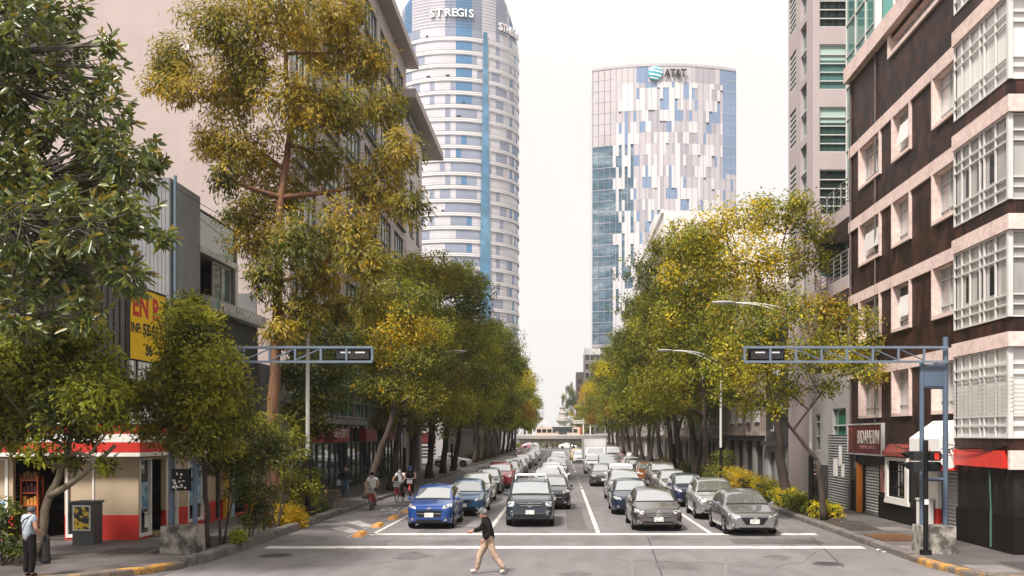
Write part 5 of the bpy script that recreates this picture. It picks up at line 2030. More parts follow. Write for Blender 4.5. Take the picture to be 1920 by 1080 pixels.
# eucalyptus towering over the left pavement
Y = 36.3
cl = pxclumps([(335, 110, 62), (300, 150, 40), (420, 45, 75), (520, 20, 80), (610, 80, 75), (690, 110, 55), (725, 200, 48), (345, 165, 45), (430, 175, 72), (400, 265, 48), (470, 285, 70), (560, 190, 78), (640, 205, 62),
               (745, 280, 48), (700, 345, 68), (600, 300, 58), (520, 360, 70), (480, 445, 62), (765, 385, 42), (655, 430, 66), (560, 450, 62), (690, 490, 50), (600, 520, 58), (500, 520, 50), (570, 590, 50), (640, 580, 40), (455, 400, 40),
               (640, 20, 55), (460, 120, 60), (520, 620, 34), (690, 570, 35), (420, 330, 36)], Y, 2, 1.9)
root = tree('eucalyptus_tree', 'tall eucalyptus with peeling orange trunk rising above the traffic light arm', (WX(510, Y), Y, Z0), [V((WX(512, Y), Y, WZ(860, Y))), V((WX(518, Y), Y, WZ(640, Y))), V((WX(522, Y), Y, WZ(420, Y))), V((WX(545, Y), Y + .3, WZ(220, Y))), V((WX(530, Y), Y, WZ(60, Y)))],
            [(c, r * .93, w_, ('go' if c.z > 14 and i % 2 else ('ol' if i % 3 == 0 else None))) for i, (c, r, w_, k_) in enumerate(cl)], 7, 60000, 0.24, 0.062, {'go': 4, 'ol': 4, 'gr': 2.4, 'dk': 1.4, 'ye': 0.8}, bark_e, 0.26, 0.07, droop=0.9, spray=11, sig=0.14, shell=0.25, flat=0.9, clumpw=0.6)  # gold leaf colour keyed to upper clumps paints in the sunlit crown top
m = MB()
p = bez(V((WX(516, Y), Y, WZ(660, Y))), V((WX(590, Y), Y - .2, WZ(560, Y))), V((WX(655, Y), Y - .3, WZ(400, Y))), 8)
m.tube(p, [0.17 - 0.013 * i for i in range(9)], 8)
m.build('limb', [bark_e], root, smooth='all', fix=False)

# two leafy corner trees in front of the store
Y = 26.6
cl = pxclumps([(20, 660, 62), (90, 640, 62), (150, 620, 55), (188, 690, 46), (110, 710, 75), (30, 745, 70), (180, 745, 62), (105, 785, 55), (232, 738, 38), (30, 815, 40), (165, 812, 30), (215, 790, 28), (150, 575, 34), (-50, 700, 70), (-40, 790, 60), (130, 862, 24), (75, 850, 22), (195, 872, 18)], Y, 5, 1.3)
b = V((WX(70, Y), Y, Z0))
root = tree('leafy_tree', 'leafy tree with pale forked trunk leaning over the pavement before the store', b, [V((WX(95, Y), Y, WZ(925, Y))), V((WX(125, Y), Y, WZ(860, Y))), V((WX(145, Y), Y, WZ(780, Y)))], cl, 12, 24000, 0.19, 0.07,
            {'gr': 4, 'dk': 2, 'li': 4, 'ol': 3}, bark_g, 0.12, 0.06, droop=0.25, spray=9, sig=0.13, shell=0.3)
m = MB()
p = bez(V((WX(92, Y), Y, WZ(930, Y))), V((WX(150, Y), Y - .1, WZ(905, Y))), V((WX(222, Y), Y - .2, WZ(835, Y))), 7)
m.tube(p, [0.10 - 0.007 * i for i in range(8)], 8)
m.build('limb', [bark_g], root, smooth='all', fix=False)
Y = 27.0
cl = pxclumps([(335, 590, 42), (365, 565, 25), (332, 640, 42), (370, 630, 50), (400, 680, 48), (330, 700, 58), (302, 712, 36), (265, 740, 42), (380, 745, 58), (320, 770, 55), (430, 740, 45), (445, 780, 34), (270, 800, 34), (390, 810, 45), (340, 830, 42), (430, 830, 34), (355, 590, 30), (400, 600, 22)], Y, 6, 1.2)
tree('leafy_tree', 'bushy light green tree around the concrete block of the traffic light', (WX(388, 29), 29, Z0), [V((WX(388, 29), 29, WZ(900, 29))), V((WX(370, 29), 28.8, WZ(780, 29)))], cl, 13, 22000, 0.15, 0.058,
     {'gr': 2.6, 'ol': 3, 'li': 4, 'dk': 1}, bark, 0.09, 0.05, droop=0.2, spray=9, sig=0.13, shell=0.3)
# darker tree between the eucalyptus and the lamp post
Y = 43.5
cl = pxclumps([(560, 640, 42), (605, 620, 40), (580, 700, 48), (612, 745, 40), (565, 770, 42), (635, 690, 34), (540, 700, 34), (600, 800, 32), (650, 640, 34)], Y, 8)
tree('leafy_tree', 'small dark leaved tree beside the tall lamp post in front of the green glass', (WX(568, Y), Y, Z0), [V((WX(572, Y), Y, WZ(880, Y))), V((WX(585, Y), Y, WZ(740, Y)))], cl, 14, 10000, 0.2, 0.08, {'dk': 4, 'gr': 3, 'ol': 2, 'ru': 0.5}, bark, 0.14, 0.07, droop=0.3)
# first street tree in front of the shop
Y = 51
cl = pxclumps([(690, 600, 48), (735, 550, 52), (770, 610, 52), (705, 665, 50), (785, 680, 48), (745, 730, 42), (655, 650, 36), (790, 560, 40), (720, 500, 34), (690, 720, 30), (800, 740, 34), (740, 640, 55)], Y, 9, 2.0)
tree('street_tree', 'forked street tree with dark leaning trunk in front of the glass shop', (WX(688, Y), Y, Z0), [V((WX(700, Y), Y, WZ(880, Y))), V((WX(735, Y), Y, WZ(790, Y))), V((WX(745, Y), Y, WZ(680, Y)))], cl, 15, 19000, 0.17, 0.075,
     {'gr': 3, 'ol': 3.4, 'li': 1.2, 'ye': 0.9, 'dk': 1}, bark, 0.24, 0.1, droop=0.2)

# autumn trees on the right
Y = 38.2
cl = pxclumps([(1385, 640, 42), (1440, 605, 50), (1500, 580, 46), (1560, 590, 44), (1615, 600, 34), (1640, 640, 28), (1650, 705, 24), (1585, 670, 42), (1510, 665, 50), (1440, 680, 46), (1385, 705, 38), (1480, 730, 36), (1550, 640, 42), (1620, 690, 30), (1420, 745, 28), (1550, 725, 28), (1360, 660, 30), (1345, 700, 26), (1400, 760, 26), (1450, 765, 24), (1360, 740, 26), (1330, 680, 22)], Y, 10, 1.5)
tree('street_tree', 'thin autumn tree with sparse golden leaves and dark forked trunk beside the cosmetics shop', (WX(1545, Y), Y, Z0), [V((WX(1540, Y), Y, WZ(900, Y))), V((WX(1532, Y), Y, WZ(865, Y)))], cl, 16, 14500, 0.17, 0.065,
     {'go': 3, 'ol': 2.6, 'ye': 2.0, 'ru': 1.1, 'gr': 1.5}, bark, 0.125, 0.105, droop=0.35, shell=0.2, sig=0.2, spray=8, twigs=5)
Y = 46.5
cl = pxclumps([(1300, 450, 46, 'ol'), (1355, 420, 50, 'ye'), (1420, 410, 54, 'ye'), (1480, 400, 44, 'ol'), (1530, 430, 40, 'ol'), (1335, 510, 56, 'go'), (1410, 490, 60, 'ye'), (1480, 485, 52, 'go'), (1540, 490, 30), (1300, 565, 52, 'gr'), (1370, 585, 54, 'ol'), (1440, 560, 48, 'go'),
               (1380, 690, 44, 'gr'), (1258, 520, 34), (1260, 600, 40), (1500, 380, 26), (1440, 380, 26), (1375, 640, 40)], Y, 11, 2.2)
tree('street_tree', 'tall golden autumn tree with thick dark trunk behind the yellow hedges', (WX(1475, Y), Y, Z0), [V((WX(1465, Y), Y, WZ(880, Y))), V((WX(1455, Y), Y, WZ(760, Y))), V((WX(1430, Y), Y, WZ(620, Y))), V((WX(1420, Y), Y, WZ(500, Y)))], cl, 17, 21000, 0.19, 0.085,
     {'go': 2.6, 'ye': 1.6, 'ol': 3.4, 'gr': 2.6, 'ru': 0.4}, bark, 0.27, 0.1, droop=0.25, shell=0.3, sig=0.2)

# ---- rows of street trees: a few kinds, copied down the street
def kind_tree(seed, mix, n=23000, h=12.5, lean=0.3, twin=False):
    rr_ = random.Random(seed)
    base = V((0, 0, 0))
    root = empty('street_tree', base)
    cl = []
    for k in range(30):
        z = 3.7 + (h - 4.6) * rr_.random() ** 0.95
        f = 1 - abs((z - 7.0) / (h - 5.0)) ** 1.5
        an = k * 2.4 + rr_.random()
        rr2 = 4.1 * max(0.22, f) * (0.30 + 0.70 * rr_.random())
        cl.append((V((0.9 + math.cos(an) * rr2, math.sin(an) * rr2, z)), rr_.uniform(0.7, 1.35), rr_.uniform(.6, 1.3), None))
    cl.append((V((0.9, 0, h - 1.0)), 1.1, 1, None))
    cl.append((V((1.6, 0.4, h - 0.2)), 0.7, 1, None))
    limbs('trunk', base, [V((0.15 + lean * .3, 0.1, 2.2)), V((lean, -0.1, 4.4)), V((0.7, 0, 7.5)), V((0.9, 0.1, 9.6))], cl[::2] if twin else cl, root, seed, 0.21, 0.07, bark)
    if twin:
        limbs('trunk', V((0.1, 0.25, 0)), [V((-0.1, 0.6, 2.0)), V((-0.5, 1.2, 4.4)), V((-0.8, 1.6, 7.0))], cl[1::2], root, seed + 1, 0.16, 0.06, bark)
    foliage('crown', cl, root, seed, n, 0.185, 0.085, mix, droop=0.2, spray=9, sig=0.15, shell=0.45, flat=0.66, clumpw=0.8)
    return reg(root)


KINDS = [kind_tree(31, {'gr': 3, 'ol': 3.5, 'li': 1.6, 'dk': 1.2, 'ye': .6}, twin=True), kind_tree(32, {'ol': 4, 'li': 2.4, 'ye': .8, 'gr': 2}, h=13.2), kind_tree(33, {'gr': 4, 'dk': 2.6, 'ol': 2.4, 'li': .8}, h=12, lean=0.7),
         kind_tree(34, {'go': 2.2, 'ol': 3.2, 'ye': 1.0, 'gr': 2.4, 'ru': .4}, h=13, twin=True)]
used_kind = set()


def place_tree(k, x, y, s, rz, label, group):
    node = CHILD[KINDS[k].name] if False else CHILD_BY[k]
    if k not in used_kind:
        used_kind.add(k)
        r = node[0]
    else:
        r = copy_tree(node)[0]
    r.location = (x, y, Z0)
    r.scale = (s * 0.96, s, s)
    r.rotation_euler = (0, 0, rz)
    tag(r, label, 'tree', group)
    return r


CHILD_BY = [CHILD[k.name] for k in KINDS]
rk_ = random.Random(77)
ordn = ['first', 'second', 'third', 'fourth', 'fifth', 'sixth', 'seventh', 'eighth', 'ninth', 'tenth', 'eleventh', 'twelfth', 'thirteenth', 'fourteenth', 'fifteenth']
kn = ['mid green', 'yellow green', 'dark green', 'olive gold']
for i, (y, k, s) in enumerate(((58, 2, 0.98), (66, 1, 1.16), (75, 0, 1.25), (84, 1, 1.36), (92, 2, 1.3), (115, 0, 1.32), (124, 1, 1.3), (134, 3, 1.35), (145, 0, 1.3), (157, 3, 1.32), (169, 1, 1.3), (182, 2, 1.3), (196, 1, 1.3), (211, 0, 1.35))):
    place_tree(k, -10.0, y, s, rk_.uniform(-0.4, 0.4), '%s street tree, %s behind the forked tree on the hotel tower side%s' % (kn[k], ordn[i], ''), 'street trees on the shop side')
for i, (y, k, s) in enumerate(((69.5, 1, 1.36), (77, 0, 1.42), (84.5, 2, 1.38), (93, 0, 1.36), (103, 1, 1.3), (114, 3, 1.28), (126, 2, 1.3), (138, 0, 1.3), (151, 1, 1.32), (165, 3, 1.32), (180, 3, 1.35), (196, 1, 1.35), (212, 3, 1.3))):
    place_tree(k, 10.3, y, s, math.pi + rk_.uniform(-0.4, 0.4), '%s street tree, %s behind the golden tree on the brown building side' % (kn[k], ordn[i]), 'street trees on the brown building side')
# trees around and beyond the roundabout
for i, (x, y, k, s, lab) in enumerate(((-16, 300, 0, 1.25, 'mid green tree beyond the fountain, beside the far gantry'), (-9, 318, 2, 0.95, 'dark green tree directly behind the fountain pedestal'), (9.5, 300, 2, 1.05, 'dark green tree beyond the fountain by the other gantry'),
                                       (4.6, 322, 1, 1.0, 'bright yellow green tree glimpsed right beside the bronze statue'), (17, 310, 3, 1.2, 'olive gold tree beyond the red bus'), (26, 318, 0, 1.4, 'mid green tree far beyond the truck'),
                                       (-26, 310, 1, 1.4, 'yellow green tree far beyond the hotel tower side'), (3.4, 345, 2, 1.75, 'tall thin dark tree standing against the sky behind the statue'), (-13, 345, 2, 1.3, 'dark tree rising far behind the fountain basin'))):
    r_ = place_tree(k, x, y, s, rk_.uniform(0, 6), lab, None)
    if s == 1.75:
        r_.scale = (0.75, 0.75, 1.75)


# ---- shrubs and hedges
def shrub(name, label, base, clumps, seed, n, L, W, mix, cat='shrub', group=None, stems=4, **kw):
    root = empty(name, base, label, cat, group)
    m = MB()
    rr_ = random.Random(seed)
    for c in clumps[:max(stems, 1)]:
        b = V(base) + V((rr_.uniform(-.12, .12), rr_.uniform(-.12, .12), 0))
        m.tube(bez(b, b.lerp(V(c[0]), 0.5) + V((rr_.uniform(-.1, .1), 0, .1)), V(c[0]), 4), [0.03, 0.026, 0.022, 0.016, 0.01], 6, cap=False)
    m.build('stem', [bark], root, smooth='all', fix=False)
    foliage('foliage', clumps, root, seed, n, L, W, mix, **kw)
    return root


def bx_(px, y):
    return V((WX(px, y), y, Z0))


sp = dict(spray=7, sig=0.1, shell=0.35)
shrub('shrub', 'dark multi stemmed shrub with bare lower stems in the planting bed', bx_(415, 29.6), pxclumps([(415, 850, 42), (440, 800, 42), (395, 800, 34), (450, 870, 36), (390, 875, 22)], 29.6, 21, .4), 41, 3300, 0.14, 0.055, {'dk': 4, 'gr': 2, 'ol': 1}, **sp)
shrub('shrub', 'dense dark ivy covered shrub between the bare stems and the eucalyptus trunk', bx_(468, 31.2), pxclumps([(470, 860, 50), (480, 930, 40), (500, 830, 40), (455, 915, 34), (478, 975, 26)], 31.2, 22, .4), 42, 4200, 0.14, 0.06, {'dk': 4, 'gr': 3, 'ol': 1}, **sp)
shrub('shrub', 'grey green oleander shrub with narrow leaves in front of the orange trunk', bx_(520, 34.4), pxclumps([(500, 800, 34), (540, 820, 40), (470, 800, 30), (560, 850, 24), (520, 860, 30)], 34.4, 23, .4), 43, 2600, 0.24, 0.04, {'gr': 3, 'ol': 2, 'dk': 1}, droop=0.2, **sp)
shrub('shrub', 'lime green shrub standing between the orange trunk and the lamp post', bx_(545, 37.4), pxclumps([(530, 900, 34), (560, 905, 32), (545, 935, 28), (585, 915, 22)], 37.4, 24, .4), 44, 3000, 0.12, 0.055, {'li': 3, 'ol': 2, 'gr': 2}, **sp)
shrub('shrub', 'bright yellow round bush at the kerb of the planting bed', bx_(545, 36.0), pxclumps([(540, 962, 26, 'ye'), (560, 972, 20, 'ye'), (525, 975, 18, 'ye'), (548, 985, 20, 'ye')], 36.0, 25, .2), 45, 3200, 0.10, 0.055, {'ye': 6, 'li': 2}, **sp)
shrub('shrub', 'small bright green bush low in the planting bed beside bare stems', bx_(447, 28.9), pxclumps([(447, 1005, 13)], 28.9, 26, .1), 46, 500, 0.10, 0.05, {'li': 3, 'gr': 2}, **sp)
shrub('shrub', 'dark leafy bush at the very corner behind the man in grey shirt', bx_(12, 25.0), pxclumps([(10, 1010, 40), (-30, 985, 50), (20, 960, 26), (35, 1030, 20)], 25.0, 27, .4), 47, 2600, 0.14, 0.06, {'dk': 3, 'gr': 3, 'li': .6}, **sp)


def hedge(name, label, x0, x1, y0, y1, h, mix, seed, n, group=None, L=0.09):
    base = V(((x0 + x1) / 2, (y0 + y1) / 2, Z0))
    root = empty(name, base, label, 'hedge', group)
    rr_ = random.Random(seed)
    cl = []
    h *= 0.86
    r = min(x1 - x0, h) * 0.36
    ny = max(1, int((y1 - y0) / (r * 1.2)))
    nx = max(1, int((x1 - x0) / (r * 1.3)))
    nz = max(1, int(h / (r * 1.3)))
    for a in range(nx):
        for b in range(ny):
            for c in range(nz):
                cl.append((V((x0 + (x1 - x0) * (a + .5) / nx, y0 + (y1 - y0) * (b + .5) / ny, Z0 + h * (c + .45) / nz + rr_.uniform(-.05, .05))), r, 1, None))
    m = MB()
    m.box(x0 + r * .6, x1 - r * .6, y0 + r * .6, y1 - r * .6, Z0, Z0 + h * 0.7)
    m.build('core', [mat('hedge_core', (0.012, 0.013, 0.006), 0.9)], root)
    foliage('foliage', cl, root, seed, n, L, 0.05, mix, spray=6, sig=0.06, shell=0.7, flat=1.0)
    return root


hedge('hedge', 'tall clipped box of green hedge beside the lamp post at the glass shop', -13.0, -12.2, 49.0, 51.2, 1.9, {'li': 2, 'gr': 3, 'ol': 2}, 51, 3200)
hedge('hedge', 'low clipped green hedge beside the slanted metal barrier', -11.0, -9.8, 39.6, 42.4, 0.65, {'gr': 3, 'li': 2, 'dk': 1}, 52, 2600)
hg = 'hedges in the planting strip before the shops'
ym = {'ye': 6, 'li': 3, 'ol': 0.6}
gm = {'gr': 3, 'ol': 2, 'li': 1.5, 'dk': 1}
for i, (y0, y1, h, mx_, lab) in enumerate(((49.8, 52.2, 1.2, ym, 'tallest bright yellow hedge clump behind the roof of the silver crossover'), (47.2, 49.4, 0.95, {'ol': 3, 'li': 2, 'ye': 1.6, 'gr': 1}, 'olive and yellow hedge clump before the arched grey entrance'),
                                           (44.6, 47.0, 0.9, {'ye': 4, 'ol': 2, 'li': 1.4}, 'yellow topped hedge clump beside the thick dark trunk'), (42.4, 44.4, 0.72, gm, 'rounded green hedge clump beside the grey sedan roof'),
                                           (41.2, 42.2, 0.65, {'ol': 3, 'gr': 2, 'ru': .6}, 'brownish olive hedge clump next to the dark lamp post'), (40.0, 41.0, 0.5, gm, 'low dark green hedge clump near the kerb'), (38.9, 39.8, 0.6, ym, 'last small yellow hedge clump at the thin tree trunk'))):
    hedge('hedge', lab, 9.8, 10.95, y0, y1, h, mx_, 60 + i, 3400, hg)
for i, (y0, y1, h, mx_, lab) in enumerate(((55.0, 58.5, 1.3, ym, 'long flat topped yellow hedge beside the navy car'), (59.0, 62.5, 1.35, ym, 'second flat topped yellow hedge farther up the kerb'), (66, 72, 1.3, gm, 'green hedge beside the bronze car'),
                                           (78, 86, 1.2, gm, 'long dark green hedge farther up the kerb'), (92, 104, 1.2, gm, 'longest dark hedge before the box truck'))):
    hedge('hedge', lab, 9.8, 11.0, y0, y1, h, mx_, 70 + i, 4200, hg)
for i, (y0, y1, lab) in enumerate(((116, 119, 'dark round hedge at the kerb corner before the graffiti fence'), (126, 131, 'dark hedge along the kerb beside the far tree trunks'), (140, 147, 'far dark hedge at the kerb on the tower side'))):
    hedge('hedge', lab, -11.2, -9.8, y0, y1, 1.5, {'dk': 3, 'gr': 2}, 80 + i, 1500, 'hedges past the side street')
shrub('shrub', 'leafy green shrub with pointed sprays behind the bronze car', V((10.5, 64.5, Z0)), [(V((10.4, 64.5, 1.2)), 0.8, 1, None), (V((10.6, 65.4, 1.9)), 0.7, 1, None), (V((10.2, 63.8, 0.8)), 0.6, 1, None)], 48, 1600, 0.16, 0.05, {'li': 2, 'gr': 3, 'ol': 2}, **sp)
# ring hedge round the fountain
rh = empty('hedge', (FXc, FYc, 0), 'low ring hedge round the foot of the fountain basin', 'hedge')
cl = [(V((FXc + 13.4 * math.cos(a), FYc + 13.4 * math.sin(a), 0.7)), 0.75, 1, None) for a in [math.pi + math.pi * i / 40 for i in range(41)]]
foliage('foliage', cl, rh, 90, 5200, 0.3, 0.16, {'gr': 3, 'dk': 3, 'ol': 1})
# ================================================================ cars
def paint(name, col, metal=0.0, rough=0.35):
    return mat('car_paint_' + name, col, rough, metal, coat=1.0, spec=0.5)


PAINT = {
    'blue': paint('blue', (0.008, 0.052, 0.23), 0.25, 0.3), 'blue2': paint('steel_blue', (0.03, 0.11, 0.25), 0.3, 0.3), 'navy': paint('navy', (0.012, 0.02, 0.05), 0.2), 'black': paint('black', (0.010, 0.010, 0.011)),
    'white': paint('white', (0.72, 0.71, 0.69)), 'silver': paint('silver', (0.52, 0.51, 0.50), 0.75, 0.26), 'grey': paint('grey', (0.31, 0.31, 0.315), 0.8, 0.24), 'dgrey': paint('dark_grey', (0.055, 0.056, 0.06), 0.4, 0.3),
    'brown': paint('brown_grey', (0.15, 0.133, 0.125), 0.85, 0.22), 'red': paint('red', (0.30, 0.014, 0.018), 0.1, 0.3), 'bronze': paint('bronze', (0.30, 0.245, 0.185), 0.75, 0.25), 'copper': paint('copper', (0.30, 0.10, 0.03), 0.4, 0.35),
    'pink': paint('taxi_pink', (0.40, 0.15, 0.19)), 'yellow': paint('yellow', (0.55, 0.33, 0.05)), 'slate': paint('slate_blue', (0.028, 0.04, 0.055), 0.3, 0.32),
}
carglass = mat('car_glass', (0.46, 0.47, 0.47), 0.03, 0.8, spec=1.0, coat=0.5)
headl = mat('headlight_lens', (0.74, 0.74, 0.74), 0.1, 0.3, coat=1.0, col2=(0.12, 0.12, 0.125), lo=0.46, hi=0.56, scale=11, detail=2)
fogl = mat('fog_lamp_lens', (0.05, 0.05, 0.05), 0.15, 0.2, coat=1.0, col2=(0.55, 0.55, 0.55), lo=0.52, hi=0.6, scale=16, detail=1)
taill = mat('tail_light', (0.35, 0.01, 0.01), 0.15, coat=1.0)
platem = mat('number_plate', (0.62, 0.61, 0.58), 0.5, col2=(0.25, 0.25, 0.24), lo=0.5, hi=0.62, scale=16)
trim = mat('black_trim', (0.012, 0.012, 0.013), 0.5, spec=0.25)
rimm = mat('alloy_rim', (0.42, 0.42, 0.43), 0.3, 0.7)


def lerp_keys(keys, y):
    if y <= keys[0][0]:
        return keys[0][1]
    for (a, u), (b, v) in zip(keys, keys[1:]):
        if y <= b:
            t = (y - a) / (b - a)
            return u + (v - u) * t
    return keys[-1][1]


def smooth_keys(keys, y, w=0.10):
    return sum(lerp_keys(keys, y + d * w) for d in (-1, -.5, 0, .5, 1)) / 5


def make_car(kind, P, name='car'):
    """P: L, W, top keys (y,z), belt keys, wheel radius, axles. The nose is at y = 0 and faces -y."""
    L, W = P['L'], P['W']
    hw = W / 2
    rw_, (ya, yb) = P['wr'], P['ax']
    top, belt = P['top'], P['belt']
    cowl, wst, rr0, rwb = P['cowl'], P['wst'], P['roof_end'], P['rwb']
    bpil = P['b']
    ar = rw_ + 0.055
    ys = set()
    y = 0.0
    while y < L:
        ys.add(round(y, 3))
        y += 0.11
    for k in (0, 0.04, 0.09, 0.16, cowl, wst, rr0, rwb, bpil - .05, bpil + .05, L - 0.1, L - .04, L, cowl + 0.07, wst - 0.05, rr0 + 0.06, rwb - 0.05):
        ys.add(round(k, 3))
    for c in (ya, yb):
        for d in (-1, -.97, -.86, -.7, -.5, -.25, 0, .25, .5, .7, .86, .97, 1):
            ys.add(round(c + d * ar, 3))
    ys = sorted(v for v in ys if 0 <= v <= L)
    planw = [(0, 0.70), (0.05, 0.80), (0.14, 0.89), (0.32, 0.965), (0.7, 1.0), (L - 0.8, 1.0), (L - 0.3, 0.95), (L - 0.1, 0.88), (L, 0.80)]

    def bottom(y):
        z = lerp_keys([(0, 0.26), (0.12, 0.19), (L - 0.2, 0.22), (L, 0.34)], y) + P.get('lift', 0)
        for c in (ya, yb):
            if abs(y - c) < ar:
                z = max(z, rw_ + math.sqrt(max(0, ar * ar - (y - c) ** 2)) - 0.02)
        return z
    rows = []
    for y in ys:
        w = hw * smooth_keys(planw, y, 0.04)
        zb = bottom(y)
        zt = smooth_keys(top, y, 0.09)
        zs = min(smooth_keys(belt, y, 0.09), zt - 0.015)
        cab = max(0.0, min(1.0, (zt - zs - 0.05) / 0.35))
        wt = (w - 0.14) * (1 - cab) + (hw - P['tumble']) * cab
        wt = min(wt, w - 0.06)
        zl = max(zb + 0.02, zs - 0.10)
        hgt = zl - zb
        rp = P.get('round', 0.06)
        pts = [(0, zb), (w * 0.55, zb), (w - 0.10, zb), (w - 0.03, zb + min(0.03, hgt * .2)), (w - 0.006, zb + hgt * 0.35), (w, zb + hgt * 0.65), (w - 0.008, zb + hgt * 0.9), (w - 0.03, zs - 0.03), (w - 0.065, zs)]
        dz = zt - zs
        for f in (0.18, 0.38, 0.58, 0.78):
            bulge = 0.02 * math.sin(math.pi * f) * cab
            pts.append((w - 0.065 + (wt - (w - 0.065)) * f + bulge, zs + dz * 0.93 * f))
        pts += [(wt - 0.012, zs + dz * 0.90), (wt - 0.05, zs + dz * 0.965), (wt - 0.13, zs + dz * 0.99), (wt * 0.45, zt + 0.012 * cab + 0.006), (0, zt + 0.02 * cab + 0.008)]
        rows.append(pts)
    n = len(rows[0])
    vid = {}
    vs = []
    for i, y in enumerate(ys):
        for j, (x, z) in enumerate(rows[i]):
            for s in ((1, -1) if x > 1e-6 else (1,)):
                vid[i, j, s] = len(vs)
                vs.append((s * x, y, z))
            if x <= 1e-6:
                vid[i, j, -1] = vid[i, j, 1]
    groups = {}

    def addf(key, f):
        groups.setdefault(key, []).append(f)
    for i in range(len(ys) - 1):
        ym = (ys[i] + ys[i + 1]) / 2
        za = rows[i][-1][1] - rows[i][8][1]
        zb_ = rows[i + 1][-1][1] - rows[i + 1][8][1]
        for j in range(n - 1):
            for s in (1, -1):
                f = (vid[i, j, s], vid[i + 1, j, s], vid[i + 1, j + 1, s], vid[i, j + 1, s])
                if s < 0:
                    f = f[::-1]
                key = 'body'
                if j >= 14 and cowl + 0.05 < ym < wst - 0.03:
                    key = 'windscreen'
                elif j >= 14 and rr0 + 0.04 < ym < rwb - 0.04:
                    key = 'rear_window'
                elif 8 <= j <= 12 and min(za, zb_) > 0.26 and cowl + 0.32 * (wst - cowl) < ym < rwb - 0.3 * (rwb - rr0) and ym < P['sw_end']:
                    side = 'a' if s > 0 else 'b'
                    if ym < bpil - 0.05:
                        key = 'side_window_f' + side
                    elif ym > bpil + 0.05:
                        key = 'side_window_r' + side
                elif 3 <= j <= 7 and cowl + 0.10 < ym < P['door_end']:
                    side = 'a' if s > 0 else 'b'
                    key = ('door_f' if ym < bpil else 'door_r') + side
                elif j <= 2 or (j >= 13 and cowl - 0.07 < ym < cowl + 0.05):
                    key = 'under'
                addf(key, f)
    addf('body', tuple(vid[0, j, 1] for j in range(n)) + tuple(vid[0, j, -1] for j in range(n - 2, 0, -1)))
    e = len(ys) - 1
    addf('body', tuple(reversed(tuple(vid[e, j, 1] for j in range(n)) + tuple(vid[e, j, -1] for j in range(n - 2, 0, -1)))))
    bvh = BVHTree.FromPolygons([V(v) for v in vs], [f for fs in groups.values() for f in fs])
    root = empty(name)

    def emit(pname, fss, mats, parent=root):
        used, vv, ff, mi = {}, [], [], []
        for m_i, fs in enumerate(fss):
            for f in fs:
                g_ = []
                for a in f:
                    if a not in used:
                        used[a] = len(vv)
                        vv.append(vs[a])
                    g_.append(used[a])
                ff.append(tuple(g_))
                mi.append(m_i)
        me = bpy.data.meshes.new(pname)
        me.from_pydata(vv, [], ff)
        for m_ in mats:
            me.materials.append(m_)
        me.polygons.foreach_set('material_index', mi)
        me.polygons.foreach_set('use_smooth', [len(f) == 4 for f in ff])
        me.set_sharp_from_angle(angle=R(38))
        me.update()
        return link(pname, me, parent)
    pt = PAINT['silver']
    emit('body', [groups['body'], groups.get('under', [])], [pt, trim])
    emit('windscreen', [groups['windscreen']], [carglass])
    if groups.get('rear_window'):
        emit('rear_window', [groups['rear_window']], [carglass])
    for key in sorted(groups):
        if key.startswith('side_window'):
            emit('side_window', [groups[key]], [carglass])
        elif key.startswith('door'):
            d = emit('door', [groups[key]], [pt])
            s = 1 if key.endswith('a') else -1
            yh = (bpil - 0.18) if '_f' in key else P['door_end'] - 0.16
            zh = lerp_keys(belt, yh) - 0.14
            h = bvh.ray_cast(V((s * 2, yh, zh)), V((-s, 0, 0)))
            if h[0]:
                b = MB()
                b.box(h[0].x - 0.004, h[0].x + 0.03 * s, yh - 0.09, yh + 0.07, zh - 0.012, zh + 0.016)
                b.build('handle', [chrome], d)

    def patch(c00, c10, c11, c01, off, nx=8, nz=4, mb=None, d='y'):
        """quad outline in the front view, dropped onto the body"""
        mb = mb or MB()
        base = len(mb.v)
        for a in range(nx + 1):
            for b in range(nz + 1):
                u, v = a / nx, b / nz
                x = (c00[0] * (1 - u) + c10[0] * u) * (1 - v) + (c01[0] * (1 - u) + c11[0] * u) * v
                z = (c00[1] * (1 - u) + c10[1] * u) * (1 - v) + (c01[1] * (1 - u) + c11[1] * u) * v
                sgn = 1 if d == 'y' else -1
                h = bvh.ray_cast(V((x, -1 if sgn > 0 else L + 1, z)), V((0, sgn, 0)))
                p = (h[0] + h[1] * off) if h[0] else V((x, 0 if sgn > 0 else L, z))
                if h[0] and h[1].y * sgn > 0:
                    p = h[0] - h[1] * off
                mb.v.append(tuple(p))
        for a in range(nx):
            for b in range(nz):
                mb.f.append((base + a * (nz + 1) + b, base + (a + 1) * (nz + 1) + b, base + (a + 1) * (nz + 1) + b + 1, base + a * (nz + 1) + b + 1))
                mb.m.append(0)
        return mb
    for s in (1, -1):
        x0, x1, z0, z1, sl, x_in = P['hl']
        q = patch((s * x_in, z0), (s * x1, z0 + sl), (s * (x1 - 0.01), z1 + sl), (s * x0, z1), 0.008)
        q.build('headlight', [headl], root, smooth='all')
        if P.get('fog'):
            fx, fz, fr = P['fog']
            q = patch((s * (fx - fr), fz - fr), (s * (fx + fr), fz - fr), (s * (fx + fr), fz + fr), (s * (fx - fr), fz + fr), 0.008, 3, 3)
            q.build('fog_lamp', [fogl], root, smooth='all')
        x0, x1, z0, z1 = P['tl']
        q = patch((s * x0, z0), (s * x1, z0), (s * x1, z1), (s * x0, z1), 0.008, 5, 4, d='-y')
        q.build('tail_light', [taill], root, smooth='all')
    gx0, gx1, gz0, gz1 = P['grille']
    q = patch((-gx0, gz0), (gx0, gz0), (gx1, gz1), (-gx1, gz1), 0.007, 10, 3)
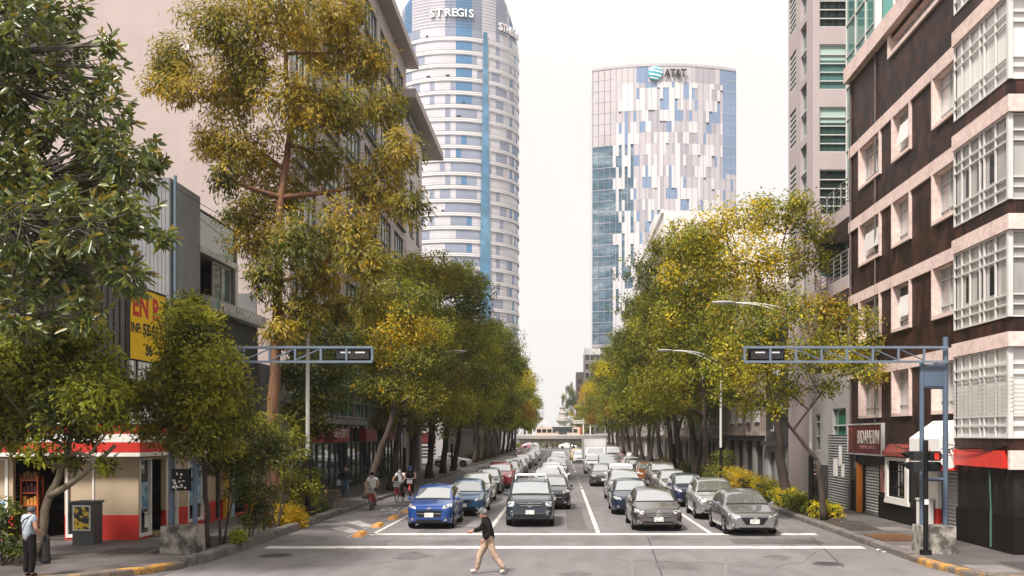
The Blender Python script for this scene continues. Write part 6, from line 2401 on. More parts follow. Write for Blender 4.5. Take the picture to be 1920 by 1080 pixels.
    gr_ = q.build('grille', [trim], root, smooth='all')
    m = MB()
    for k in range(P.get('bars', 3)):
        z = gz0 + (gz1 - gz0) * (k + 0.7) / (P.get('bars', 3) + 0.3)
        xx = (gx0 + (gx1 - gx0) * (k + .7) / (P.get('bars', 3) + .3)) * 0.96
        patch((-xx, z - 0.011), (xx, z - 0.011), (xx, z + 0.011), (-xx, z + 0.011), 0.014, 10, 1, mb=m)
    m.build('grille_bar', [chrome if P.get('chrome') else rimm], gr_)
    lx0, lx1, lz0, lz1 = P['low']
    q = patch((-lx0, lz0), (lx0, lz0), (lx1, lz1), (-lx1, lz1), 0.007, 10, 2)
    q.build('bumper_intake', [trim], root, smooth='all')
    pz = P['plate']
    m = MB()
    hy = min((bvh.ray_cast(V((x, -1, pz)), V((0, 1, 0)))[0] or V((0, 0, 0))).y for x in (-.15, 0, .15))
    m.box(-0.16, 0.16, hy - 0.035, hy - 0.016, pz - 0.078, pz + 0.078)
    m.build('number_plate', [platem], root)
    # badge
    bzz = P.get('badge_z', (gz0 + gz1) / 2)
    hy = (bvh.ray_cast(V((0, -1, bzz)), V((0, 1, 0)))[0] or V((0, 0, 0))).y - 0.03
    m = MB()
    br = P.get('badge_r', 0.055)
    m.tube([(br * math.cos(a), hy, bzz + br * math.sin(a) * P.get('badge_s', 1.0)) for a in [2 * math.pi * k / 14 for k in range(15)]], 0.011, 5)
    if P.get('badge') == 'star':
        for a in (90, 210, 330):
            m.bar((0, hy, bzz), (br * math.cos(R(a)), hy, bzz + br * math.sin(R(a))), 0.010)
    elif P.get('badge') == 'bar':
        m.bar((-br * 1.2, hy, bzz), (br * 1.2, hy, bzz), 0.014)
    elif P.get('badge') == 'wing':
        m.bar((-br * .8, hy, bzz + br * .4), (0, hy, bzz - br * 0.1), 0.010)
        m.bar((br * .8, hy, bzz + br * .4), (0, hy, bzz - br * 0.1), 0.010)
    m.build('badge', [chrome], root)
    # mirrors
    ym = cowl + 0.42 * (wst - cowl)
    zm = lerp_keys(belt, ym) + 0.07
    for s in (1, -1):
        xm = hw + 0.02
        m = MB()
        m.lathe([(0.03, -0.05), (0.07, -0.035), (0.08, 0.0), (0.07, 0.04), (0.02, 0.05)], (s * (xm + 0.03), ym, zm), 10, axis='y', sx=1.15, sy=0.75)
        m.bar((s * (hw - 0.08), ym + 0.02, zm - 0.05), (s * (xm + 0.02), ym, zm - 0.01), 0.02)
        m.build('mirror', [pt], root, smooth=True)
    if P.get('rack'):
        m = MB()
        zr = P['H'] + 0.01
        for s in (1, -1):
            m.tube([(s * 0.58, wst + 0.15, zr - 0.03), (s * 0.58, wst + 0.22, zr + 0.13), (s * 0.58, rr0 - 0.3, zr + 0.13), (s * 0.58, rr0 - 0.2, zr - 0.03)], 0.025, 6)
        m.tube([(-0.58, wst + 0.25, zr + 0.13), (0.58, wst + 0.25, zr + 0.13)], 0.022, 6)
        for q in (0.9, 1.5):
            m.tube([(-0.58, wst + q, zr + 0.13), (0.58, wst + q, zr + 0.13)], 0.02, 6)
        m.bar((0, wst + .25, zr - 0.05), (0, wst + .25, zr + 0.13), 0.015)
        m.build('roof_rack', [steel], root)
    if P.get('rails'):
        for s in (1, -1):
            m = MB()
            m.tube([(s * 0.60, wst + 0.2, P['H'] - 0.04), (s * 0.60, wst + 0.3, P['H'] + 0.04), (s * 0.60, rr0 - 0.3, P['H'] + 0.03), (s * 0.60, rr0 - 0.1, P['H'] - 0.06)], 0.02, 6)
            m.build('roof_rail', [trim], root)
    if P.get('taxi'):
        m = MB()
        m.box(-0.2, 0.2, wst + .3, wst + .45, P['H'] + 0.005, P['H'] + 0.14)
        m.build('roof_sign', [white], root)
    # wheels
    for c in (ya, yb):
        for s in (1, -1):
            xo = s * (hw - 0.11)
            m = MB()
            m.lathe([(rw_ * 0.62, -0.10), (rw_ * 0.9, -0.105), (rw_, -0.07), (rw_, 0.07), (rw_ * 0.9, 0.105), (rw_ * 0.62, 0.10)], (xo, c, rw_), 20, axis='x')
            wh_ = m.build('wheel', [rubber], root, smooth=True)
            m = MB()
            m.lathe([(rw_ * 0.64, -0.08), (rw_ * 0.64, 0.085), (rw_ * 0.58, 0.09 if s > 0 else 0.085), (rw_ * .56, 0.05), (0, 0.05), ] if s > 0 else [(0, -0.05), (rw_ * .56, -0.05), (rw_ * 0.58, -0.09), (rw_ * 0.64, -0.085), (rw_ * 0.64, 0.08)], (xo, c, rw_), 20, axis='x')
            for k in range(5):
                a = 2 * math.pi * k / 5 + 0.3
                m.bar((xo + s * 0.075, c, rw_), (xo + s * 0.085, c + math.cos(a) * rw_ * .6, rw_ + math.sin(a) * rw_ * .6), 0.034)
            m.build('rim', [rimm], wh_)
    root.location = (0, 0, 0)
    return reg(root)


SPEC = {
    'hatch': dict(L=3.95, W=1.68, H=1.52, wr=0.295, ax=(0.72, 3.25), cowl=0.88, wst=1.62, roof_end=3.30, rwb=3.80, b=2.15, sw_end=3.45, door_end=3.05, tumble=0.22,
                  top=[(0, 0.70), (0.06, 0.80), (0.2, 0.88), (0.88, 1.03), (1.62, 1.43), (2.1, 1.51), (2.6, 1.515), (3.3, 1.42), (3.8, 1.02), (3.95, 0.85)], belt=[(0, 0.64), (0.2, 0.82), (0.88, 0.96), (3.3, 1.03), (3.95, 0.82)],
                  hl=(0.52, 0.78, 0.72, 0.84, 0.08, 0.46), fog=(0.6, 0.36, 0.05), tl=(0.55, 0.74, 0.75, 0.98), grille=(0.42, 0.46, 0.44, 0.68), low=(0.5, 0.46, 0.27, 0.36), plate=0.52, badge='bar', badge_z=0.755, chrome=True, bars=1, badge_r=0.07, badge_s=.5),
    'sedan': dict(L=4.5, W=1.75, H=1.45, wr=0.315, ax=(0.85, 3.5), cowl=1.15, wst=1.95, roof_end=3.15, rwb=3.85, b=2.45, sw_end=3.5, door_end=3.3, tumble=0.25,
                  top=[(0, 0.66), (0.06, 0.74), (0.2, 0.80), (1.15, 0.96), (1.95, 1.38), (2.4, 1.45), (2.75, 1.45), (3.15, 1.40), (3.85, 1.05), (4.3, 1.01), (4.5, 0.86)], belt=[(0, 0.6), (0.2, 0.75), (1.15, 0.90), (3.3, 0.98), (4.5, 0.83)],
                  hl=(0.55, 0.80, 0.64, 0.74, 0.05, 0.48), fog=(0.62, 0.36, 0.05), tl=(0.5, 0.76, 0.78, 0.94), grille=(0.36, 0.42, 0.56, 0.70), low=(0.55, 0.5, 0.26, 0.40), plate=0.46, badge_z=0.66, chrome=True),
    'sport': dict(L=4.3, W=1.78, H=1.44, wr=0.325, ax=(0.86, 3.52), cowl=1.15, wst=1.95, roof_end=3.35, rwb=4.0, b=2.5, sw_end=3.6, door_end=3.35, tumble=0.25,
                  top=[(0, 0.62), (0.06, 0.72), (0.2, 0.78), (1.15, 0.97), (1.95, 1.36), (2.5, 1.435), (2.8, 1.435), (3.35, 1.36), (4.0, 1.04), (4.3, 0.86)], belt=[(0, 0.56), (0.2, 0.72), (1.15, 0.91), (3.3, 1.0), (4.3, 0.83)],
                  hl=(0.50, 0.82, 0.60, 0.71, 0.07, 0.55), fog=(0.68, 0.33, 0.055), tl=(0.5, 0.76, 0.8, 0.96), grille=(0.42, 0.50, 0.50, 0.66), low=(0.62, 0.5, 0.24, 0.36), plate=0.43, badge='star', badge_z=0.60, badge_r=0.10, bars=2, chrome=True),
    'fastback': dict(L=4.46, W=1.80, H=1.45, wr=0.33, ax=(0.88, 3.58), cowl=1.25, wst=2.05, roof_end=3.35, rwb=4.1, b=2.6, sw_end=3.65, door_end=3.45, tumble=0.26,
                  top=[(0, 0.62), (0.06, 0.70), (0.2, 0.77), (1.25, 0.98), (2.05, 1.37), (2.6, 1.445), (2.9, 1.445), (3.35, 1.39), (4.1, 1.06), (4.46, 0.86)], belt=[(0, 0.56), (0.2, 0.71), (1.25, 0.92), (3.3, 1.01), (4.46, 0.83)],
                  hl=(0.52, 0.82, 0.62, 0.68, 0.07, 0.46), fog=(0.70, 0.36, 0.055), tl=(0.5, 0.78, 0.8, 0.94), grille=(0.30, 0.46, 0.38, 0.62), low=(0.62, 0.52, 0.22, 0.30), plate=0.49, badge='wing', badge_z=0.60, badge_r=0.075, bars=0, chrome=True),
    'suv': dict(L=4.6, W=1.80, H=1.69, wr=0.36, ax=(0.88, 3.53), cowl=1.08, wst=1.75, roof_end=4.0, rwb=4.42, b=2.45, sw_end=4.05, door_end=3.3, tumble=0.20, lift=0.06,
                  top=[(0, 0.86), (0.05, 0.95), (0.16, 1.02), (1.08, 1.13), (1.75, 1.60), (2.2, 1.68), (3.2, 1.69), (4.0, 1.62), (4.42, 1.1), (4.6, 0.92)], belt=[(0, 0.80), (0.16, 0.98), (1.08, 1.07), (3.6, 1.12), (4.6, 0.88)],
                  hl=(0.56, 0.82, 0.76, 0.94, 0.0, 0.58), fog=(0.66, 0.54, 0.07), tl=(0.58, 0.8, 0.9, 1.3), grille=(0.40, 0.46, 0.74, 0.92), low=(0.6, 0.6, 0.34, 0.48), plate=0.56, badge_z=0.83, badge_r=0.08, bars=2, chrome=True),
    'crossover': dict(L=4.45, W=1.82, H=1.58, wr=0.345, ax=(0.86, 3.52), cowl=1.12, wst=1.85, roof_end=3.75, rwb=4.2, b=2.5, sw_end=3.9, door_end=3.35, tumble=0.24, lift=0.03,
                  top=[(0, 0.74), (0.06, 0.84), (0.2, 0.91), (1.12, 1.06), (1.85, 1.49), (2.4, 1.575), (2.9, 1.58), (3.75, 1.49), (4.2, 1.1), (4.45, 0.92)], belt=[(0, 0.68), (0.2, 0.86), (1.12, 1.0), (3.5, 1.08), (4.45, 0.88)],
                  hl=(0.55, 0.82, 0.72, 0.85, 0.05, 0.52), fog=(0.68, 0.42, 0.06), tl=(0.52, 0.8, 0.85, 1.02), grille=(0.40, 0.47, 0.60, 0.80), low=(0.62, 0.56, 0.28, 0.42), plate=0.50, badge='star', badge_z=0.71, badge_r=0.09, bars=2, chrome=True, rails=True),
    'van': dict(L=4.9, W=1.85, H=1.95, wr=0.33, ax=(0.8, 3.8), cowl=0.75, wst=1.5, roof_end=4.75, rwb=4.88, b=2.1, sw_end=4.5, door_end=3.4, tumble=0.14,
                  top=[(0, 0.80), (0.06, 0.92), (0.2, 1.02), (0.75, 1.2), (1.5, 1.85), (2.0, 1.94), (4.2, 1.95), (4.75, 1.88), (4.88, 1.2), (4.9, 1.0)], belt=[(0, 0.74), (0.2, 0.95), (0.75, 1.12), (4.5, 1.16), (4.9, 0.95)],
                  hl=(0.56, 0.82, 0.72, 0.9, 0.04, 0.56), tl=(0.65, 0.82, 0.9, 1.4), grille=(0.42, 0.46, 0.66, 0.84), low=(0.6, 0.55, 0.28, 0.42), plate=0.5, bars=2, badge_z=0.75),
}
PROTO = {k: make_car(k, SPEC[k]) for k in SPEC}
PROTO['rack_suv'] = make_car('suv', dict(SPEC['suv'], rack=True))
PROTO['taxi'] = make_car('sedan', dict(SPEC['sedan'], taxi=True))
used_car = set()
PAINTED = {'body', 'door', 'mirror'}


def tree_objs(node):
    return [node[0]] + [x for k in node[1] for x in tree_objs(k)]


def car(kind, X, Y, col, label, rz=0.0, group=None, cat='car'):
    node = CHILD[PROTO[kind].name]
    if kind in used_car:
        objs = copy_tree(node)
    else:
        objs = tree_objs(node)
        used_car.add(kind)
    r = objs[0]
    r.location = (X, Y, 0.004)
    r.rotation_euler = (0, 0, rz)
    for k in ('label', 'group', 'category'):
        if k in r:
            del r[k]
    tag(r, label, cat, group)
    for o in objs[1:]:
        if o.type == 'MESH' and o.name.split('.')[0] in PAINTED:
            o.material_slots[0].link = 'OBJECT'
            o.material_slots[0].material = PAINT[col]
    return r


NODES = {k: CHILD[p.name] for k, p in PROTO.items()}
Q1, Q2, Q3, Q4 = ('cars queueing in the lane beside the bike lane', 'cars queueing in the lane behind the SUV with the roof rack', 'cars queueing in the lane behind the brown grey hatchback', 'cars queueing in the lane beside the hedges')
FLEET = [
    ('hatch', -4.75, 35.7, 'blue', 'bright blue hatchback first at the stop line beside the orange blocks', Q1),
    ('sedan', -4.1, 41.4, 'blue2', 'steel blue sedan directly behind the bright blue hatchback', Q1),
    ('sedan', -4.35, 48.6, 'silver', 'silver sedan third in the queue, behind the steel blue sedan', Q1),
    ('sedan', -4.3, 56.4, 'black', 'black sedan with glossy roof just ahead of the red crossover', Q1),
    ('crossover', -3.95, 62.4, 'red', 'dark red crossover in the queue beside the bike lane', Q1),
    ('sedan', -3.8, 69.6, 'white', 'white sedan directly behind the dark red crossover', Q1),
    ('hatch', -3.9, 77.0, 'white', 'white hatchback two cars behind the dark red crossover', Q1),
    ('sedan', -3.8, 85.0, 'silver', 'silver sedan a few cars behind the dark red crossover', Q1),
    ('sedan', -3.9, 99.0, 'dgrey', 'dark grey sedan after the gap in the bike lane side queue', Q1),
    ('hatch', -3.6, 108.0, 'silver', 'silver hatchback behind the dark grey sedan near the side street', Q1),
    ('suv', -3.6, 129.0, 'white', 'tall white SUV far back in the bike lane side queue', Q1),
    ('taxi', -5.6, 138.0, 'pink', 'pink taxi far back beside the kerb', Q1),
    ('rack_suv', -1.16, 36.5, 'slate', 'dark slate SUV with pale roof rack first at the stop line', Q2),
    ('hatch', -0.42, 45.0, 'black', 'black hatchback peeking out behind the SUV with the roof rack', Q2),
    ('crossover', -0.75, 52.5, 'silver', 'silver crossover with dark roof rails behind the black hatchback', Q2),
    ('sedan', -0.45, 60.0, 'white', 'white sedan behind the silver crossover in the middle queue', Q2),
    ('sedan', -0.7, 67.5, 'white', 'second white sedan in a row in the middle queue', Q2),
    ('hatch', -0.3, 75.0, 'silver', 'pale silver hatchback behind the two white sedans', Q2),
    ('sedan', -0.6, 83.0, 'white', 'white sedan just ahead of the big white SUV', Q2),
    ('suv', -0.3, 98.0, 'white', 'big white SUV at the back of the middle queue', Q2),
    ('sport', 3.4, 34.9, 'brown', 'brown grey sporty hatchback with star badge first at the stop line', Q3),
    ('sedan', 3.0, 42.0, 'navy', 'navy sedan directly behind the brown grey hatchback', Q3),
    ('crossover', 3.25, 49.6, 'silver', 'silver crossover hidden behind the navy sedan', Q3),
    ('suv', 3.5, 57.5, 'white', 'white SUV with broad windscreen behind the silver crossover', Q3),
    ('sedan', 2.75, 65.0, 'dgrey', 'dark grey sedan edging out beside the white SUV', Q3),
    ('van', 3.5, 72.5, 'silver', 'silver van behind the dark grey sedan', Q3),
    ('suv', 2.85, 86.0, 'white', 'white SUV in front of the box truck', Q3),
    ('fastback', 6.45, 33.3, 'grey', 'metallic grey hatchback first at the stop line beside the hedges', Q4),
    ('crossover', 6.25, 39.6, 'silver', 'silver crossover with star badge behind the metallic grey hatchback', Q4),
    ('hatch', 6.1, 46.6, 'navy', 'navy hatchback behind the silver crossover', Q4),
    ('sedan', 6.2, 53.5, 'silver', 'silver sedan between the navy hatchback and the bronze SUV', Q4),
    ('suv', 6.35, 61.0, 'bronze', 'bronze beige SUV in the lane beside the hedges', Q4),
    ('sedan', 6.1, 69.0, 'copper', 'copper orange sedan behind the bronze SUV', Q4),
    ('hatch', 5.9, 76.5, 'black', 'black hatchback behind the copper orange sedan', Q4),
    ('sedan', 6.1, 85.0, 'white', 'white sedan beside the box truck near the hedges', Q4),
    ('hatch', 5.6, 98.0, 'pink', 'pink hatchback far back near the dark hedge', Q4),
    ('van', 6.2, 118.0, 'white', 'white van far back behind the pink hatchback', Q4),
    ('van', 6.4, 134.0, 'silver', 'silver van farthest back beside the hedges', Q4),
    ('taxi', 2.2, 118.0, 'white', 'white taxi beside the box truck with yellow car behind', Q3),
    ('hatch', 2.0, 132.0, 'yellow', 'yellow hatchback far back beside the box truck', Q3),
    ('sedan', -5.6, 205.0, 'white', 'white sedan turning off the roundabout beyond the crossing', None),
]
for kind, x, y, col, lab, gq in FLEET:
    node = NODES[kind]
    car(kind, x, y, col, lab, R(rk_.uniform(-1.2, 1.2)), gq)
# cars standing or driving across
car('sedan', -9.6, 106.5, 'white', 'white sedan seen side on, waiting in the side street', R(90))
car('sedan', WX(1082, 238), 238, 'white', 'white sedan seen side on, crossing before the fountain', R(90))
car('taxi', WX(1012, 240), 241, 'pink', 'pink taxi seen side on at the roundabout', R(90))
car('hatch', WX(1006, 232), 231, 'silver', 'small silver hatchback leaving the roundabout', R(10))

# the box truck
tk = empty('box_truck', (3.25, 95.5, 0), 'white box truck standing behind the white SUV', 'truck', Q3)
m = MB()
m.box(2.1, 4.4, 97.6, 103.5, 0.95, 3.15)
m.build('cargo_box', [mat('truck_box', (0.58, 0.55, 0.54), 0.5, var=0.06)], tk)
m = MB()
for x in (2.09, 4.33):
    m.box(x, x + 0.08, 97.56, 97.597, 0.95, 3.15)
m.box(2.17, 4.33, 97.56, 97.597, 3.07, 3.15)
m.build('box_edge', [steel], tk)
m = MB()
m.add([(2.25, 95.5, .5), (4.25, 95.5, .5), (4.25, 97.4, .5), (2.25, 97.4, .5), (2.25, 95.5, 1.25), (4.25, 95.5, 1.25), (4.25, 97.4, 1.25), (2.25, 97.4, 1.25), (2.35, 95.95, 2.2), (4.15, 95.95, 2.2), (4.15, 97.4, 2.2), (2.35, 97.4, 2.2)],
      [(0, 3, 2, 1), (0, 1, 5, 4), (1, 2, 6, 5), (2, 3, 7, 6), (3, 0, 4, 7), (4, 5, 9, 8), (5, 6, 10, 9), (6, 7, 11, 10), (7, 4, 8, 11), (8, 9, 10, 11)])
m.build('cab', [PAINT['white']], tk)
m = MB()
m.quad((2.4, 95.52, 1.32), (4.1, 95.52, 1.32), (4.0, 95.87, 2.1), (2.5, 95.87, 2.1))
m.build('windscreen', [carglass], tk, fix=False)
for x in (2.35, 3.85):
    m = MB()
    m.box(x, x + 0.3, 95.46, 95.497, 0.75, 0.92)
    m.build('headlight', [headl], tk)
for x in (2.35, 4.1):
    for y in (96.4, 101.8):
        m = MB()
        m.lathe([(0.2, -0.12), (0.4, -0.12), (0.42, 0), (0.4, 0.12), (0.2, 0.12)], (x, y, 0.42), 16, axis='x')
        m.build('wheel', [rubber], tk)
m = MB()
m.box(2.5, 4.0, 96, 103, 0.5, 0.94)
m.build('chassis', [trim], tk)
# ================================================================ people and bicycles
skin = mat('skin', (0.36, 0.19, 0.13), 0.55, var=0.06, scale=6)


def cloth(name, col, var=0.25):
    return mat('cloth_' + name, col, 0.9, var=var, scale=9, bump=0.45, bscale=14, spec=0.08)


def skinned(name, pts, edges, rad, material, parent, sub=1, roots=(0,)):
    me = bpy.data.meshes.new(name)
    me.from_pydata([tuple(p) for p in pts], edges, [])
    o = link(name, me)
    o.modifiers.new('skin', 'SKIN').use_smooth_shade = True
    sd = o.modifiers.new('sub', 'SUBSURF')
    sd.levels = sd.render_levels = sub
    for i, r in enumerate(rad):
        sv = me.skin_vertices[0].data[i]
        sv.radius = r if hasattr(r, '__len__') else (r, r)
        sv.use_root = i in roots
        sv.use_loose = False
    dg = bpy.context.evaluated_depsgraph_get()
    dg.update()
    m2 = bpy.data.meshes.new_from_object(o.evaluated_get(dg))
    bpy.data.objects.remove(o)
    m2.name = name
    m2.materials.clear()
    m2.materials.append(material)
    m2.polygons.foreach_set('use_smooth', [True] * len(m2.polygons))
    return link(name, m2, parent)


STAND = dict(pelvis=(0, 0, .92), waist=(0, 0, 1.04), chest=(0, 0, 1.27), neck=(0, -.01, 1.45), head=(0, -.025, 1.565), top=(0, -.015, 1.66),
             sl=(.175, 0, 1.395), el=(.24, .03, 1.12), wl=(.25, -.04, .88), sr=(-.175, 0, 1.395), er=(-.24, .03, 1.12), wr=(-.25, -.04, .88),
             hl=(.09, 0, .89), kl=(.10, -.02, .48), al=(.10, .02, .09), tl=(.11, -.13, .035), hr=(-.09, 0, .89), kr=(-.10, -.02, .48), ar=(-.10, .02, .09), tr=(-.11, -.13, .035))
ORDER = list(STAND)
EDGES = [('pelvis', 'waist'), ('waist', 'chest'), ('chest', 'neck'), ('neck', 'head'), ('head', 'top'), ('chest', 'sl'), ('sl', 'el'), ('el', 'wl'), ('chest', 'sr'), ('sr', 'er'), ('er', 'wr'),
         ('pelvis', 'hl'), ('hl', 'kl'), ('kl', 'al'), ('al', 'tl'), ('pelvis', 'hr'), ('hr', 'kr'), ('kr', 'ar'), ('ar', 'tr')]
BR = dict(pelvis=.12, waist=.115, chest=.135, neck=.058, head=.098, top=.078, sl=.066, el=.046, wl=.032, sr=.066, er=.046, wr=.032, hl=.092, kl=.062, al=.042, tl=.036, hr=.092, kr=.062, ar=.042, tr=.036)


def person(loc, rz, pose, label, wear, height=1.0, group=None, hair=(0.02, 0.014, 0.01), cap=None, mask=None, glasses=False, skin_m=None, detail=True, name='person', cat='person'):
    """wear: list of (name, material, joints with radii) grown around the same skeleton as the body"""
    P = dict(STAND)
    P.update(pose)
    P = {k: V(v) * height for k, v in P.items()}
    root = empty(name, (0, 0, 0))
    skm = skin_m or skin
    pts = [P[k] for k in ORDER]
    rad = [BR[k] * height for k in ORDER]
    ed = [(ORDER.index(a), ORDER.index(b)) for a, b in EDGES]

    def addp(p, r, frm):
        pts.append(V(p))
        rad.append(r * height)
        ed.append((frm, len(pts) - 1))
        return len(pts) - 1
    f = (P['head'] - P['neck'])
    face = V(wear.get('face', (0, -1, 0))).normalized()
    up = (P['top'] - P['neck']).normalized()
    side = face.cross(up).normalized()
    hd = ORDER.index('head')
    addp(P['head'] + face * .118 * height - up * .012, .016, hd)             # nose
    addp(P['head'] + face * .085 * height - up * .075 * height, .03, hd)       # chin
    for s in (1, -1):
        addp(P['head'] + side * s * .098 * height - face * -.0, .018, hd)      # ears
    # hands: a palm with four fingers and a thumb
    for w_, e_ in (('wl', 'el'), ('wr', 'er')):
        d = (P[w_] - P[e_]).normalized()
        curl = V(wear.get('curl', (0, -0.35, 0)))
        inn = V((-P[w_].x, 0, 0)).normalized() if abs(P[w_].x) > .01 else V((1, 0, 0))
        acr = d.cross(inn).normalized()
        pal = addp(P[w_] + d * .055 * height, .030, ORDER.index(w_))
        if detail:
            for k in range(4):
                b = P[w_] + d * .09 * height + acr * (k - 1.5) * .021 * height
                i1 = addp(b, .010, pal)
                i2 = addp(b + (d + curl * .6).normalized() * (.034 + .005 * (1 - abs(k - 1.3))) * height, .009, i1)
                addp(pts[i2] + (d + curl * 1.6).normalized() * .028 * height, .0075, i2)
            t = addp(P[w_] + d * .045 * height - acr * .036 * height, .011, pal)
            addp(pts[t] + (d * 0.8 - acr * .5 + inn * .3).normalized() * .04 * height, .009, t)
    skinned('body', pts, ed, rad, skm, root, 1)
    for nm, mt, js in wear['layers']:
        ks = [k for k in ORDER if k in js]
        ix = {k: i for i, k in enumerate(ks)}
        e2 = [(ix[a], ix[b]) for a, b in EDGES if a in ix and b in ix]
        pp = [P[k] for k in ks]
        # cut a short sleeve or leg part of the way down
        for k in ks:
            r = js[k]
            if hasattr(r, '__len__') and len(r) == 2 and isinstance(r[1], str):
                pp[ix[k]] = P[r[1]].lerp(P[k], wear.get('cut', 0.55))
        rr2 = [(js[k][0] if hasattr(js[k], '__len__') else js[k]) * height for k in ks]
        if 'pelvis' in ix and 'neck' in ix:                       # hem below the hips
            pp[ix['pelvis']] = P['pelvis'] + (P['pelvis'] - P['waist']).normalized() * .11 * height
            rr2[ix['pelvis']] *= 1.06
        elif 'waist' in ix and 'hl' in ix:                        # waistband
            pp[ix['waist']] = P['waist'] + (P['waist'] - P['pelvis']).normalized() * .05 * height
        skinned(nm, pp, e2, rr2, mt, root, 1)
    for s in ('l', 'r'):
        sh_m = wear.get('shoe', black)
        skinned('shoe', [P['a' + s] + V((0, .02, -.015)), P['a' + s] * .5 + P['t' + s] * .5, P['t' + s]], [(0, 1), (1, 2)], [.055 * height, .052 * height, .046 * height], sh_m, root, 1)
    hc = P['head'] * 0.55 + P['top'] * 0.45
    rot = up.to_track_quat('Z', 'Y').to_matrix()

    def dome(nm, mt, r0, z0, squash, shift, extra=None):
        m = MB()
        prof = [(r0 * math.cos(a), z0 + (r0 * squash) * math.sin(a)) for a in [R(x) for x in (-35, -12, 8, 28, 48, 68, 84)]] + [(0.0, z0 + r0 * squash)]
        m.lathe(prof, (0, 0, 0), 14)
        if extra:
            extra(m)
        m.v = [tuple(hc + rot @ V(p) * 1.0 + shift) for p in m.v]
        return m.build(nm, [mt], root, smooth='all')
    if cap:
        def brim(m):
            b = len(m.v)
            inv = rot.inverted()
            fl = inv @ face
            sl_ = inv @ side
            pts_ = []
            for a in (-70, -40, -15, 15, 40, 70):
                q = fl * math.cos(R(a)) + sl_ * math.sin(R(a))
                pts_.append(q)
            z = 0.012 * height
            for q in pts_:
                m.v.append(tuple(q * .10 * height + V((0, 0, z))))
            for q in pts_:
                m.v.append(tuple(q * .10 * height + fl * .075 * height + V((0, 0, z - .018))))
            for k in range(5):
                m.f.append((b + k, b + k + 1, b + 7 + k, b + 6 + k))
                m.m.append(0)
        dome('cap', cap, .108 * height, 0.0, 0.95, V((0, 0, 0)) - face * .006, brim)
    if hair:
        hm = mat('hair_%02x%02x' % (int(hair[0] * 255), int(hair[1] * 255)), hair, 0.7, var=0.3, scale=30)
        dome('hair', hm, .106 * height, -0.012 * height, 0.86 if cap else 1.0, -face * .020 * height)
    if mask:
        m = MB()
        m.lathe([(0.0, 0.062), (.035, .055), (.062, .03), (.07, 0.0)], (0, 0, 0), 10)
        q = face.to_track_quat('Z', 'Y').to_matrix()
        m.v = [tuple(P['head'] - up * .045 * height + face * .058 * height + q @ V(p) * height) for p in m.v]
        m.build('face_mask', [mask], root, smooth='all')
    if detail:
        for s in (1, -1):
            m = MB()
            m.lathe([(0, -.011), (.011, -.005), (.012, 0), (.011, .005), (0, .011)], tuple(P['head'] + face * .094 * height + side * s * .036 * height + up * .016), 8)
            m.build('eye', [mat('eye_dark', (0.03, 0.02, 0.015), 0.2)], root, smooth='all')
    if glasses:
        m = MB()
        a = P['head'] + face * .108 * height + up * .018
        m.bar(a - side * .07, a + side * .07, .012)
        m.bar(a - side * .08, a - side * .09 - face * .1, .006)
        m.bar(a + side * .08, a + side * .09 - face * .1, .006)
        m.build('sunglasses', [black], root)
    root.location = loc
    root.rotation_euler = (0, 0, rz)
    tag(root, label, cat, group)
    return root


TROUS = dict(waist=.128, pelvis=.142, hl=.112, kl=.083, al=.068, hr=.112, kr=.083, ar=.068)
JACK = dict(pelvis=.150, waist=.155, chest=.168, neck=.072, sl=.092, el=.068, wl=.052, sr=.092, er=.068, wr=.052)
TEE = dict(pelvis=.158, waist=.15, chest=.16, neck=.066, sl=.09, el=(.074, 'sl'), sr=.09, er=(.074, 'sr'))
SHORT = dict(waist=.128, pelvis=.142, hl=.115, kl=(.098, 'hl'), hr=.115, kr=(.098, 'hr'))

c_black, c_khaki, c_grey, c_jeans, c_white, c_dark = cloth('black', (0.013, 0.011, 0.011)), cloth('khaki', (0.40, 0.29, 0.215)), cloth('grey', (0.30, 0.33, 0.37)), cloth('jeans', (0.07, 0.11, 0.16)), cloth('white', (0.78, 0.76, 0.74), 0.1), cloth('charcoal', (0.025, 0.023, 0.023))

# the man striding across in the foreground (walks towards -x)
fz = lambda f, z, x=0.0: (x, -f, z)
person((WX(917, 24.3), 24.3, 0.004), R(-90), dict(
    pelvis=fz(0, .83), waist=fz(.02, .95), chest=fz(.07, 1.16), neck=fz(.115, 1.33), head=fz(.165, 1.43), top=fz(.165, 1.53),
    sl=fz(.07, 1.28, .185), el=fz(-.06, 1.04, .235), wl=fz(.10, .84, .23), sr=fz(.08, 1.28, -.185), er=fz(.20, 1.05, -.23), wr=fz(.40, 1.0, -.20),
    hl=fz(-.01, .80, .09), kl=fz(-.13, .45, .095), al=fz(-.37, .13, .10), tl=fz(-.26, .04, .10), hr=fz(.02, .80, -.09), kr=fz(.23, .45, -.095), ar=fz(.30, .085, -.10), tr=fz(.46, .05, -.10)),
    'man in black jacket, khaki trousers and grey cap striding across the road', dict(layers=[('jacket', c_black, JACK), ('trousers', c_khaki, TROUS)], shoe=cloth('pale_shoe', (0.45, 0.40, 0.36)), face=(0, -1, -0.12), curl=(0, -.5, 0)),
    1.03, cap=cloth('cap_grey', (0.11, 0.115, 0.11)), hair=(0.20, 0.19, 0.18), glasses=True)

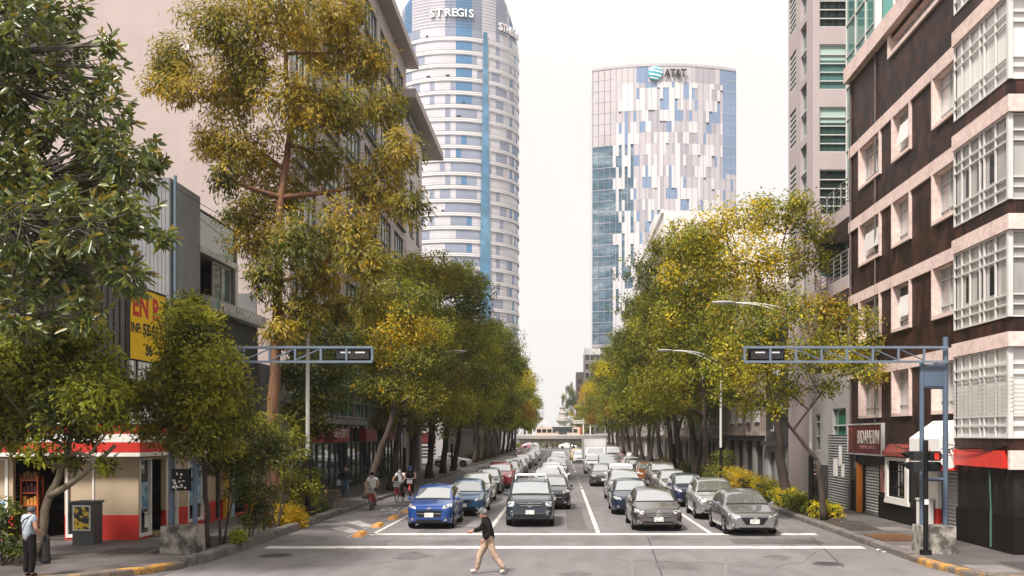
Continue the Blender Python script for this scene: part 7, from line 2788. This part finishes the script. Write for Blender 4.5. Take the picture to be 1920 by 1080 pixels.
# the man in the grey T-shirt at the corner, seen from behind, head bowed
mg = person((WX(55, 22.9), 22.9, Z0), R(152), dict(head=(0, -.07, 1.53), top=(0, -.085, 1.62), neck=(0, -.03, 1.44), el=(.245, -.02, 1.14), wl=(.17, -.22, 1.0), er=(-.25, .0, 1.12), wr=(-.20, -.22, .98), chest=(0, .01, 1.27)),
            'man in grey T-shirt and black trousers with shoulder strap at the corner, head bowed', dict(layers=[('t_shirt', c_grey, TEE), ('trousers', c_black, TROUS)], shoe=black, face=(0, -.8, -.6), curl=(0, -.5, 0)), 0.98, hair=(0.06, 0.05, 0.045))
m = MB()
pl = [(-.13, .02, 1.42), (-.05, .15, 1.34), (.07, .17, 1.18), (.17, .10, 1.02), (.20, 0.0, .96)]
m.tube(pl, 0.016, 5)
m.build('shoulder_strap', [c_dark], mg, off=(0, 0, 0))
jk = empty('jacket_bundle', (0, 0, 0))
m = MB()
m.lathe([(0.02, 0.98), (.07, .93), (.10, .75), (.12, .55), (.13, .38), (.10, .30), (0.0, .29)], (0, 0, 0), 10, sx=1.0, sy=0.6)
m.v = [(x + .03 * math.sin(9 * z), y + .02 * math.cos(11 * z + x * 8), z) for x, y, z in m.v]
m.build('cloth', [c_dark], jk, smooth='all', off=(0, 0, 0))
tag(jk, 'dark folded jacket hanging from the arm of the man in grey T-shirt', 'jacket')
jk.location = mg.location + Matrix.Rotation(R(152), 3, 'Z') @ V((-.21, -.26, 0))


def bicycle(loc, rz, label, group):
    root = empty('bicycle', (0, 0, 0))
    bred = mat('bike_red', (0.42, 0.02, 0.02), 0.4)
    m = MB()
    fr = [((0, .08, .30), (0, .17, .80)), ((0, .08, .30), (0, -.34, .52)), ((0, .13, .55), (0, -.38, .78)), ((0, .08, .30), (0, .50, .33)), ((0, .16, .72), (0, .50, .33))]
    for a, b in fr:
        m.tube((a, b), .026, 6)
    m.tube(((0, -.36, .95), (0, -.40, .72)), .024, 6)
    for s in (.045, -.045):
        m.tube(((s, -.40, .72), (s, -.52, .33)), .016, 6)
    m.build('frame', [bred], root)
    for y in (-.52, .50):
        m = MB()
        m.tube([(0, y + .31 * math.cos(a), .33 + .31 * math.sin(a)) for a in [2 * math.pi * k / 22 for k in range(23)]], .022, 6, cap=False)
        w_ = m.build('wheel', [rubber], root, smooth='all')
        m = MB()
        for k in range(10):
            a = math.pi * 2 * k / 10
            m.bar((0, y, .33), (0, y + .29 * math.cos(a), .33 + .29 * math.sin(a)), .004)
        m.build('spokes', [steel], w_)
        m = MB()
        m.tube([(0, y + .37 * math.cos(a), .33 + .37 * math.sin(a)) for a in [R(20 + 140 * k / 10) for k in range(11)]], .028, 5)
        m.build('mudguard', [bred], root)
    m = MB()
    m.tube([(-.29, -.26, 1.06), (-.26, -.34, 1.06), (0, -.36, 1.0), (.26, -.34, 1.06), (.29, -.26, 1.06)], .016, 6)
    m.build('handlebar', [steel], root)
    m = MB()
    m.lathe([(0, .0), (.11, .0), (.12, .05), (.05, .07), (0, .075)], (0, .2, .80), 12, sx=.8, sy=1.15)
    m.build('saddle', [black], root)
    m = MB()
    for x in (-.14, .14):
        m.box(x - .008, x + .008, -.66, -.42, .78, .98)
    m.box(-.14, .14, -.66, -.645, .78, .98)
    m.box(-.14, .14, -.66, -.42, .77, .785)
    m.build('front_basket', [mat('basket_grey', (0.25, 0.24, 0.23), 0.6)], root)
    m = MB()
    m.tube(((-.15, .08 - .12, .42), (-.1, .08 - .12, .42), (-.06, .08, .30), (.06, .08, .30), (.1, .08 + .12, .18), (.15, .08 + .12, .18)), .014, 5)
    m.build('crank', [steel], root)
    root.location = loc
    root.rotation_euler = (0, 0, rz)
    return tag(root, label, 'bicycle', group)


RIDE = dict(pelvis=(0, .20, .93), waist=(0, .17, 1.05), chest=(0, .08, 1.28), neck=(0, .0, 1.45), head=(0, -.04, 1.56), top=(0, -.03, 1.655), sl=(.18, .04, 1.39), el=(.30, -.10, 1.2), wl=(.285, -.25, 1.09), sr=(-.18, .04, 1.39), er=(-.30, -.10, 1.2), wr=(-.285, -.25, 1.09),
            hl=(.09, .18, .90), kl=(.13, -.14, .62), al=(.13, .16, .28), tl=(.135, .04, .21), hr=(-.09, .18, .90), kr=(-.13, -.22, .80), ar=(-.13, -.02, .48), tr=(-.135, -.14, .44))
bgrp = 'red bicycles in the bike lane'
for i, (x, y) in enumerate(((WX(698, 45.2), 45.2), (WX(750, 50.5), 50.5), (WX(769, 54.2), 54.2))):
    bicycle((x, y, 0.004), R((4, -8, 6)[i]), ['red bicycle with front basket, ridden first in the bike lane', 'red bicycle in the middle of the three, ridden by the rider with backpack', 'red bicycle last of the three beside the tree, ridden by the rider in dark top'][i], bgrp)
    lay = [[('t_shirt', c_white, TEE), ('shorts', c_black, SHORT)], [('t_shirt', c_white, TEE), ('trousers', c_black, TROUS)], [('vest', c_dark, TEE), ('trousers', c_black, TROUS)]][i]
    p = person((x, y, 0.004), R((4, -8, 6)[i]), RIDE, ['cyclist in white T-shirt and black shorts wearing face mask and dark cap', 'cyclist in white top with backpack straps and white face mask', 'cyclist in dark top with blue cap and face mask'][i],
               dict(layers=lay, shoe=[cloth('blue_shoe', (0.06, 0.12, 0.2)), black, black][i], curl=(0, -.6, -.5)), 1.0, hair=(0.02, 0.014, 0.01), cap=[c_black, None, cloth('cap_blue', (0.04, 0.09, 0.24))][i],
               mask=[c_white, c_white, cloth('mask_blue', (0.2, 0.33, 0.5))][i], group=None)
    if i == 1:
        m = MB()
        for s in (1, -1):
            m.tube([(s * .12, .17, 1.40), (s * .12, .02, 1.475), (s * .115, -.09, 1.36), (s * .13, .0, 1.12)], .02, 5)
        m.lathe([(0, 1.0), (.13, 1.02), (.15, 1.2), (.13, 1.4), (0, 1.44)], (0, .24, 0), 10, sx=1, sy=.6)
        m.build('backpack', [c_black], p, off=(0, 0, 0))

person((WX(648, 52.2), 52.2, Z0), R(20), dict(kl=(.10, -.10, .49), al=(.10, -.12, .09), tl=(.11, -.26, .04), ar=(-.10, .2, .13), kr=(-.1, .03, .47), tr=(-.11, .08, .04), wl=(.24, -.12, .92)),
       'woman in black jacket and blue jeans walking along the glass shop front', dict(layers=[('jacket', c_dark, JACK), ('jeans', c_jeans, TROUS)], shoe=black), .95, hair=(0.03, 0.016, 0.012))
bg_ = empty('shoulder_bag', (WX(648, 52.2) - .32, 52.1, .75), 'pale blue bag carried by the woman in blue jeans', 'bag')
m = MB()
bl_ = bg_.location
m.hexa(((bl_.x - .13, bl_.y - .06, .75), (bl_.x + .1, bl_.y - .06, .75), (bl_.x + .1, bl_.y + .06, .75), (bl_.x - .13, bl_.y + .06, .75), (bl_.x - .08, bl_.y - .04, 1.05), (bl_.x + .07, bl_.y - .04, 1.05), (bl_.x + .07, bl_.y + .04, 1.05), (bl_.x - .08, bl_.y + .04, 1.05)))
m.build('pouch', [cloth('bag', (0.35, 0.4, 0.45))], bg_)
m = MB()
m.tube(((bl_.x - .06, bl_.y, 1.05), (bl_.x + .05, bl_.y, 1.28), (bl_.x + .05, bl_.y, 1.05)), .012, 5)
m.build('strap', [c_dark], bg_)
person((WX(577, 46.5), 46.5, Z0), R(-30), {}, 'person in dark blue top half hidden behind the lamp post and shrubs', dict(layers=[('jacket', cloth('dark_blue', (0.03, 0.04, 0.06)), JACK), ('jeans', cloth('pale_jeans', (0.2, 0.23, 0.27)), TROUS)], shoe=black), .97)
person((11.6, 45.6, Z0), R(160), dict(wl=(.2, -.2, 1.1), el=(.25, -.02, 1.14)), 'person in black standing by the dark grey wall near the thin autumn tree', dict(layers=[('jacket', c_black, JACK), ('trousers', c_black, TROUS)], shoe=black), 1.0)
walk = dict(kl=(.10, -.16, .49), al=(.10, -.22, .09), tl=(.11, -.36, .05), ar=(-.10, .30, .13), kr=(-.1, .06, .47), tr=(-.11, .18, .04))
for i, (px, rz, top_, lab) in enumerate(((1026, 60, c_dark, 'pedestrian in dark clothes, first of the far walkers before the fountain'), (1037, -80, cloth('brownish', (0.1, 0.05, 0.04)), 'pedestrian in brownish top crossing before the fountain'),
                                        (1045, 90, c_black, 'pedestrian in black beside the side-on white sedan'), (1070, -90, c_black, 'first of two walkers in black near the box truck'), (1076, -90, c_dark, 'second of two walkers in black near the box truck'))):
    y = 230 + i * .8
    person((WX(px, y), y, 0.004), R(rz), walk, lab, dict(layers=[('jacket', top_, JACK), ('trousers', c_black, TROUS)], shoe=black), 1.05, detail=False, group='far pedestrians')
person((WX(962, 226), 226, 0.004), R(0), walk, 'person in bright red standing by the far crossing', dict(layers=[('jacket', cloth('red', (0.4, 0.03, 0.03)), JACK), ('trousers', cloth('dark_red', (0.2, 0.03, 0.03)), TROUS)], shoe=black), 1.05, detail=False)
person((WX(1180, 100), 100.0, Z0), R(0), walk, 'pedestrian in pale top on the pavement far behind the hedges', dict(layers=[('jacket', c_white, JACK), ('trousers', c_jeans, TROUS)], shoe=black), 1.0, detail=False)

# bronze archer on the fountain pedestal
bronze = mat('bronze', (0.05, 0.062, 0.055), 0.5, 0.4, var=0.3)
sta = person((FXc, FYc, 10.75), R(-25), dict(head=(0.02, -.05, 1.56), top=(.04, -.06, 1.66), el=(.34, -.16, 1.5), wl=(.58, -.26, 1.66), er=(-.36, .04, 1.42), wr=(-.14, -.06, 1.5), kl=(.12, -.12, .48), al=(.12, .0, .09), tl=(.13, -.14, .04), chest=(0, .02, 1.28)),
             'bronze archer statue with raised bow on top of the fountain pedestal', dict(layers=[('tunic', bronze, dict(pelvis=.14, waist=.125, chest=.145, hl=(.12, 'pelvis'), hr=(.12, 'pelvis')))], shoe=bronze), 1.85, hair=(0.05, 0.06, 0.055), skin_m=bronze, name='statue', cat='statue', detail=False)
m = MB()
m.tube([(.62 + .10 * math.cos(a), -.28 + .02, 1.66 + .55 * math.sin(a)) for a in [R(-80 + 16 * k) for k in range(11)]], .02, 5)
m.v = [tuple(V(p) * 1.85) for p in m.v]
m.build('bow', [bronze], sta, off=(0, 0, 0))
# ================================================================ street furniture
def gantry(X0, sgn, lab, Yg=27.8):
    """two steel posts on a concrete block and a lattice arm reaching over the road; sgn = direction of the arm"""
    g = empty('signal_gantry', (X0, Yg, Z0), lab, 'gantry')
    m = MB()
    a, b = X0 - 0.49, X0 + 0.49
    m.hexa(((a, Yg - .42, Z0), (b, Yg - .42, Z0), (b, Yg + .38, Z0), (a, Yg + .38, Z0), (a + .02, Yg - .40, .88), (b - .02, Yg - .40, .88), (b - .02, Yg + .36, .88), (a + .02, Yg + .36, .88)))
    m.build('concrete_block', [concrete], g)
    xi, xo = X0 + sgn * 0.33, X0 - sgn * 0.33
    for x, z, r in ((xi, 5.42, .065), (xo, 6.12, .075)):
        m = MB()
        m.tube(((x, Yg, .881), (x, Yg, z)), r, 12)
        m.build('post', [bluegrey], g, smooth=True)
    m = MB()
    for z in (2.15, 4.72):
        m.bar((xi, Yg, z), (xo, Yg, z), .05)
    m.build('cross_bar', [bluegrey], g)
    m = MB()
    m.box(min(xi, xo) + .03, max(xi, xo) - .03, Yg - .05, Yg + .03, 4.75, 5.36)
    m.build('panel', [bluegrey], g)
    m = MB()
    xe = X0 + sgn * 5.3
    n = 7
    for y in (Yg - .17,):
        for z in (5.42, 5.82):
            m.box(min(xo, xe), max(xo, xe), y - .03, y + .03, z - .032, z + .032)
        xs = [xi + (xe - xi) * k / n for k in range(n + 1)]
        for k, x in enumerate(xs):
            m.box(x - .028, x + .028, y - .024, y + .024, 5.453, 5.787)
            if k and k < n - 1:
                m.bar((xs[k - 1], y, 5.46), (x, y, 5.78), .018)
    m.bar((xe, Yg + .15, 5.82), (xo, Yg + .05, 5.82), .022)
    m.bar((xe, Yg + .15, 5.82), (xe, Yg - .15, 5.82), .022)
    m.bar((xe, Yg - .17, 5.42), (xe, Yg - .17, 5.82), .03)
    for x in (xi, xo):
        m.bar((x, Yg - .17, 5.42), (x, Yg, 5.42), .03)
    m.build('lattice_arm', [mat('arm_steel', (0.125, 0.155, 0.20), 0.45, var=0.15)], g)
    return xi, xo, xe


def signal_head(xa, xb, Yg, z0, z1, lab):
    """horizontal signal seen from behind: back plate, housing, hoods on the far side"""
    s = empty('traffic_light', ((xa + xb) / 2, Yg, z0), lab, 'traffic light')
    m = MB()
    m.box(xa - .06, xb + .06, Yg - .02, Yg + .01, z0 - .12, z1 + .12)
    m.build('back_plate', [black], s)
    m = MB()
    m.box(xa, xb, Yg - .14, Yg - .021, z0, z1)
    m.build('housing', [mat('signal_black', (0.014, 0.014, 0.015), 0.4)], s)
    m = MB()
    for k in range(2):
        x = xa + .12 + k * (xb - xa) * .45
        m.box(x, x + (xb - xa) * .30, Yg - .15, Yg - .141, z0 + .16, z0 + .20)
    m.build('white_strip', [offw], s)
    for k in range(4):
        x = xa + (xb - xa) * (k + .5) / 4
        m = MB()
        m.tube(((x, Yg + .011, (z0 + z1) / 2), (x, Yg + .2, (z0 + z1) / 2)), .105, 12)
        m.build('hood', [black], s)


_ = gantry(10.37, -1, 'blue grey signal gantry on a stained concrete block before the dark shops')
signal_head(5.25, 6.15, 27.8, 5.50, 5.74, 'traffic light seen from behind at the arm end near the golden tree')
_ = gantry(-10.55, 1, 'blue grey signal gantry whose posts stand in the bushy tree by the store')
signal_head(-6.25, -5.35, 27.8, 5.50, 5.74, 'traffic light seen from behind at the arm end before the eucalyptus trunk')
# control box and stickers between the left posts
cb = empty('control_box', (-10.55, 27.72, 1.9), 'black sticker covered control box between the gantry posts by the store', 'control box')
m = MB()
m.box(-10.80, -10.32, 27.62, 27.8, 1.85, 2.45)
m.build('case', [black], cb)
m = MB()
rs = random.Random(9)
for k in range(16):
    x, z = -10.78 + rs.random() * .38, 1.88 + rs.random() * .5
    m.box(x, x + .03 + rs.random() * .06, 27.612, 27.619, z, z + .02 + rs.random() * .05)
m.build('sticker', [white], cb)

# black post with hooded pedestrian signals
ps = empty('pedestrian_signal', (9.930, 27.2, Z0), 'black post with two hooded signals and a lit red hand beside the gantry', 'traffic light')
m = MB()
m.tube(((9.930, 27.2, Z0), (9.930, 27.2, 3.25)), .07, 12)
m.tube(((9.930, 27.2, Z0), (9.930, 27.2, .26)), .16, 12)
m.build('post', [black], ps, smooth=True)
for z in (2.82, 2.53):
    m = MB()
    m.box(9.540, 9.840, 27.07, 27.33, z - .13, z + .13)
    hs_ = m.build('housing', [MATS['signal_black']], ps)
    m = MB()
    m.add([(9.540, 27.05, z + .13), (9.540, 27.35, z + .13), (9.260, 27.08, z + .08), (9.260, 27.32, z + .08), (9.540, 27.05, z - .10), (9.540, 27.35, z - .10)], [(0, 1, 3, 2), (0, 2, 4), (1, 5, 3)])
    m.build('hood', [black], hs_, fix=False)
    m = MB()
    m.box(10.010, 10.270, 27.0, 27.3, z - .13, z + .13)
    h2 = m.build('housing', [MATS['signal_black']], ps)
    m = MB()
    m.tube(((10.155, 26.999, z), (10.140, 26.86, z)), .12, 12, cap=False)
    m.build('hood', [black], h2, fix=False)
    if z > 2.7:
        m = MB()
        m.box(10.090, 10.220, 26.985, 26.998, z - .09, z + .03)
        for k in range(4):
            m.box(10.090 + k * .034, 10.115 + k * .034, 26.985, 26.998, z + .03, z + .09)
        m.build('red_hand', [mat('red_lamp', (0.9, 0.05, 0.03), 0.4, emit=0.5)], h2)
m = MB()
m.box(9.870, 9.980, 27.115, 27.128, 1.5, 1.64)
m.build('sticker', [white], ps)

# painted utility box with poster
ux = empty('utility_box', (-14.2, 29.9, Z0), 'dark grey utility box with black and yellow poster before the store wall', 'utility box')
m = MB()
m.box(-14.52, -13.9, 29.6, 30.2, Z0, 1.36)
m.build('body', [mat('utility_grey', (0.06, 0.065, 0.065), 0.6, var=0.25, scale=2)], ux)
m = MB()
m.box(-14.56, -13.86, 29.56, 30.24, 1.362, 1.42)
m.build('lid', [mat('utility_lid', (0.045, 0.05, 0.05), 0.6)], ux)
m = MB()
m.box(-14.5, -13.98, 29.575, 29.598, .55, 1.3)
pf = m.build('poster_border', [white], ux)
m = MB()
m.box(-14.46, -14.02, 29.56, 29.574, .59, 1.26)
m.build('poster', [mat('poster_black_yellow', (0.012, 0.012, 0.012), 0.5, col2=(0.62, 0.42, 0.02), lo=0.49, hi=0.53, scale=7, detail=3)], pf)
# slanted metal barrier
bt = empty('metal_barrier', (-9.85, 41.0, Z0), 'brown slanted metal barrier panel at the end of the low green hedge', 'barrier')
m = MB()
for x in (-10.15, -9.6):
    m.bar((x, 42.9, Z0), (x, 42.9, 1.0), .03)
m.bar((-10.15, 42.9, 1.0), (-9.6, 42.9, 1.0), .03)
m.build('frame', [rust], bt)
m = MB()
m.hexa(((-10.12, 42.88, .2), (-9.9, 42.88, .2), (-9.9, 42.91, .2), (-10.12, 42.91, .2), (-10.12, 42.88, .8), (-9.63, 42.88, .97), (-9.63, 42.91, .97), (-10.12, 42.91, .8)))
m.build('panel', [mat('barrier_brown', (0.08, 0.055, 0.045), 0.6)], bt)


def lamp_post(x, y, sgn, lab, h=8.0, reach=3.2, small=False):
    t = empty('street_lamp', (x, y, Z0), lab, 'street lamp', 'street lamps along the road')
    m = MB()
    m.tube(((x, y, Z0), (x, y, 2.6)), [.11, .095], 12)
    m.lathe([(.24, Z0), (.24, .22), (.14, .3), (.1, .34)], (x, y, 0), 12)
    m.build('base', [black], t, smooth=True)
    m = MB()
    m.tube(((x, y, 2.601), (x, y, h)), [.085, .06], 12)
    m.build('pole', [offw], t, smooth=True)
    for k, dz in enumerate((0, -.35)):
        m = MB()
        e = V((x + sgn * reach, y, h + .62))
        m.tube(bez(V((x, y, h - .15 + dz)), V((x + sgn * reach * .38, y, h + .75 + dz * .5)), e + V((-sgn * .35 * k, 0, 0)), 10), .032, 6)
        m.build('arm', [offw], t, smooth='all')
    m = MB()
    ex = x + sgn * reach
    m.lathe([(0, -.5), (.09, -.44), (.14, -.2), (.15, .05), (.11, .3), (.05, .46), (0, .5)], (0, 0, 0), 12, axis='x', sx=1.15, sy=.55)
    m.v = [(ex + sgn * .25 + a, y + b, h + .64 + max(c, -.02)) for a, b, c in m.v]
    hd_ = m.build('lamp_head', [mat('lamp_grey', (0.30, 0.30, 0.29), 0.4)], t, smooth='all')
    m = MB()
    m.lathe([(0, 0), (.13, 0), (.10, -.05), (0, -.06)], (ex + sgn * .3, y, h + .615), 12, sx=1.8, sy=.8)
    m.build('lens', [mat('lamp_lens', (0.5, 0.5, 0.47), 0.2)], hd_)


lamp_post(9.9, 39.6, -1, 'street lamp whose double arm reaches out of the golden tree crown')
lamp_post(9.9, 62.0, -1, 'street lamp on pale pole in front of the old pink house')
lamp_post(9.9, 88.0, -1, 'street lamp half hidden among trees near the box truck')
lamp_post(-9.75, 38.3, 1, 'street lamp with black base standing at the low green hedge', h=9.4, reach=2.4)
lamp_post(-9.9, 62.8, 1, 'street lamp on dark base among the trees near the side street')
lamp_post(-9.9, 90.0, 1, 'street lamp at the corner of the side street')

# hanging cables
def cable(name, pts, sag, lab, r=.012):
    m = MB()
    for a, b in zip(pts, pts[1:]):
        a, b = V(a), V(b)
        m.tube([a.lerp(b, t) - V((0, 0, sag * 4 * t * (1 - t))) for t in [k / 12 for k in range(13)]], r, 5)
    o = m.build(name, [mat('cable_black', (0.015, 0.015, 0.015), 0.6)])
    tag(o, lab, 'cable')


cable('overhead_cable', [(14, 20, 9.2), (11.6, 52, 15.6)], .4, 'thin overhead cable running past the upper glazed bays')
cable('wall_cable', [(12.08, 36.4, 3.1), (11.95, 33.8, 3.0), (12.05, 30.6, 3.0), (12.19, 27.3, 3.12)], .14, 'loose black cable looping over the red fascia and behind the awning', .02)
cable('overhead_cable', [(-13.0, 33.6, 11.7), (-11, 58, 12.5)], .5, 'thin cable from the corner of the grey corrugated block into the eucalyptus')

# two small cones of litter and leaves: a pale crushed cup at the kerb
cu = empty('paper_cup', (9.2, 28.9, 0.004), 'crumpled pale paper cup lying by the kerb before the rusty grating', 'litter')
m = MB()
m.lathe([(.03, 0), (.045, .12), (.05, .12), (.04, .0)], (0, 0, 0), 10)
m.v = [(9.2 + a * 1.3, 28.9 + c - .05, .05 + b * .7) for a, b, c in m.v]
m.build('cup', [MATS['pale_patch'] if 'pale_patch' in MATS else white], cu)
m = MB()
m.lathe([(0, 0), (.055, 0), (.055, .015), (0, .015)], (9.33, 28.85, 0.006), 10)
m.build('lid', [white], cu)
for q_ in range(3):
    cable('overhead_cable', [(-30, 28.5 + q_ * .3, 7.2 + q_ * .35), (-13.2, 33.5, 6.6 + q_ * .3)], .3, ['lowest of three thin cables crossing the dark corrugated wall', 'middle of three thin cables crossing the dark corrugated wall', 'topmost of three thin cables crossing the dark corrugated wall'][q_])
# ================================================================ the air between here and the far towers
hz = MB()
hz.box(-420, 420, -18, 520, -1.5, 190)
hzm = bpy.data.materials.new('haze')
hzm.use_nodes = True
hzm.node_tree.nodes.clear()
ho = hzm.node_tree.nodes.new('ShaderNodeOutputMaterial')
pv = hzm.node_tree.nodes.new('ShaderNodeVolumePrincipled')
pv.inputs['Color'].default_value = (0.97, 0.96, 0.95, 1)
pv.inputs['Density'].default_value = 0.00024
pv.inputs['Anisotropy'].default_value = 0.2
hzm.node_tree.links.new(pv.outputs[0], ho.inputs['Volume'])
tag(hz.build('haze', [hzm]), kind='stuff')
cy.volume_bounces = 0
